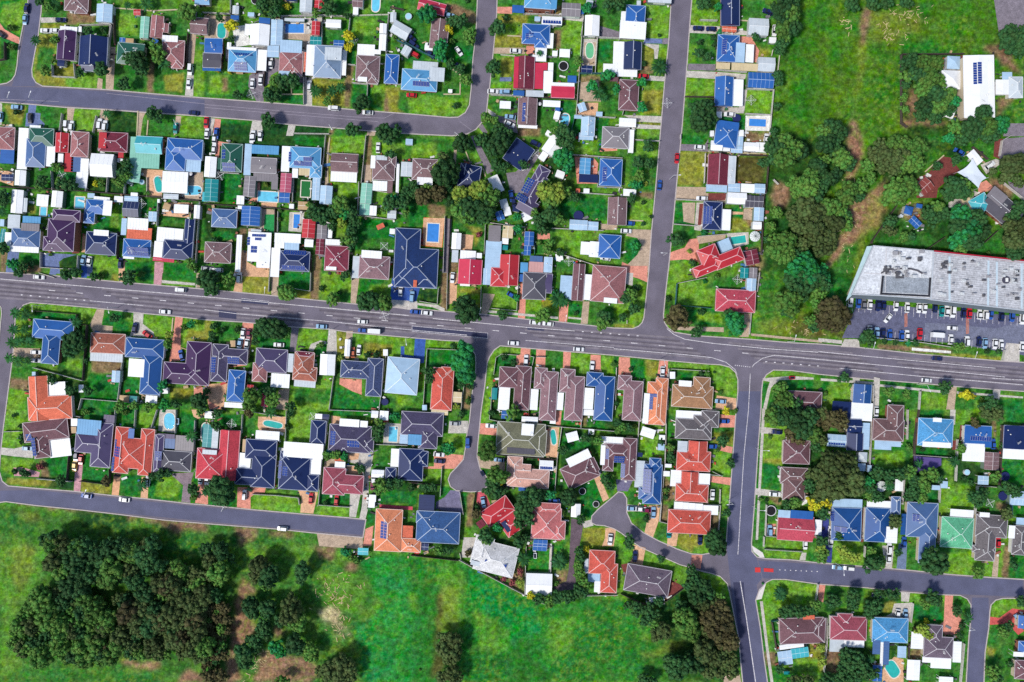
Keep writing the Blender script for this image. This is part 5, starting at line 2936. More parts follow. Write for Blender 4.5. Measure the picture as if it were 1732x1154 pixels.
# ---------------------------------------------------------------- reading the survey
T = []; cur = (0, 0, 5.0)
def X(v): return cur[0] + float(v) / cur[2]
def Y(v): return cur[1] + float(v) / cur[2]
houses, sheds, pools, trees, cars, patches, fences, rounds, sails, tarps, umbrellas, islands, woods = [[] for _ in range(13)]
def isnum(s):
    try: float(s); return True
    except ValueError: return False
def pts(tk): return [(X(tk[i]), Y(tk[i+1])) for i in range(0, len(tk) - 1, 2)]
for ln in DATA.strip().splitlines():
    tk = ln.split(); k = tk[0]
    if k == 'T': cur = (float(tk[1]), float(tk[2]), float(tk[3]) if len(tk) > 3 else 5.0); continue
    if k == 'a': patches.append((tk[1], pts(tk[2:])))
    elif k == 'h':
        segs = [p.split() for p in ln.split('|')]; hd = segs[0]
        H = dict(c=hd[1], rot=float(hd[2]), st=2 if len(hd) > 3 else 1, p=[], s=[])
        for q in segs[1:]:
            c = None; a = q[1:]
            if not isnum(a[0]): c = a[0]; a = a[1:]
            nums = [float(v) for v in a if isnum(v)]; ex = [v for v in a if not isnum(v)]
            if ex: c = ex[0]
            x0, y0, x1, y1 = X(nums[0]), Y(nums[1]), X(nums[2]), Y(nums[3])
            if q[0] == 'p': H['s'].append((x0, y0, x1, y1, int(nums[4]), int(nums[5])))
            else: H['p'].append((q[0], c or hd[1], (x0+x1)/2, (y0+y1)/2, abs(x1-x0), abs(y1-y0)))
        houses.append(H)
    elif k == 's':
        a = tk[2:]; rot = float(a[4]) if len(a) > 4 else 0; ty = a[5] if len(a) > 5 else 'g'
        x0, y0, x1, y1 = X(a[0]), Y(a[1]), X(a[2]), Y(a[3])
        sheds.append((tk[1], (x0+x1)/2, (y0+y1)/2, abs(x1-x0), abs(y1-y0), rot, ty))
    elif k == 'P':
        x0, y0, x1, y1 = X(tk[2]), Y(tk[3]), X(tk[4]), Y(tk[5])
        pools.append((tk[1], (x0+x1)/2, (y0+y1)/2, abs(x1-x0), abs(y1-y0), float(tk[6]), tk[7]))
    elif k == 't': trees.append((X(tk[1]), Y(tk[2]), float(tk[3]) / cur[2], tk[4]))
    elif k == 'c': cars.append((tk[1], X(tk[2]), Y(tk[3]), float(tk[4]), tk[5] if len(tk) > 5 else 'c'))
    elif k == 'F': fences.append((tk[1], pts(tk[2:])))
    elif k == 'w': rounds.append((tk[1], X(tk[2]), Y(tk[3]), float(tk[4]) / cur[2]))
    elif k == 'S': sails.append(pts(tk[1:]))
    elif k == 'H': tarps.append(pts(tk[1:]))
    elif k == 'u': umbrellas.append((X(tk[1]), Y(tk[2]), float(tk[3]) / cur[2]))
    elif k == 'b': islands.append((tk[1], pts(tk[2:])))
    elif k == 'W': woods.append((float(tk[1]) / cur[2], tk[2], pts(tk[3:])))

# ---------------------------------------------------------------- which one: places and ranks for the labels
def mroad(x): return 488 + 0.086 * x
def uroad(x): return 158 + 0.077 * x
def zone(x, y):
    if abs(y - mroad(x)) < 25: return 'on the main road', 0
    if x < 815 and abs(y - uroad(x)) < 16: return 'on the upper left road', 0
    if y < uroad(x) and x < 815:
        return ('left of the top-left side street', 1) if x < 52 else ('by the top edge, left half', 0) if y < 38 else ('north of the upper left road', 0)
    if y < mroad(x):
        if x < 825: return ('south of the upper left road', 0) if y < 317 + 0.07 * x else ('north of the main road, left half', 0)
        if x < 1010 and y < 375: return 'in the upper centre block', 1
        if x < 1130 and y < 375: return 'left of the long upright street', 1
        if x < 1130: return 'north of the main road, centre', 0
        if x < 1310: return 'right of the long upright street', 1
        if y > 500: return 'in the shopping car park', 0
        return ('in the park, upper right', 0)
    if x < 820:
        if y < 675 + 0.035 * x: return 'south of the main road, left half', 0
        if y < 858 + 0.093 * x and x < 625: return 'north of the dead-end road', 0
        if x < 625: return 'in the lower-left wood', 0
        return ('around the two cul-de-sacs', 0) if y < 935 else ('in the lower meadow', 0)
    if x < 1262:
        if y < 700: return 'south of the main road, centre', 0
        if x > 1040 and y > 990: return 'in the wood, lower right', 0
        if y < 1010: return 'around the two cul-de-sacs', 0
        return 'in the lower meadow', 0
    if y < 800: return 'in the right block, upper rows', 0
    if y < 985: return 'in the right block, lower row', 0
    return 'in the bottom-right corner block', 0
ONES = 'zeroth first second third fourth fifth sixth seventh eighth ninth tenth eleventh twelfth thirteenth fourteenth fifteenth sixteenth seventeenth eighteenth nineteenth'.split()
TENS = {2:('twentieth','twenty'),3:('thirtieth','thirty'),4:('fortieth','forty'),5:('fiftieth','fifty'),6:('sixtieth','sixty'),7:('seventieth','seventy'),8:('eightieth','eighty'),9:('ninetieth','ninety')}
def ordinal(n):
    if n < 20: return ONES[n]
    return TENS[n//10][0] if n % 10 == 0 else TENS[n//10][1] + '-' + ONES[n % 10]
PEND = []
def later(o, x, y, desc, noun, cat, group):      # noun: what is counted ("white one")
    PEND.append((o, x, y, desc, noun, cat, group))
def finish_labels():
    by = {}
    for p in PEND: by.setdefault((p[5], p[4], zone(p[1], p[2])), []).append(p)
    for (cat, noun, (zn, ax)), L in by.items():
        L.sort(key=lambda p: (p[2], p[1]) if ax else (p[1], p[2]))
        side = 'top' if ax else 'left'
        for i, p in enumerate(L):
            lab = f'{p[3]} {zn}' if len(L) == 1 else f'{p[3]}, {ordinal(i+1)} {noun} from the {side} {zn}'
            tag(p[0], lab, cat, p[6])

# ---------------------------------------------------------------- ground: blocks, road, kerbs
B = {}
B['a'] = [(-45,143),(0,143),(12,141),(20,136),(26,127),(29,112),(32,80),(36,60),(40,40),(47,10),(51,-45),(-45,-45)]
B['b'] = [(72,-45),(70,20),(65,60),(59,90),(54,118),(55,130),(61,140),(72,146),(100,147.5),(180,152),(260,159),(346,166),(430,172),(520,179),(600,186),(692,193),(760,199),(775,198.5),(787,191),(794,178),(797,150),(800,100),(803,75),(806,40),(809,-45)]
B['c'] = [(-45,172),(0,173),(55,177),(110,182),(170,185),(240,190),(330,196),(430,204),(490,211),(570,217),(640,223),(700,227),(765,230),(790,227),(805,219),(816,206),(823,188),(826,160),(828,150),(831,120),(835,80),(838,50),(840,25),(842,-45),(1138,-45),(1131,70),(1124,140),(1118,212),(1109,317),(1102,391),(1097,462),(1093,502),(1089,538),(1086,546),(1080,552),(1070,556),(1038,555),(992,550),(940,544),(888,540),(820,532),(752,527),(692,521),(666,520),(596,514),(526,507),(458,500),(396,494),(330,488),(260,482),(200,477),(138,471),(96,467),(50,464),(0,461),(-45,458)]
B['d'] = [(1171,-45),(1170,0),(1166,50),(1162,108),(1158,160),(1154,210),(1151,243),(1144,315),(1138,381),(1131,451),(1126,492),(1122,534),(1124,546),(1130,555),(1140,562),(1178,568),(1224,571),(1268,574),(1338,580),(1384,582),(1454,588),(1554,599),(1614,604),(1694,611),(1730,613),(1790,618),(1790,-45)]
B['e'] = [(-45,512),(-4,513),(2,520),(3,530),(1,550),(-4,610),(-10,680),(-45,720)]
B['f'] = [(34,522),(40,516),(52,512),(80,514),(160,521),(240,530),(296,535),(346,541),(412,545),(494,553),(556,557),(598,563),(692,571),(752,576),(776,577),(790,582),(798,590),(804,600),(805,614),(804,642),(800,652),(796,693),(794,713),(790,733),(787,759),(784,777),(772,791),(762,801),(758,811),(762,823),(772,830),(796,832),(816,831),(824,823),(826,811),(820,803),(812,793),(807,773),(808,753),(811,723),(814,693),(820,652),(824,614),(828,604),(836,592),(846,585),(880,588),(952,594),(1038,601),(1128,610),(1198,616),(1218,617),(1234,621),(1244,630),(1248,642),(1248,662),(1245,693),(1240,763),(1235,833),(1230,893),(1228,922),(1218,932),(1204,935),(1188,938),(1170,937),(1146,929),(1128,921),(1114,915),(1088,901),(1068,885),(1060,867),(1060,843),(1054,834),(1046,832),(1036,841),(1012,861),(1001,873),(1000,884),(1008,888),(1022,889),(1038,894),(1050,901),(1068,915),(1084,926),(1118,941),(1150,955),(1168,960),(1186,966),(1204,970),(1218,975),(1230,987),(1234,1003),(1238,1023),(1244,1053),(1250,1083),(1253,1123),(1256,1154),(1262,1210),(-45,1210),(-45,849),(0,850),(10,848.5),(60,855),(140,863),(200,870),(280,880),(352,886),(416,891),(470,895),(526,901),(614,909),(619,879),(592,876),(506,869),(426,862),(346,854),(320,852),(250,844),(188,838),(124,831),(60,826),(14,822),(4,814),(-1,797),(2,759),(6,723),(10,693),(14,662),(18,632),(22,602),(24,574),(26,540)]
B['g'] = [(1290,644),(1296,634),(1308,626),(1340,627),(1384,633),(1444,639),(1488,643),(1554,648),(1606,653),(1684,659),(1730,662),(1790,667),(1790,985),(1730,980),(1680,977),(1610,972),(1532,964),(1460,958),(1384,952),(1338,947),(1294,945),(1280,942),(1272,933),(1271,918),(1276,853),(1281,773),(1285,720),(1287,693),(1288,662)]
B['h'] = [(1296,985),(1306,980),(1328,980),(1384,988),(1464,994),(1524,1001),(1596,1006),(1624,1007),(1636,1013),(1642,1023),(1642,1043),(1638,1083),(1634,1154),(1632,1210),(1306,1210),(1298,1154),(1292,1113),(1286,1063),(1281,1033),(1278,1015),(1284,999)]
B['i'] = [(1674,1035),(1676,1023),(1684,1015),(1696,1012),(1732,1012),(1790,1015),(1790,1210),(1660,1210),(1664,1154),(1666,1103),(1672,1063)]
def inside(px, py, poly):
    r = np.zeros(px.shape, bool); n = len(poly)
    for i in range(n):
        x0, y0 = poly[i]; x1, y1 = poly[(i+1) % n]
        if y0 == y1: continue
        c = ((y0 > py) != (y1 > py)) & (px < (x1-x0)*(py-y0)/(y1-y0) + x0); r ^= c
    return r
def vnoise(x, y, s, seed):
    rg = np.random.default_rng(seed); t = rg.random((256, 256)); x = x/s; y = y/s
    xi = np.floor(x).astype(int); yi = np.floor(y).astype(int); fx = x-xi; fy = y-yi
    fx = fx*fx*(3-2*fx); fy = fy*fy*(3-2*fy); a = lambda i, j: t[(yi+j) % 256, (xi+i) % 256]
    return (a(0,0)*(1-fx)+a(1,0)*fx)*(1-fy)+(a(0,1)*(1-fx)+a(1,1)*fx)*fy
# road: everything between the blocks, one sheet
vv = []; ee = []
for k in B:
    n0 = len(vv); P_ = B[k]; vv += P_; ee += [(n0+i, n0+(i+1) % len(P_)) for i in range(len(P_))]
n0 = len(vv); vv += [(-60,-60),(1800,-60),(1800,1225),(-60,1225)]; ee += [(n0+i, n0+(i+1) % 4) for i in range(4)]
cv, ce, cf, *_ = delaunay_2d_cdt([Vector(p) for p in vv], ee, [], 0, 1e-4)
cx = np.array([sum(cv[i][0] for i in f)/3 for f in cf]); cy = np.array([sum(cv[i][1] for i in f)/3 for f in cf])
inb = np.zeros(len(cf), bool)
for k in B: inb |= inside(cx, cy, B[k])
r = MB(); r.v = [(*PX(p[0], p[1]), 0.0) for p in cv]
for f, b_ in zip(cf, inb):
    if b_: continue
    p = [r.v[i] for i in f]; ar = (p[1][0]-p[0][0])*(p[2][1]-p[0][1])-(p[2][0]-p[0][0])*(p[1][1]-p[0][1])
    r.f.append(tuple(f) if ar > 0 else tuple(f[::-1]))
struct(r.build('road', mat('asphalt', (112,106,120), 'plain', .85, .2, .12, fine=3.5)))
m = MB()
def ring(P_, w):
    pp = [PX(*p) for p in P_]; pp.append(pp[0]); return pp
for k in B: m.strip(ring(B[k], .4), .42, -0.05, GZ + 0.03)
struct(m.build('kerb', mat('kerb', (190,180,178), 'plain', .9, .15, 1)))
bs = MB(); bs.add([(-1600,-1600,-.45),(1600,-1600,-.45),(1600,1600,-.45),(-1600,1600,-.45)], [(0,1,2,3)])
struct(bs.build('distant_ground', mat('far grass', (70,110,50), 'plain', .95, .3, .02)))
# grass and bare earth: one sheet on the blocks, the colour of each lot from the survey
st = 2.3
gx = np.arange(-44, 1790, st); gy = np.arange(-44, 1210, st); nx, ny = len(gx), len(gy)
GX, GY = np.meshgrid(gx, gy)
inb = np.zeros(GX.shape, bool)
for k in B: inb |= inside(GX, GY, B[k])
w1 = (vnoise(GX, GY, 14, 1)-.5)*9 + (vnoise(GX, GY, 5, 2)-.5)*5; w2 = (vnoise(GX, GY, 14, 3)-.5)*9 + (vnoise(GX, GY, 5, 4)-.5)*5
big = inside(GX, GY, [(1290,-60),(1800,-60),(1800,600),(1270,570)]) | inside(GX, GY, [(-60,855),(1040,905),(1260,1010),(1280,1250),(-60,1250)])
amp = np.where(big, 1.0, 0.22); WX = GX + w1*amp; WY = GY + w2*amp
L_ = {k: np.array([v*K for v in lin(c)]) for k, c in GC.items()}
C_ = np.zeros((ny, nx, 3)); a_ = vnoise(GX, GY, 24, 5)[..., None]
C_[:] = L_['g']*(1-a_) + L_['l']*a_*0.9
pk_ = inside(WX, WY, [(1310,-60),(1800,-60),(1800,600),(1290,580)])
C_[pk_] = (np.array([v*K for v in lin((84,118,34))])*(1-a_) + np.array([v*K for v in lin((52,112,34))])*a_)[pk_]
ll_ = inside(WX, WY, [(-60,855),(620,905),(640,1250),(-60,1250)]); C_[ll_] = (np.array([v*K for v in lin((44,102,44))])*(1-a_) + np.array([v*K for v in lin((84,124,48))])*a_)[ll_]
for k, P_ in patches:
    if k not in GC: continue
    xs = [p[0] for p in P_]; ys = [p[1] for p in P_]
    i0, i1 = np.searchsorted(gx, [min(xs)-14, max(xs)+14]); j0, j1 = np.searchsorted(gy, [min(ys)-14, max(ys)+14])
    sub = (slice(j0, j1), slice(i0, i1)); mk = inside(WX[sub], WY[sub], P_)
    isb = bool(big[min(max(int((ys[0]+44)/st),0),ny-1), min(max(int((xs[0]+44)/st),0),nx-1)]); lf = (0.45 if k in 'ly' else .97 if k in ('d','d3','ds') else .8) if isb else 0.88 if k in ('d2','d3','d','n') else 1.0
    C_[sub][mk] = C_[sub][mk]*(1-lf) + L_[k]*lf
def blur(A, n):
    for _ in range(n):
        A = (A + np.roll(A,1,0) + np.roll(A,-1,0) + np.roll(A,1,1) + np.roll(A,-1,1))/5
    return A
C1, C2 = blur(C_, 1), blur(C_, 4); bw = blur(big.astype(float)[..., None], 6); C_ = C1*(1-bw) + C2*bw
mot = 0.8 + 0.28*vnoise(GX, GY, 34, 8)[..., None] + 0.2*vnoise(GX, GY, 9, 9)[..., None]; C_ = C_*np.where(bw > .5, mot, 1.0)
sp_ = np.clip((vnoise(GX, GY, 5, 31)*.5 + vnoise(GX, GY, 2.6, 32)*.5 - .5)*5, 0, 1)[..., None]*np.clip(vnoise(GX, GY, 60, 33)*2-.4, .15, 1)[..., None]
tgt = np.array([v*K for v in lin((124,150,54))]); C_ = np.where(bw > .5, C_*(1-.5*sp_)+tgt*.5*sp_, C_*(1-.22*sp_)+tgt*.22*sp_)
dk_ = np.clip((vnoise(GX, GY, 8, 41)*.6 + vnoise(GX, GY, 3.4, 42)*.4 - .52)*5, 0, 1)[..., None]; C_ = C_*(1-.3*dk_)
fl = MB(); zz = np.where(inb, GZ, -0.2)
co = np.empty((ny*nx, 3)); f_ = S; co[:,0] = ((GX-866)*f_).ravel(); co[:,1] = ((577-GY)*f_).ravel(); co[:,2] = zz.ravel()
idx = np.arange(ny*nx).reshape(ny, nx)
q = np.stack([idx[1:,:-1], idx[1:,1:], idx[:-1,1:], idx[:-1,:-1]], -1).reshape(-1, 4)
keep = inb.ravel()[q].any(1); q = q[keep]
me = bpy.data.meshes.new('lawn'); me.vertices.add(len(co)); me.vertices.foreach_set('co', co.ravel())
me.loops.add(q.size); me.loops.foreach_set('vertex_index', q.ravel().astype(np.int32))
me.polygons.add(len(q)); me.polygons.foreach_set('loop_start', np.arange(0, q.size, 4, dtype=np.int32))
me.update(calc_edges=True)
ca = me.color_attributes.new('gcol', 'FLOAT_COLOR', 'POINT'); c4 = np.ones((ny*nx, 4)); c4[:,:3] = C_.reshape(-1,3); ca.data.foreach_set('color', c4.ravel())
me.materials.append(mat('grass', (0,0,0), 'grassattr', .95, .3, .5, fine=1.6, spec=.1))
go = bpy.data.objects.new('grass', me); col.objects.link(go); struct(go)
# the lower meadow, the paddock and the park keep their own tone
# paved patches, each a thin sheet; a patch that overlaps an earlier one lies one layer higher
lay = []
for k, P_ in patches:
    if k in GC: continue
    rgb = PC[k]; xs = [p[0] for p in P_]; ys = [p[1] for p in P_]; bb = (min(xs), min(ys), max(xs), max(ys))
    lv = 0
    for b2, l2 in lay:
        if bb[0] < b2[2] and b2[0] < bb[2] and bb[1] < b2[3] and b2[1] < bb[3]: lv = max(lv, l2+1)
    lay.append((bb, lv)); z = GZ + 0.012 + 0.006*lv
    m = MB(); m.prism([PX(*p) for p in P_], GZ - 0.1, z)
    o = m.build(rgb[3], mat('pave '+k, rgb[:3], 'plain', .9, .2, .5, fine=2.5)); struct(o)
for c, P_ in islands:
    m = MB(); m.prism([PX(*p) for p in P_], -.02, .14)
    o = m.build('traffic_island', mat('island '+c, (225,220,215) if c == 'w' else (214,60,60), 'plain', .9, .1, 1))
    xx = sum(p[0] for p in P_)/len(P_); yy = sum(p[1] for p in P_)/len(P_)
    later(o, xx, yy, ('white' if c == 'w' else 'red') + ' traffic island', ('white' if c == 'w' else 'red')+' one', 'traffic island', 'traffic islands')
# ---------------------------------------------------------------- painted markings and repaired strips of asphalt
wp = mat('road paint', (212,208,212), 'plain', .7, .4, 1.5, fine=3); fp = mat('faded paint', (160,152,166), 'plain', .8, .3, 1.2)
dk = mat('new asphalt', (62,64,92), 'plain', .85, .12, .2, fine=3)
def sheet(name, polys, mm, z=0.008):
    m = MB()
    for P_ in polys: m.prism([PX(*p) for p in P_], -0.02, z)
    return struct(m.build(name, mm))
sheet('asphalt_repair', [[(408,505),(454,510),(454,516),(408,512)],[(697,552),(825,564),(825,572),(697,560)],[(892,553),(920,556),(920,560),(892,558)],
      [(370,524),(400,528),(400,540),(370,537)],[(1240,985),(1258,985),(1262,1040),(1276,1154),(1258,1154)]], dk)
sheet('newer_asphalt', [[(1249,662),(1287,662),(1281,773),(1271,925),(1229,925),(1236,833)],[(1282,948),(1384,955),(1610,975),(1730,982),(1730,1010),(1596,1004),(1384,986),(1290,978)],[(1229,925.3),(1271,925.3),(1281,948),(1289,978),(1280,989.7),(1236,989.7)],[(1236,990),(1280,990),(1290,1060),(1304,1154),(1308,1200),(1262,1200),(1240,1020)],[(1644,1011),(1672,1011),(1673,1040),(1664,1154),(1634,1154),(1643,1060)],[(0,146),(60,148),(180,155),(346,169),(346,195),(170,183),(0,171)],[(50,0),(70,0),(57,118),(60,146),(20,146),(31,110)],[(0,830),(60,829),(346,858),(617,881),(612,905),(346,882),(0,848)]], mat('newer asphalt', (94,96,122), 'plain', .85, .16, .15, fine=3.5), .004)
lines = [([(0,472),(346,502),(692,534)],.26),([(732,539),(892,554),(972,560)],.26),([(1128,556),(1140,566),(1158,574),(1206,581),(1298,590),(1384,596)],.26),
 ([(1384,595),(1424,599),(1684,623)],.24),([(1384,608),(1652,633),(1700,638)],.24),([(1420,623),(1560,637),(1730,651)],.24),([(152,509),(242,517)],.22),
 ([(346,524),(402,531),(546,543),(692,558),(790,567)],.22),([(889,576),(1038,588)],.22),([(1038,590),(1158,600),(1204,605),(1228,613),(1243,625),(1247,634)],.24),
 ([(1271,622),(1276,616),(1290,606),(1310,601),(1384,608)],.24),([(1269,632),(1266,693),(1258,773),(1249,924),(1248,938)],.24),([(1252,983),(1262,1043),(1278,1154)],.34),
 ([(697,551.5),(825,563.5),(825,572.5),(697,560.5),(697,551.5)],.16),([(408,505),(454,510),(454,516)],.16),([(777,577),(790,584),(797,592)],.16),
 ([(1678,640),(1732,643)],.2)]
m = MB()
for P_, w in lines: m.strip([PX(*p) for p in P_], w, -.01, 0.012)
for i in range(26):
    x = 88 + i*46.9; y = 491.6 + i*4.24
    if 1080 < x < 1110: pass
    m.strip([PX(x-5.5, y-.5), PX(x+5.5, y+.5)], .28, -.01, .012)
for x0, y0, n, dx, dy in ((37,499,8,15.1,1.3),(986,561,7,15.4,1.2),(1296,612,7,14.6,1.2)):
    for i in range(n): m.strip([PX(x0+dx*i-1.6, y0+dy*i), PX(x0+dx*i+1.6, y0+dy*i)], .4, -.01, .012)
for i in range(9): m.strip([PX(1243+i*3.5, 618+i*.4), PX(1244.5+i*3.5, 618.2+i*.4)], .35, -.01, .012)
for i in range(8): m.strip([PX(1318+i*9, 964+i*.4), PX(1320+i*9, 964.2+i*.4)], .35, -.01, .012)
struct(m.build('road_marking', wp))
m = MB()
for P_ in ([(0,168),(100,172)],[(346,177),(600,198),(650,200),(690,180)],[(346,182),(480,193),(640,206)],[(778,206),(797,220)],[(180,158),(346,176)],[(1384,594),(1460,602)]):
    m.strip([PX(*p) for p in P_], .16, -.01, .011)
struct(m.build('faded_marking', fp))
# long worn lanes left by the wheels
for cc, offs in (((128,121,130), (-14,-6,1,8,15)), ((100,93,104), (-10,-2,5,12))):
    m = MB()
    for o_ in offs:
        for a, b_ in ((-40,170),(200,520),(560,820),(900,1200),(1260,1500),(1530,1780)):
            P_ = [PX(x+o_*2, mroad(x+o_*2)+o_+math.sin(x*.021+o_)*.6) for x in range(a, b_, 30)]; m.strip(P_, .8, -.02, .005 if cc[0] > 100 else .0038)
    struct(m.build('road_wear', mat('wear %d' % cc[0], cc, 'plain', .85, .25, .3, fine=3)))
m = MB()                     # car park bays and hatched walkways
zc = GZ + .05
for i in range(29):
    x = 1432 + i*10.3; y = 512 + i*.9; m.strip([PX(x, y), PX(x-.6, y+14)], .14, zc-.03, zc)
for i in range(28):
    x = 1464 + i*10; y = 556 + i*1.1; m.strip([PX(x, y), PX(x-1, y+13)], .14, zc-.03, zc)
struct(m.build('bay_marking', wp))
m = MB()
for cx0, y0, y1 in ((1532,531,554),(1636,539,566)):
    for j in range(int((y1-y0)/1.9)):
        m.strip([PX(cx0-2.6, y0+j*1.9+1), PX(cx0+2.6, y0+j*1.9-.6)], .24, zc-.03, zc)
struct(m.build('walkway_marking', mat('orange paint', (214,130,90), 'plain', .8, .2, 1)))
# ---------------------------------------------------------------- houses
cream = [mat('wall brick', (150,96,78), 'plain', .9, .15, 1.5, fine=4), mat('wall cream', (206,192,168), 'plain', .9, .1, 1), mat('wall white', (226,224,218), 'plain', .85, .06, 1)]
glassm = mat('window glass', (40,52,66), 'smooth', .12, .05, .3, spec=.6); framew = mat('white trim', (235,235,232), 'plain', .5, .04, 1)
doorm = mat('door paint', (110,60,44), 'plain', .6, .1, 1)
gutm = {}
def caps(k):
    r,g,b,_ = RC[k]; f = 0.6 if k not in ('wh',) else .1
    return mat('caps '+k, (r+(255-r)*f, g+(255-g)*f, b+(255-b)*f), 'plain', .6, .08, 1)
def gutter(k):
    r,g,b,_ = RC[k]; f = 0.6; return mat('gutter '+k, (r+(240-r)*f, g+(240-g)*f, b+(245-b)*f), 'plain', .5, .06, 1)
panelm = mat('solar glass', (30,62,140), 'smooth', .35, .1, .5, spec=.3); panelf = mat('panel frame', (206,212,220), 'smooth', .4, .03, 1, metallic=.0)
TP = math.tan(math.radians(23))
class Piece:
    def __init__(s, ty, c, x, y, w, h, rot, z, tp=TP):
        s.ty, s.c, s.x, s.y, s.w, s.h, s.rot, s.z, s.tp = ty, c, x, y, w*.985, h*.985, math.radians(rot), z, tp
        s.f = S*(1-z/HC)
    def P(s, u, v):     # local px offset -> world xy
        c, n = math.cos(s.rot), math.sin(s.rot); return PX(s.x+u*c-v*n, s.y+u*n+v*c, s.z)
    def corners(s, inset=0.0):
        a, b = s.w/2-inset/S, s.h/2-inset/S; a = max(a, .6); b = max(b, .6)
        return [s.P(-a,-b), s.P(a,-b), s.P(a,b), s.P(-a,b)]
    def ridge(s):       # ridge ends in local px, and height
        hip = s.ty == 'h'
        if s.w >= s.h: q = s.h/2; a = s.w/2-(q if hip else 0); return (-a,0), (a,0), q*s.f*s.tp
        q = s.w/2; a = s.h/2-(q if hip else 0); return (0,-a), (0,a), q*s.f*s.tp
    def height(s, px, py):
        c, n = math.cos(s.rot), math.sin(s.rot); dx, dy = px-s.x, py-s.y; u, v = dx*c+dy*n, -dx*n+dy*c
        a, b = s.w/2-abs(u), s.h/2-abs(v)
        if a < 0 or b < 0: return None
        if s.ty == 'h': return s.z + min(a,b)*s.f*s.tp
        if s.ty == 'g': return s.z + (b if s.w >= s.h else a)*s.f*s.tp
        return s.z + 0.02
    def roof(s, m):
        c = s.corners(); t = .16
        if s.ty in 'hg':
            r0, r1, dz = s.ridge(); A, B_ = s.P(*r0), s.P(*r1); zr = s.z+dz
            vs = [(x,y,s.z) for x,y in c] + [(A[0],A[1],zr),(B_[0],B_[1],zr)] + [(x,y,s.z-t) for x,y in c]
            if s.w >= s.h: fs = [(0,1,5,4)[::-1],(2,3,4,5)[::-1],(1,2,5)[::-1],(3,0,4)[::-1]]
            else: fs = [(1,2,5,4)[::-1],(3,0,4,5)[::-1],(0,1,4)[::-1],(2,3,5)[::-1]]
            fs += [(0,6,7,1)[::-1],(1,7,8,2)[::-1],(2,8,9,3)[::-1],(3,9,6,0)[::-1],(6,7,8,9)]
            m.add(vs, fs)
        else: m.prism(c, s.z-.12, s.z)
def bar(m, p, q, w=.3, t=.06):
    p, q = Vector(p), Vector(q); d = q-p
    if d.length < .05: return
    d.normalize(); sd = d.cross(Vector((0,0,1)));
    if sd.length < 1e-3: return
    sd.normalize(); up = sd.cross(d); sd *= w/2; up *= t
    vs = [p-sd, p+sd, p+sd+up, p-sd+up, q-sd, q+sd, q+sd+up, q-sd+up]
    m.add(vs, [(0,1,2,3)[::-1],(4,5,6,7),(0,1,5,4),(1,2,6,5),(2,3,7,6),(3,0,4,7)])
winbm = None
def add_window(root, x, y, z, ang, w, hgt):
    global winbm
    if winbm is None:
        f = MB(); f.box(-.5,-.03,-.5,.5,.03,.5); winbm = (f.mesh('window', framew),)
        g = MB(); g.box(-.42,-.05,-.42,-.03,.05,.42); g.box(.03,-.05,-.42,.42,.05,.42); winbm += (g.mesh('pane', glassm),)
    o = bpy.data.objects.new('window', winbm[0]); col.objects.link(o); o.parent = root; o.location = (x,y,z); o.rotation_euler = (0,0,ang); o.scale = (w,1,hgt)
    g = bpy.data.objects.new('pane', winbm[1]); col.objects.link(g); g.parent = o
doorme = None
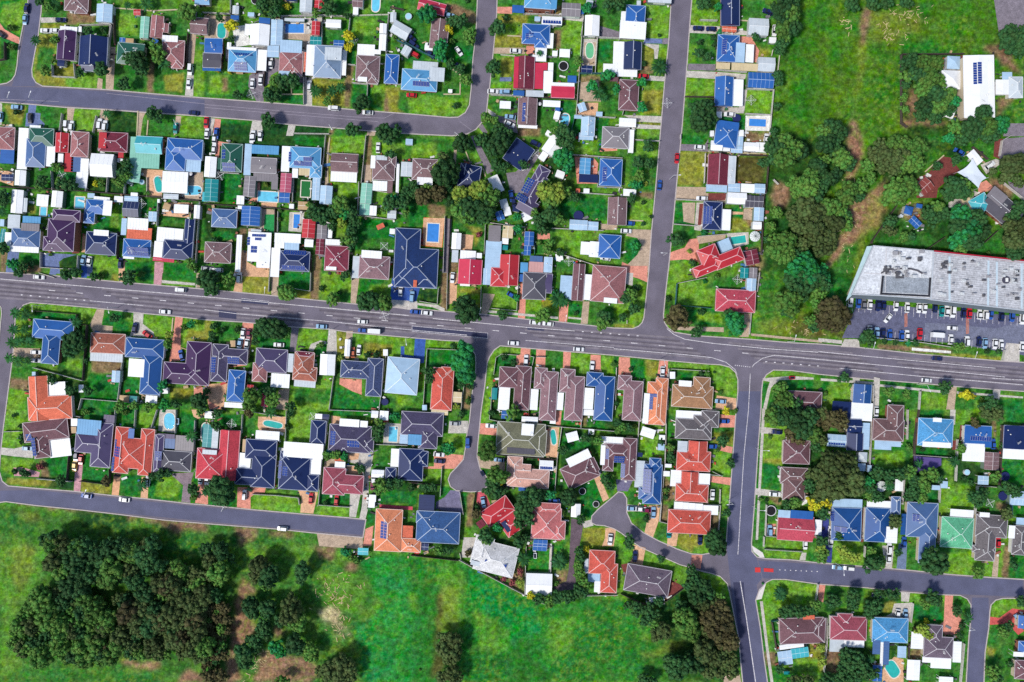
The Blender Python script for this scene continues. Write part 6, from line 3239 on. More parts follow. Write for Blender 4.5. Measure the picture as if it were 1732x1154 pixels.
def make_house(H, i):
    global doorme
    ez = 2.75 if H['st'] == 1 else 5.3
    main = [p for p in H['p'] if p[0] in 'hgk'] or H['p']; x0, y0 = main[0][2], main[0][3]
    gx0, gy0 = PX(x0, y0, ez); org = (gx0, gy0, GZ)
    root = empty('house', org); rn = random.Random(i*7+3)
    P_ = []; zi = 0
    for (ty, c, x, y, w, h) in H['p']:
        if ty in 'hg': p = Piece(ty, c, x, y, w, h, H['rot'], GZ+ez+zi*.012)
        elif ty == 'k': p = Piece('g', c, x, y, w, h, H['rot'], GZ+ez+zi*.012, math.tan(math.radians(4)))
        else:
            z_ = GZ+2.42+zi*.017; hs_ = [q.height(x+u*w, y+v*h) for q in P_ if q.src != 'f' for u in (-.38,0,.38) for v in (-.38,0,.38)]; hs_ = [t for t in hs_ if t is not None]
            if len(hs_) >= 3: z_ = max(hs_)+.18
            p = Piece('f', c, x, y, w, h, H['rot'], z_)
        p.src = ty; P_.append(p); zi += 1
    roofs = [p for p in P_ if p.src != 'f']
    bycol = {}
    for p in roofs: bycol.setdefault(p.c, []).append(p)
    rmeshes = []
    for c, L in bycol.items():
        m = MB()
        for p in L: p.roof(m)
        ro = m.build('roof', roofmat(c), root, org); rmeshes.append(ro)
        if len(bycol) > 1: ro['label'] = f'{RC[c][3]} section of roof'
        cm, gm = MB(), MB()
        for p in L:
            cn = p.corners()
            if p.src != 'k' and c not in ('wh',):
                r0, r1, dz = p.ridge(); A = (*p.P(*r0), p.z+dz+.02); B_ = (*p.P(*r1), p.z+dz+.02)
                bar(cm, A, B_, .3)
                if p.ty == 'h':
                    pr = [(0,A),(3,A),(1,B_),(2,B_)] if p.w >= p.h else [(0,A),(1,A),(2,B_),(3,B_)]
                    for k_, E_ in pr: bar(cm, (*cn[k_], p.z+.02), E_, .26)
            for a in range(4): bar(gm, (*cn[a], p.z-.04), (*cn[(a+1)%4], p.z-.04), .2, .1)
        if cm.v: cm.build('ridge_cap', caps(c), ro, org)
        if gm.v: gm.build('gutter', gutter(c), root, org)
    wm = MB()
    for k, p in enumerate(roofs): wm.prism(p.corners(.45+.003*k), GZ-.05, p.z-.1-.003*k)
    if wm.v: wm.build('wall', cream[rn.choice([0,0,1,1,2])], root, org)
    for p in P_:
        if p.src == 'f':
            m = MB(); cn = p.corners(); m.prism(cn, p.z-.1, p.z)
            # ribs of the sheeting, and posts
            n = max(2, int(max(p.w, p.h)*p.f/1.1))
            for k in range(n+1):
                t = k/n
                if p.w >= p.h: a = p.P((t-.5)*p.w*.98, -p.h*.49); b = p.P((t-.5)*p.w*.98, p.h*.49)
                else: a = p.P(-p.w*.49, (t-.5)*p.h*.98); b = p.P(p.w*.49, (t-.5)*p.h*.98)
                bar(m, (*a, p.z), (*b, p.z), .07, .035)
            for q in p.corners(.2): m.box(q[0]-.05, q[1]-.05, GZ-.02, q[0]+.05, q[1]+.05, p.z-.08)
            o = m.build('patio_roof', roofmat(p.c), root, org)
            if p.c != H['c'] and p.c != 'wh': o['label'] = f'{RC[p.c][3]} sheet roof over the patio'
    # windows and a front door on the largest wing
    bg_ = max(roofs or P_, key=lambda p: p.w*p.h)
    if roofs:
        for sgn in (-1, 1):
            for u in (-.28, .26):
                q = bg_.P(u*bg_.w, sgn*(bg_.h/2-.44/S)); add_window(root, q[0]-org[0], q[1]-org[1], 1.5, -bg_.rot, 1.7, 1.2)
        q = bg_.P(.02*bg_.w, bg_.h/2-.44/S)
        if doorme is None:
            d = MB(); d.box(-.45,-.05,0,.45,.05,2.05); doorme = d.mesh('door', doorm)
        o = bpy.data.objects.new('door', doorme); col.objects.link(o); o.parent = root; o.location = (q[0]-org[0], q[1]-org[1], 0.0); o.rotation_euler = (0,0,-bg_.rot)
    # vents and an aerial
    def top(px, py):
        b = None
        for p in P_:
            z = p.height(px, py)
            if z is not None and (b is None or z > b[0]): b = (z, p)
        return b
    if roofs:
        for k in range(rn.randint(2, 4)):
            p = rn.choice(roofs); px = p.x + rn.uniform(-.32,.32)*p.w; py = p.y + rn.uniform(-.32,.32)*p.h; b = top(px, py)
            if b:
                wx, wy = PX(px, py, b[0]); m = MB(); m.cyl(wx, wy, b[0]-.05, b[0]+.28, .16, .16, 8); m.cyl(wx, wy, b[0]+.28, b[0]+.4, .26, .1, 8)
                m.build('roof_vent', framew, root, org)
        p = roofs[0]; px = p.x + rn.uniform(-.25,.25)*p.w; py = p.y + rn.uniform(-.25,.25)*p.h; b = top(px, py)
        if b and rn.random() < .75:
            wx, wy = PX(px, py, b[0]); z = b[0]; m = MB(); m.cyl(wx, wy, z-.1, z+1.6, .04, .03, 6); a = rn.uniform(0,3.1); c, s_ = math.cos(a), math.sin(a)
            bar(m, (wx-c*.9, wy-s_*.9, z+1.5), (wx+c*.9, wy+s_*.9, z+1.5), .08, .05)
            for t in (-.7,-.35,0,.35,.7): bar(m, (wx+c*t+s_*.4, wy+s_*t-c*.4, z+1.48), (wx+c*t-s_*.4, wy+s_*t+c*.4, z+1.48), .05, .04)
            m.build('antenna', framew, root, org)
    # solar panels, each lying on the slope below it
    npan = 0
    for (ax, ay, bx, by, n1, n2) in H['s']:
        rot = math.radians(H['rot']); cxp, cyp = (ax+bx)/2, (ay+by)/2; cw, ch = abs(bx-ax)/n1, abs(by-ay)/n2; c, s_ = math.cos(rot), math.sin(rot)
        t0 = top(cxp, cyp)
        if t0 is None: continue
        pc = t0[1]; e = 1.2; hh = lambda a, b: (pc.height(a, b) or t0[0]); gxs = (hh(cxp+e,cyp)-hh(cxp-e,cyp))/(2*e); gys = (hh(cxp,cyp+e)-hh(cxp,cyp-e))/(2*e)
        lift = 0
        for du in (-.48, 0, .48):
            for dv in (-.48, 0, .48):
                u, v = du*cw*n1, dv*ch*n2; qx, qy = cxp+u*c-v*s_, cyp+u*s_+v*c; tt = top(qx, qy)
                if tt: lift = max(lift, tt[0]-(t0[0]+gxs*(qx-cxp)+gys*(qy-cyp)))
        for a in range(n1):
            for b_ in range(n2):
                u = (a+.5-n1/2)*cw; v = (b_+.5-n2/2)*ch; cn = []
                for du, dv in ((-.46,-.46),(.46,-.46),(.46,.46),(-.46,.46)):
                    uu, v2 = u+du*cw, v+dv*ch; qx, qy = cxp+uu*c-v2*s_, cyp+uu*s_+v2*c
                    cn.append((*PX(qx, qy, t0[0]), t0[0]+gxs*(qx-cxp)+gys*(qy-cyp)+lift+.13))
                m = MB(); m.add([(x,y,z-.05) for x,y,z in cn] + cn, [(0,1,2,3),(4,5,6,7)[::-1],(0,1,5,4)[::-1],(1,2,6,5)[::-1],(2,3,7,6)[::-1],(3,0,4,7)[::-1]])
                ct = Vector([sum(q[k] for q in cn)/4 for k in range(3)]); ins = [tuple(ct+(Vector(q)-ct)*.95+Vector((0,0,.02))) for q in cn]
                po = m.build('solar_panel', panelf, root, org)
                g = MB(); g.add(ins, [(0,1,2,3)[::-1]]); g.build('cell_sheet', panelm, po, org); npan += 1
    k0 = roofs[0].c if roofs else H['c']; rt = 'hip-roofed' if roofs and roofs[0].ty == 'h' else 'gable-roofed'
    if any(p.src == 'k' for p in roofs[:1]): rt = 'flat-roofed'
    cxh = sum(p.x*p.w*p.h for p in P_)/sum(p.w*p.h for p in P_); cyh = sum(p.y*p.w*p.h for p in P_)/sum(p.w*p.h for p in P_)
    later(root, cxh, cyh, f'{RC[k0][3]} {rt} house', 'house', 'house', 'suburban houses')
for i, H in enumerate(houses): make_house(H, i)

# ---------------------------------------------------------------- sheds, garages and carports
shedw = [mat('shed wall pale', (198,204,206), 'plain', .6, .08, 1), mat('shed wall green', (120,140,126), 'plain', .6, .08, 1)]
for i, (c, x, y, w, h, rot, ty) in enumerate(sheds):
    small = w*h*S*S < 12; z = GZ + (2.0 if small else 2.35 if ty == 'f' else 2.6); rn = random.Random(i+900)
    p = Piece('g' if ty != 'h' else 'h', c, x, y, w, h, rot, z, math.tan(math.radians({'f': 3, 'h': 20}.get(ty, 13))))
    ox, oy = PX(x, y, z); org = (ox, oy, GZ); big_ = w*h*S*S > 9
    name = 'garden_shed' if small else 'carport' if ty == 'f' else 'garage'
    root = empty(name, org); m = MB(); p.roof(m); ro = m.build('roof', roofmat(c), root, org)
    if ty != 'f' or not small:
        m = MB(); r0, r1, dz = p.ridge(); bar(m, (*p.P(*r0), p.z+dz), (*p.P(*r1), p.z+dz), .2, .05)
        n = max(2, int(max(p.w, p.h)*p.f/1.6)); lx = p.w >= p.h
        for k in range(n+1):
            t = (k/n-.5)*.985; q = (p.h if lx else p.w)/2*.99; rr_ = p.z+dz
            A = p.P(t*p.w, 0) if lx else p.P(0, t*p.h)
            for sg in (-1, 1):
                E_ = p.P(t*p.w, sg*q) if lx else p.P(sg*q, t*p.h)
                if ty != 'h': bar(m, (*A, rr_), (*E_, p.z+.0), .07, .04)
        m.build('ridge_cap', caps(c), ro, org)
    m = MB()
    if name == 'carport':
        for q in p.corners(.15):
            m = MB(); m.box(q[0]-.06, q[1]-.06, GZ-.02, q[0]+.06, q[1]+.06, z-.14); m.build('post', framew, root, org)
    else:
        m.prism(p.corners(.1), GZ-.02, z-.1); m.build('wall', shedw[rn.randint(0,1)], root, org)
        m = MB(); a = p.P(-.25*p.w, p.h/2-.1/S); b = p.P(.25*p.w, p.h/2-.1/S); bar(m, (a[0],a[1],GZ+.9), (b[0],b[1],GZ+.9), .1, 1.0); m.build('door', framew, root, org)
    if ty == 'p':
        for k in range(7 if w > 20 else 5):
            n = 7 if w > 20 else 5; m = MB(); a = p.P((k+.5)/n*p.w*.9-p.w*.45, p.h*.18); hw = p.w*.9/n*.42*S; m.box(a[0]-hw, a[1]-.8, p.z+.35, a[0]+hw, a[1]+.8, p.z+.4)
            m.build('solar_panel', panelm, root, org)
    kind = {'garden_shed':'small garden shed','carport':'flat sheet-roofed carport','garage':'metal garage'}[name]
    later(root, x, y, f'{RC[c][3]} {kind}', RC[c][3], name.replace('_', ' '), name.replace('_', ' ') + 's behind the houses')

# ---------------------------------------------------------------- pools
cope = mat('pool coping', (232,222,210), 'plain', .8, .1, 1)
for i, (sh, x, y, w, h, rot, c) in enumerate(pools):
    ox, oy = PX(x, y); root = empty('swimming_pool', (ox, oy, GZ)); R = math.radians(rot)
    n = 36; outl = []
    for k in range(n):
        a = 2*math.pi*k/n
        if sh == 'q':
            u = max(-1, min(1, 1.5*math.cos(a))); v = max(-1, min(1, 1.5*math.sin(a)))
        elif sh == 'o': u, v = math.copysign(abs(math.cos(a))**.8, math.cos(a)), math.copysign(abs(math.sin(a))**.8, math.sin(a))
        else:
            u, v = math.cos(a), math.sin(a)
            if h >= w: u = u*(.9+.16*math.cos(2*(a+1.5708))) + .14*math.sin(v*2.2)
            else: v = v*(.9+.16*math.cos(2*a)) + .14*math.sin(u*2.2)
        u *= w/2; v *= h/2; outl.append((x+u*math.cos(R)-v*math.sin(R), y+u*math.sin(R)+v*math.cos(R)))
    wp_ = [PX(*p) for p in outl]; cxw = sum(p[0] for p in wp_)/n; cyw = sum(p[1] for p in wp_)/n
    r_, g_, b_, wd = POOLC[c]
    m = MB(); m.prism(wp_, GZ+.0, GZ+.07)
    wm_ = mat('pool water '+c, (r_,g_,b_), 'plain', .06 if c != 'gg' else .9, .12, .6, spec=.5)
    m.build('water', wm_, root, (ox,oy,GZ))
    m = MB(); m.strip(wp_+[wp_[0]], .4, GZ, GZ+.14); m.build('coping', cope, root, (ox,oy,GZ))
    if c == 'gg': root.name = 'lawn_court'; later(root, x, y, 'dark-green framed lawn court', 'court', 'lawn court', 'lawn courts')
    else: later(root, x, y, f'{wd} {dict(q="rectangular", o="oval", k="curved")[sh]} swimming pool', 'pool', 'swimming pool', 'garden pools')
# ---------------------------------------------------------------- trampolines, tanks, round tables
blackm = mat('black mat', (24,22,28), 'plain', .8, .1, 2); navym = mat('navy mat', (28,38,96), 'plain', .7, .1, 2); steel = mat('steel', (214,214,218), 'plain', .4, .05, 1)
for c, x, y, r_ in rounds:
    ox, oy = PX(x, y, .9); R = r_*S; org = (ox, oy, GZ)
    if c in ('k','nv') and R > 1.1:
        root = empty('trampoline', org); m = MB(); m.cyl(0,0,.82,.86,R*.86,R*.86,24); o = m.build('mat', blackm if c=='k' else navym, root)
        m = MB()
        m.strip([(R*.93*math.cos(t*.2618), R*.93*math.sin(t*.2618)) for t in range(25)], R*.13, .8, .92); m.build('rim', steel if c=='k' else navym, root)
        for t in range(6):
            m = MB(); m.cyl(R*.9*math.cos(t*1.047), R*.9*math.sin(t*1.047), 0, .82, .04, .04, 6); m.build('leg', steel, root)
        later(root, x, y, f"round {'black' if c=='k' else 'navy'} trampoline", 'trampoline', 'trampoline', 'trampolines')
    elif c in ('k','nv'):
        root = empty('water_tank', org); m = MB(); m.cyl(0,0,0,1.7,R,R,20); m.build('tank', navym if c=='nv' else blackm, root); m = MB(); m.cyl(0,0,1.7,1.95,R,.2,20); m.build('lid', steel, root)
        later(root, x, y, 'small round water tank', 'tank', 'water tank', 'water tanks')
    else:
        root = empty('round_pool', org); m = MB(); m.cyl(0,0,0,.95,R,R,24); m.build('wall', steel, root); m = MB(); m.cyl(0,0,.95,.99,R*.9,R*.9,24); m.build('water', mat('pale water', (170,215,235), 'plain', .1, .1, 1), root)
        later(root, x, y, 'round pale above-ground pool', 'round pool', 'round pool', 'round pools')
for x, y, r_ in umbrellas:
    ox, oy = PX(x, y, 2.4); R = r_*S; root = empty('parasol', (ox, oy, GZ)); m = MB(); n = 12
    vs = [(0,0,2.9)] + [(R*math.cos(6.2832*k/n), R*math.sin(6.2832*k/n), 2.2) for k in range(n)]; m.add(vs, [(0,k+1,(k+1)%n+1) for k in range(n)] + [(0,(k+1)%n+1,k+1) for k in range(0)])
    m.build('canopy', mat('parasol cloth', (226,232,230), 'plain', .8, .05, 1), root)
    m = MB()
    for k in range(n): bar(m, (0,0,2.92), (R*math.cos(6.2832*k/n), R*math.sin(6.2832*k/n), 2.22), .09, .03)
    m.build('rib', mat('dark ribs', (40,60,60), 'plain', .6, .05, 1), root); m = MB(); m.cyl(0,0,0,2.85,.05,.05,8); m.build('pole', steel, root)
    later(root, x, y, 'round white parasol with dark ribs', 'parasol', 'parasol', 'parasols')
for P_ in sails:
    n = 4; m = MB(); cxs = sum(p[0] for p in P_)/4; cys = sum(p[1] for p in P_)/4; pl = []
    for a in range(4):
        p, q_ = P_[a], P_[(a+1)%4]
        for k in range(8):
            t = k/8; b_ = .16*4*t*(1-t); X_ = p[0]*(1-t)+q_[0]*t; Y_ = p[1]*(1-t)+q_[1]*t; pl.append((X_+(cxs-X_)*b_, Y_+(cys-Y_)*b_, 3.4+(.5 if a%2 else -.5)*(1-2*t)))
    ox, oy = PX(cxs, cys, 3); root = empty('shade_sail', (ox, oy, GZ)); vs = [(*PX(p[0],p[1],3.4), p[2]) for p in pl] + [(*PX(cxs,cys,3.4), 3.3)]
    m.add(vs, [(k,(k+1)%32,32)[::-1] for k in range(32)]); m.build('cloth', mat('sail cloth', (222,232,244), 'plain', .8, .05, .4), root, (ox,oy,GZ))
    for p in P_:
        a = PX(*p, 3.4); m = MB(); m.cyl(a[0], a[1], GZ, 4.0, .08, .08, 8); m.build('mast', steel, root, (ox,oy,GZ))
    later(root, cxs, cys, 'large white four-cornered shade sail', 'sail', 'shade sail', 'shade sails')
for P_ in tarps:
    xx = sum(p[0] for p in P_)/len(P_); yy = sum(p[1] for p in P_)/len(P_); m = MB(); m.prism([PX(*p, 1.5) for p in P_], 1.5, 1.6)
    ox, oy = PX(xx, yy, 1.5); root = empty('awning', (ox, oy, GZ)); m.build('cover', mat('violet cloth', (92,78,140), 'plain', .8, .1, .5), root, (ox,oy,GZ))
    for p in P_[::2]:
        a = PX(*p, 1.5); m = MB(); m.cyl(a[0], a[1], GZ, 1.5, .05, .05, 6); m.build('post', steel, root, (ox,oy,GZ))
    later(root, xx, yy, 'violet cover stretched over the yard', 'awning', 'awning', 'awnings')
# ---------------------------------------------------------------- fences and low walls
FM = dict(w=((206,202,198),1.6,.14,'pale','garden_fence'), l=((226,220,206),1.0,.14,'cream','garden_fence'), d=((86,74,72),1.7,.14,'dark','garden_fence'), b=((60,110,120),1.7,.14,'blue-green','garden_fence'), t=((196,182,150),.25,.5,'tan','garden_edging'))
for c, P_ in fences:
    rgb, hh, ww, wd, nm = FM[c]; m = MB(); pp = [PX(*p) for p in P_]; m.strip(pp, ww, GZ-.02, GZ+hh)
    xx = sum(p[0] for p in P_)/len(P_); yy = sum(p[1] for p in P_)/len(P_)
    o3 = (*PX(xx, yy), GZ); root = empty(nm, o3); m.build('panel', mat('fence '+c, rgb, 'plain', .8, .12, 1.5), root, o3)
    if c != 't':
        m = MB()
        for (xa,ya),(xb,yb) in zip(pp, pp[1:]):
            n = max(1, int(math.hypot(xb-xa, yb-ya)/3))
            for k in range(n): t = k/n; m.box(xa+(xb-xa)*t-.1, ya+(yb-ya)*t-.1, GZ-.02, xa+(xb-xa)*t+.1, ya+(yb-ya)*t+.1, GZ+hh+.08)
        m.build('posts', mat('fence post '+c, tuple(v*.85 for v in rgb), 'plain', .8, .1, 1), root, o3)
    later(root, xx, yy, f"{wd} {'garden fence' if c != 't' else 'low garden edging'}", f'{wd} one', 'fence' if c != 't' else 'edging', 'fences between the gardens' if c != 't' else 'garden edgings')
# ---------------------------------------------------------------- cars
tyre = mat('tyre', (24,24,26), 'plain', .9, .1, 3); lampm = mat('headlight', (240,240,236), 'plain', .2, .02, 1); glas = mat('car glass', (20,26,36), 'smooth', .1, .05, 1, spec=.7)
def paint(c): r_,g_,b_,_ = CARC[c]; return mat('paint '+c, (r_,g_,b_), 'smooth', .3, .04, .5, spec=.5)
def loft(m, secs):      # secs: list of (x, halfwidth, z0, z1)
    vs = []
    for x, w, z0, z1 in secs: vs += [(x,-w,z0),(x,w,z0),(x,w*.93,z1),(x,-w*.93,z1)]
    fs = [(0,1,2,3),(len(vs)-4,len(vs)-1,len(vs)-2,len(vs)-3)]
    for k in range(len(secs)-1):
        a = 4*k
        for j in range(4): fs.append((a+j, a+4+j, a+4+(j+1)%4, a+(j+1)%4))
    m.add(vs, fs)
def make_car(ty):
    L = []
    m = MB(); g = MB()
    if ty == 'b':
        m.box(-2.6,-1.05,.5,2.0,1.05,2.7); loft(m, [(2.0,1.0,.4,2.3),(2.9,1.0,.4,2.1),(3.3,.95,.4,1.2)]); g.box(2.95,-.85,1.25,3.05,.85,1.95); wx = (-1.7,2.3)
    elif ty == 's':
        m.box(-1.2,-.7,.35,1.2,.7,.9); g.box(-1.0,-.5,.9,.9,.5,.93); wx = (0,)
        bar(m, (1.2,0,.4), (2.1,0,.4), .1, .1)
    else:
        hgt = .95 if ty == 'c' else 1.08
        loft(m, [(-2.3,.78,.3,hgt-.12),(-2.1,.9,.25,hgt-.02),(-.9,.93,.22,hgt),(.9,.93,.22,hgt),(1.9,.88,.25,hgt-.12),(2.25,.74,.3,hgt-.3)])
        rt = hgt+(.5 if ty == 'c' else .72); x0, x1, x2, x3 = (-1.9,-1.2,.35,1.15) if ty == 'c' else (-2.2,-1.9,.5,1.1)
        g.add([(x0,-.8,hgt-.02),(x3,-.8,hgt-.02),(x3,.8,hgt-.02),(x0,.8,hgt-.02),(x1,-.64,rt),(x2,-.64,rt),(x2,.64,rt),(x1,.64,rt)], [(0,3,2,1),(4,5,6,7),(0,1,5,4),(1,2,6,5),(2,3,7,6),(3,0,4,7)])
        m.box(x1-.05,-.66,rt-.03,x2+.05,.66,rt+.05); wx = (-1.4,1.4)
    base = bpy.data.materials.get('paint wh') or paint('wh')
    parts = [('body', m.mesh('body', base), None), ('window_glass' if ty != 's' else 'cover', g.mesh('window_glass', glas), None)]
    w = MB(); n = 12; vs = [(.32*math.cos(6.2832*k/n), y_, .32+.32*math.sin(6.2832*k/n)) for y_ in (-.11,.11) for k in range(n)]
    w.add(vs, [(i,(i+1)%n,(i+1)%n+n,i+n)[::-1] for i in range(n)] + [tuple(range(n))[::1], tuple(reversed(range(n,2*n)))]); wme = w.mesh('wheel', tyre)
    for xx in wx:
        for sg in (-1,1): parts.append(('wheel', wme, (xx, sg*(.86 if ty not in 'bs' else .95 if ty=='b' else .72), 0)))
    if ty in 'cvb':
        h_ = MB(); h_.box(-.06,-.16,-.07,.06,.16,.07); hm = h_.mesh('headlight', lampm); hx = 2.16 if ty != 'b' else 3.25
        for sg in (-1,1): parts.append(('headlight', hm, (hx, sg*.6, .62 if ty != 'b' else .9)))
    return parts
PROTO = {t: make_car(t) for t in 'cvbs'}
NM = dict(c=('parked_car','car'), v=('delivery_van','van'), b=('truck','truck'), s=('small_trailer','trailer'))
for i, (c, x, y, ang, ty) in enumerate(cars):
    wx, wy = PX(x, y, .8); zb = .0
    onroad = not any(bool(inside(np.array([x]), np.array([y]), B[k])[0]) for k in B)
    zb = .012 if onroad else GZ+.05
    root = empty(NM[ty][0], (wx, wy, zb)); root.rotation_euler = (0,0,-math.radians(ang + (180 if random.random() < .5 else 0)))
    sc_ = random.uniform(.94,1.06); root.scale = (sc_, sc_, sc_)
    for nme, me_, loc in PROTO[ty]:
        o = bpy.data.objects.new(nme, me_); col.objects.link(o); o.parent = root
        if loc: o.location = loc
        if nme == 'body' and c != 'wh': o.material_slots[0].link = 'OBJECT'; o.material_slots[0].material = paint(c)
    wd = CARC[c][3]
    later(root, x, y, f'{wd} {NM[ty][1]}', f'{wd} one', NM[ty][1], 'cars parked around the suburb' if ty in 'cv' else 'trucks and trailers')
# ---------------------------------------------------------------- rotary clotheslines and street lamps
for x, y in [(392,717),(460,698),(650,535),(1247,473),(105,297),(1674,851),(962,442),(372,298),(252,368),(650,417),(598,69),(905,260),(240,345),(425,160),(1004,42),(530,905-200),(1128,175),(1270,170),(86,445-60),(1222,58)]:
    a, b_ = PX(x, y, 1.8); root = empty('clothesline', (a, b_, GZ)); m = MB(); m.cyl(0,0,0,1.9,.05,.05,6); m.build('pole', steel, root); m = MB(); r0_ = random.uniform(0,1.5)
    for k in range(4): A_ = r0_+k*1.5708; bar(m, (0,0,1.8), (2.2*math.cos(A_), 2.2*math.sin(A_), 2.0), .14, .06)
    m.build('arm', steel, root); m = MB()
    for rr_ in (1.2, 2.1):
        for k in range(4): A_ = r0_+k*1.5708; bar(m, (rr_*math.cos(A_), rr_*math.sin(A_), 1.95), (rr_*math.cos(A_+1.5708), rr_*math.sin(A_+1.5708), 1.95), .05, .03)
    m.build('line', steel, root); later(root, x, y, 'rotary clothesline', 'one', 'clothesline', 'rotary clotheslines')
lampmat = mat('lamp head', (230,232,236), 'plain', .4, .03, 1)
for x, y, ang in [(22,171,60),(58,170,60),(64,517,-80),(190,520,-70),(338,487,80),(452,498,80),(560,556,-80),(688,573,-80),(812,532,80),(955,545,80),(1120,608,-80),(1338,578,80),(1470,590,80),(1640,606,80),(1560,651,-70),(300,207,-60),(560,215,-60),(770,228,-40),(1136,300,0),(1126,430,180),(1284,760,0),(1278,860,0),(1236,850,180),(1420,957,-90),(1640,1060,180),(380,862,60),(150,835,60)]:
    a, b_ = PX(x, y, 4); root = empty('street_lamp', (a, b_, GZ)); A_ = math.radians(ang); c_, s_ = math.cos(A_), -math.sin(A_)
    m = MB(); m.cyl(0,0,0,7.5,.12,.07,8); m.build('pole', steel, root); m = MB(); bar(m, (0,0,7.4), (c_*2.2,-s_*2.2,7.9), .12, .1); m.build('arm', steel, root)
    m = MB(); bar(m, (c_*2.1,-s_*2.1,7.88), (c_*2.9,-s_*2.9,7.95), .32, .14); m.build('lamp_head', lampmat, root)
    later(root, x, y, 'grey street lamp', 'one', 'street lamp', 'street lamps along the kerbs')
# odds and ends lying in the yards: pots, crates, bins, toys, stacked timber
cl = {}; rc = random.Random(99)
ccol = [(226,226,224),(52,50,56),(150,92,74),(70,120,170),(186,160,124),(120,120,126),(196,70,60),(60,110,70)]
spots = [(p[2], p[3], p[4], p[5], H['rot']) for H in houses for p in H['p'] if p[0] in 'hgk'] + [(s_[1], s_[2], s_[3], s_[4], s_[5]) for s_ in sheds if s_[3]*s_[4] > 120]
for (x, y, w, h, rot) in spots:
    for _ in range(rc.randint(4, 9)):
        sd = rc.randint(0, 3); t = rc.uniform(-.5,.5); off = rc.uniform(1.5, 9)*(.5 if rc.random() < .6 else 1)
        u, v = ((t*w, h/2+off), (t*w, -h/2-off), (w/2+off, t*h), (-w/2-off, t*h))[sd]; R_ = math.radians(rot)
        px, py = x+u*math.cos(R_)-v*math.sin(R_), y+u*math.sin(R_)+v*math.cos(R_)
        if abs(py-mroad(px)) < 34 or not any(bool(inside(np.array([px]), np.array([py]), B[k])[0]) for k in B): continue
        a, b_ = PX(px, py); k = rc.choices(range(8), (5,5,2,1,3,3,1,1))[0]; sx, sy, sz = rc.uniform(.15,.6), rc.uniform(.15,.6), rc.uniform(.2,.9)
        if rc.random() < .2: sx = rc.uniform(.7,1.5)
        m = cl.setdefault(k, MB()); m.prism([(a+dx*sx*math.cos(t)-dy*sy*math.sin(t), b_+dx*sx*math.sin(t)+dy*sy*math.cos(t)) for dx, dy in ((-1,-1),(1,-1),(1,1),(-1,1))], GZ-.02, GZ+sz)
for k, m in cl.items():
    tag(m.build('yard_clutter', mat('clutter %d' % k, ccol[k], 'plain', .7, .2, 1)), 'small pots, crates and bins lying about the yards', 'yard clutter', None, 'stuff')
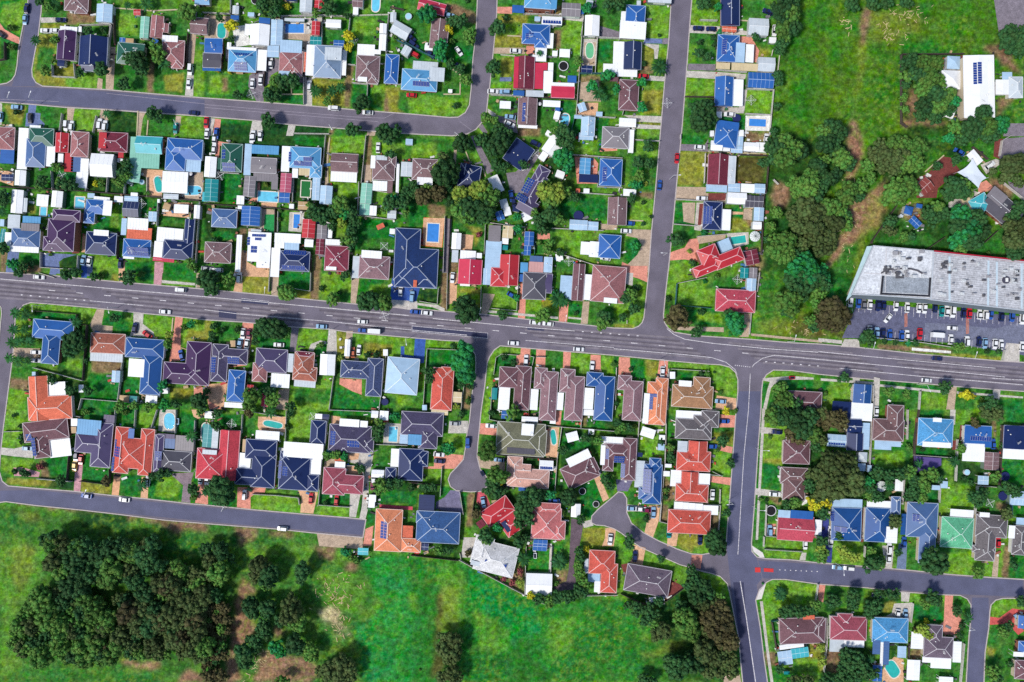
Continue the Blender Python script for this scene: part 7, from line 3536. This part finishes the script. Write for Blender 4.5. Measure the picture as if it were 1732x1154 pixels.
# ---------------------------------------------------------------- the shopping centre
def shop():
    ox, oy = PX(1590, 470, 5); org = (ox, oy, GZ); root = empty('shopping_centre', org); e = GZ+5.2
    A = [(1477,416),(1578,425),(1573,506),(1489,500),(1441,498)]; Bp = [(1579,427),(1765,447),(1765,529),(1574,507)]
    rA = mat('shop roof pale', (212,216,222), 'metalroof', .5, .16, .25, fine=1.2); rB = mat('shop roof', (190,192,198), 'metalroof', .5, .18, .2, fine=1.2)
    for P_, mm, z in ((A, rA, e), (Bp, rB, e+.25)):
        m = MB(); pw = [PX(*p, z) for p in P_]; m.prism(pw, z-.3, z); ro = m.build('roof', mm, root, org)
        m = MB(); m.strip(pw+[pw[0]], .4, z-.3, z+.35); m.build('parapet', mat('parapet', (190,196,204), 'plain', .7, .1, 1), root, org)
        m = MB(); cx_ = sum(p[0] for p in pw)/len(pw); cy_ = sum(p[1] for p in pw)/len(pw); m.prism([(a+(cx_-a)*.012, b+(cy_-b)*.012) for a,b in pw], GZ-.02, z-.3); m.build('wall', cream[1], root, org)
    def strips(L, mm, name, w, z):
        for P_ in L:
            m = MB(); m.strip([PX(*p, z) for p in P_], w, z-.05, z+.08); m.build(name, mm, root, org)
    pale = mat('skylight', (196,214,226), 'plain', .4, .08, .6)
    strips([[(1499,420),(1497,498)],[(1463,462),(1497,464)]], caps('gr'), 'roof_seam', .25, e+.02)
    strips([[(1606,434),(1606,509)],[(1672,441),(1671,517)],[(1686,443),(1686,519)],[(1728,446),(1728,523)]], pale, 'skylight', .8, e+.27)
    m = MB()
    for k in range(22): y0 = 431+k*3.6; m.strip([PX(1582, y0, e), PX(1762, y0+18.5, e)], .06, e+.25, e+.29)
    m.build('roof_seam', mat('seam', (122,124,132), 'plain', .7, .1, 1), root, org)
    m = MB(); m.strip([PX(1579,426,e), PX(1765,446,e)], 1.1, GZ+4.6, e+.5); m.build('fascia', mat('red fascia', (170,34,56), 'plain', .6, .08, 1), root, org)
    m = MB(); m.prism([PX(*p, 4) for p in [(1466,417),(1477,416),(1441,499),(1430,510)]], GZ+3.9, GZ+4.1); m.build('awning', mat('awning pale', (186,214,222), 'metalroof', .5, .1, .5), root, org)
    m = MB(); m.prism([PX(*p, 3.4) for p in [(1440,499),(1489,501),(1573,508),(1765,530),(1765,536),(1573,514),(1436,504)]], GZ+3.2, GZ+3.4); m.build('awning', mat('awning dark', (96,108,118), 'metalroof', .5, .1, .5), root, org)
    # the sunken plant deck with its ducts
    m = MB(); m.prism([PX(*p, e) for p in [(1495,467),(1572,471),(1571,498),(1492,494)]], e-.1, e+.06); m.build('plant_deck', mat('deck', (150,158,168), 'plain', .7, .2, .5, fine=2), root, org)
    m = MB(); m.strip([PX(*p, e) for p in [(1493,467),(1490,497),(1571,501),(1573,470)]], .7, e, e+.4); m.build('gutter', mat('dark gutter', (44,44,52), 'plain', .7, .1, 1), root, org)
    m = MB(); arc = [(1490,462),(1500,457),(1512,455),(1526,454.5),(1540,455),(1552,458),(1560,463)]
    m.strip([PX(*p, e) for p in arc], .6, e, e+.4); m.build('duct', mat('duct dark', (84,82,90), 'plain', .6, .2, 2), root, org)
    rn = random.Random(4)
    for k in range(80):
        if k < 24: x, y = rn.uniform(1496,1566), rn.uniform(452,470)
        elif k < 34: x, y = rn.uniform(1508,1560), rn.uniform(424,445)
        else: x = rn.uniform(1585,1725); y = rn.uniform(436,500)+(x-1585)*.1
        m = MB(); a, b = PX(x, y, e); sx, sy = rn.uniform(.25,.9), rn.uniform(.25,.8); m.box(a-sx, b-sy, e, a+sx, b+sy, e+.25+rn.uniform(.5,1.1)); c_, d_ = a, b
        m.cyl(c_, d_, e+.3, e+1.55, min(sx,sy)*.7, min(sx,sy)*.7, 10); m.build('air_conditioner', mat('plant '+str(k%3), [(206,210,214),(92,92,98),(160,160,166)][k%3], 'plain', .5, .1, 1), root, org)
    m = MB(); a, b = PX(1700, 474, e); m.cyl(a, b, e+.2, e+.9, 1.5, 1.5, 16); m.build('exhaust_fan', mat('fan dark', (70,68,84), 'plain', .6, .2, 1), root, org)
    m = MB(); a, b = PX(1700, 474, e); m.box(a-.5, b-.8, e+.9, a+.5, b+.8, e+1.2); m.build('exhaust_fan', framew, root, org)
    tag(root, 'long pale-grey shopping centre with rooftop plant beside the car park', 'shopping centre')
shop()
# ---------------------------------------------------------------- trees
def ico(sub):
    t = (1+5**.5)/2; v = [(-1,t,0),(1,t,0),(-1,-t,0),(1,-t,0),(0,-1,t),(0,1,t),(0,-1,-t),(0,1,-t),(t,0,-1),(t,0,1),(-t,0,-1),(-t,0,1)]
    f = [(0,11,5),(0,5,1),(0,1,7),(0,7,10),(0,10,11),(1,5,9),(5,11,4),(11,10,2),(10,7,6),(7,1,8),(3,9,4),(3,4,2),(3,2,6),(3,6,8),(3,8,9),(4,9,5),(2,4,11),(6,2,10),(8,6,7),(9,8,1)]
    v = [np.array(p)/math.sqrt(1+t*t) for p in v]
    for _ in range(sub):
        nf = []; c = {}
        def mid(a, b):
            k = (min(a,b), max(a,b))
            if k not in c: p = v[a]+v[b]; v.append(p/np.linalg.norm(p)); c[k] = len(v)-1
            return c[k]
        for a, b, d in f: x, y, z = mid(a,b), mid(b,d), mid(d,a); nf += [(a,x,z),(b,y,x),(d,z,y),(x,y,z)]
        f = nf
    return np.array(v), np.array(f)
IV, IF = ico(1)
def leaf_quads(rg, pts_, nrm, size):
    n = len(pts_); a = rg.normal(size=(n,3)); t = np.cross(nrm, a); t /= np.linalg.norm(t, axis=1)[:,None]+1e-9; b = np.cross(nrm, t)
    s = size*rg.uniform(.6,1.3,(n,1)); v = np.stack([pts_-t*s-b*s*.6, pts_+t*s-b*s*.6, pts_+t*s+b*s*.6, pts_-t*s+b*s*.6], 1)
    return v.reshape(-1,3), np.arange(4*n).reshape(-1,4)
def crown_arrays(seed, nclump, nleaf, ls):
    rg = np.random.default_rng(seed); V = []; F3 = []; F4 = []; off = 0
    el = rg.uniform(.86,1.14); core = IV*np.array([.62*el,.62/el,.42]); V.append(core); F3.append(IF); off = len(core)
    lob = rg.uniform(0, 6.28, 3)
    for k in range(nclump):
        g = k+.5; ph = math.acos(max(-1, 1-1.25*g/nclump)); th = math.pi*(1+5**.5)*g + rg.uniform(-.45,.45)
        d = np.array([math.sin(ph)*math.cos(th), math.sin(ph)*math.sin(th), math.cos(ph)])
        R = rg.uniform(.62,.84)*(1+.14*math.sin(2*th+lob[0])+.10*math.sin(3*th+lob[1])); c = d*R*np.array([el,1/el,.66]); r = rg.uniform(.13,.25)
        v = IV*r*(1+rg.normal(0,.15,(len(IV),1)))*np.array([1,1,.85]) + c; V.append(v); F3.append(IF+off); off += len(v)
        m = int(nleaf/nclump); dd = rg.normal(size=(m,3)); dd[:,2] = np.abs(dd[:,2])*.8; dd /= np.linalg.norm(dd,axis=1)[:,None]
        nn = dd + rg.normal(0,.4,(m,3)) + np.array([0,0,.2]); nn /= np.linalg.norm(nn,axis=1)[:,None]
        v, q_ = leaf_quads(rg, c + dd*r*rg.uniform(.9,1.35,(m,1)), nn, ls); V.append(v); F4.append(q_+off); off += len(v)
    return np.concatenate(V), np.concatenate(F3), np.concatenate(F4)
def mk_mesh(name, V, F3, F4, m):
    me = bpy.data.meshes.new(name); me.vertices.add(len(V)); me.vertices.foreach_set('co', V.astype(np.float32).ravel())
    li = np.concatenate([F3.ravel(), F4.ravel()]).astype(np.int32); me.loops.add(len(li)); me.loops.foreach_set('vertex_index', li)
    ls = np.concatenate([np.arange(len(F3))*3, len(F3)*3+np.arange(len(F4))*4]).astype(np.int32); me.polygons.add(len(ls)); me.polygons.foreach_set('loop_start', ls)
    me.update(calc_edges=True); me.materials.append(m); return me
def leafmat(k): r_,g_,b_,_ = TREEC[k]; return mat('foliage '+k, (r_,g_,b_), 'leaf', .75, .45, .9, spec=.15)
leafmat('d'); CR = [mk_mesh('crown', *crown_arrays(40+i, (30,38,46)[i%3], 900, .045), MATS['foliage d']) for i in range(7)]
SH = [mk_mesh('foliage', *crown_arrays(90+i, 16, 300, .075), MATS['foliage d']) for i in range(4)]
barkm = mat('bark', (104,86,72), 'plain', .9, .2, 2)
def trunk_mesh(seed):
    rg = random.Random(seed); m = MB(); m.cyl(0,0,-.3,.75,.07,.045,8)
    for k in range(5):
        a = 6.28*k/5+rg.uniform(-.4,.4); p = Vector((0,0,.55)); q_ = Vector((math.cos(a)*.42, math.sin(a)*.42, 1.05+rg.uniform(-.1,.2))); bar(m, p, q_, .05, .05)
    return m.mesh('trunk', barkm)
TR = [trunk_mesh(i) for i in range(3)]
def palm_meshes(n, ln, seed, droop):
    rg = random.Random(seed); m = MB()
    for k in range(n):
        a = 6.2832*k/n*1.0+rg.uniform(-.12,.12); l = ln*rg.uniform(.85,1.1); up = rg.uniform(.1,.45); seg = 5; prev = None; sd = Vector((-math.sin(a), math.cos(a), 0))
        for j in range(seg+1):
            t = j/seg; p = Vector((math.cos(a)*l*t, math.sin(a)*l*t, up*math.sin(t*2.4)-droop*t*t)); w = .17*ln*math.sin(math.pi*(.12+.84*t))*.75
            if prev:
                pp, pw = prev; vs = [pp, pp+sd*pw-Vector((0,0,pw*.5)), p+sd*w-Vector((0,0,w*.5)), p, pp-sd*pw-Vector((0,0,pw*.5)), p-sd*w-Vector((0,0,w*.5))]; m.add(vs, [(0,1,2,3)[::-1],(0,3,5,4)[::-1]])
            prev = (p, w)
    return m.mesh('fronds', leafmat('p'))
PM = [palm_meshes(15, 1.0, i, .35) for i in range(3)]; PB = palm_meshes(34, 1.0, 9, .3)
ptr = MB(); ptr.cyl(0,0,-1.0,0,.05,.035,8); PTR = ptr.mesh('trunk', barkm)
allt = list(trees); rw = random.Random(5)
for r_, k, P_ in woods:
    xs = [p[0] for p in P_]; ys = [p[1] for p in P_]; sp = r_*1.36; y = min(ys); row = 0
    while y < max(ys):
        x = min(xs)+(row % 2)*sp*.5
        while x < max(xs):
            jx, jy = x+rw.uniform(-.3,.3)*sp, y+rw.uniform(-.3,.3)*sp
            if bool(inside(np.array([jx]), np.array([jy]), P_)[0]): allt.append((jx, jy, r_*rw.uniform(.6,1.4), k if rw.random() < .6 else rw.choice('dnmmd')))
            x += sp
        y += sp*.87; row += 1
shrubs = [t for t in allt if t[3] not in 'pP' and t[2] < 6.4 and t[2] > 0]; palms = [t for t in allt if t[3] in 'pP']
big_t = sorted([t for t in allt if t[3] not in 'pP' and t[2] >= 6.4], key=lambda t: -t[2])
small_t = big_t[300:]; big_t = big_t[:300]
def setmat(o, k):
    if k != 'd': o.material_slots[0].link = 'OBJECT'; o.material_slots[0].material = leafmat(k)
def place(o, parent, loc, rot, s):
    col.objects.link(o); o.parent = parent
    if loc: o.location = loc
    if rot is not None: o.rotation_euler = (0,0,rot)
    if s: o.scale = s
rt_ = random.Random(77)
for (x, y, r_, k) in big_t:
    R = r_*S*1.14; zc_ = R*1.0+1.6; wx, wy = PX(x, y, zc_); root = empty('tree', (wx, wy, GZ))
    o = bpy.data.objects.new('crown', rt_.choice(CR)); place(o, root, (0,0,zc_), rt_.uniform(0,6.28), (R, R, R*rt_.uniform(1.0,1.3))); setmat(o, k)
    o = bpy.data.objects.new('trunk', rt_.choice(TR)); place(o, root, (0,0,0), rt_.uniform(0,6.28), (R*.9, R*.9, zc_*.85))
    size = 'large' if r_ > 15 else 'medium' if r_ > 12 else 'smaller'; wd = TREEC[k][3]
    later(root, x, y, f'{size} {wd} tree', f'{wd} one', 'tree', 'trees with rounded crowns')
for (x, y, r_, k) in shrubs:
    R = r_*S*1.15; zc_ = R*.75; wx, wy = PX(x, y, zc_); root = empty('shrub', (wx, wy, GZ))
    o = bpy.data.objects.new('foliage', rt_.choice(SH)); place(o, root, (0,0,zc_), rt_.uniform(0,6.28), (R,R,R*1.1)); setmat(o, k)
    later(root, x, y, f'{TREEC[k][3]} shrub', f'{TREEC[k][3]} one', 'shrub', 'garden shrubs')
for (x, y, r_, k) in palms:
    R = r_*S*1.15; hh = 3.5 if k == 'p' else 2.5; wx, wy = PX(x, y, hh); root = empty('palm_tree', (wx, wy, GZ))
    o = bpy.data.objects.new('fronds', rt_.choice(PM) if k == 'p' else PB); place(o, root, (0,0,hh), rt_.uniform(0,6.28), (R,R,R)); setmat(o, 'p' if k == 'p' else 'P')
    o = bpy.data.objects.new('trunk', PTR); place(o, root, (0,0,hh), None, (R*.9,R*.9,hh))
    later(root, x, y, 'spreading green palm', 'palm', 'palm', 'palms in the front gardens')
# pale sticks and cut branches lying in the park and the paddock
m = MB(); rs = random.Random(21)
for (cx_, cy_, sx, sy, n) in ((1535,25,30,14,40),(1512,62,22,10,26),(1430,38,9,10,16),(1495,45,14,6,10),(1570,1010,26,20,0),(566,1000,34,26,60),(572,1050,14,30,40),(1440,330,14,50,40),(1430,400,14,40,30),(430,1120,30,20,30),(1360,560,26,12,20),(1620,110,10,8,6)):
    for _ in range(n):
        x, y = rs.gauss(cx_, sx*.6), rs.gauss(cy_, sy*.6); a = rs.uniform(0,3.14); l = rs.uniform(1,4.5)
        p = PX(x-math.cos(a)*l, y-math.sin(a)*l); q_ = PX(x+math.cos(a)*l, y+math.sin(a)*l); bar(m, (*p, GZ+.04), (*q_, GZ+.08), rs.uniform(.1,.28), .08)
o = m.build('cut_branches', mat('dry wood', (206,186,140), 'plain', .9, .2, 1)); tag(o, 'pale dry sticks and cut branches lying on the grass', 'branches', None, 'stuff')
# the many smaller trees past the three hundred largest: one object
base = [crown_arrays(200+i, 22, 330, .07) for i in range(5)]
bymat = {}
for (x, y, r_, k) in small_t:
    R = r_*S*1.14; zc_ = R*1.0+1.4; wx, wy = PX(x, y, zc_); V, F3, F4 = rt_.choice(base); a = rt_.uniform(0,6.28); c, s_ = math.cos(a), math.sin(a)
    Vr = np.stack([(V[:,0]*c-V[:,1]*s_)*R+wx, (V[:,0]*s_+V[:,1]*c)*R+wy, V[:,2]*R*1.1+zc_+GZ], 1); bymat.setdefault(k, []).append((Vr, F3, F4, wx, wy, zc_, R))
V_, A3, A4, M3, M4, mats_, off = [], [], [], [], [], [], 0
for mi, (k, L) in enumerate(bymat.items()):
    mats_.append(leafmat(k))
    for Vr, F3, F4, *_ in L: V_.append(Vr); A3.append(F3+off); A4.append(F4+off); M3 += [mi]*len(F3); M4 += [mi]*len(F4); off += len(Vr)
tm = MB()
for L in bymat.values():
    for *_, wx, wy, zc_, R in L: tm.cyl(wx, wy, GZ-.1, zc_, .16, .1, 6)
tq = np.array([f for f in tm.f if len(f) == 4]) + off; V_.append(np.array(tm.v)); A4.append(tq); mats_.append(barkm); M4 += [len(mats_)-1]*len(tq)
me = mk_mesh('small_trees', np.concatenate(V_), np.concatenate(A3), np.concatenate(A4), mats_[0])
for mm in mats_[1:]: me.materials.append(mm)
me.polygons.foreach_set('material_index', np.array(M3+M4, dtype=np.int32))
o = bpy.data.objects.new('small_trees', me); col.objects.link(o); tag(o, 'the many smaller green trees scattered through gardens and woods', 'trees', None, 'stuff')
finish_labels()
print('COUNTS', len(houses), len(sheds), len(cars), len(big_t), len(small_t), len(shrubs), len(palms))
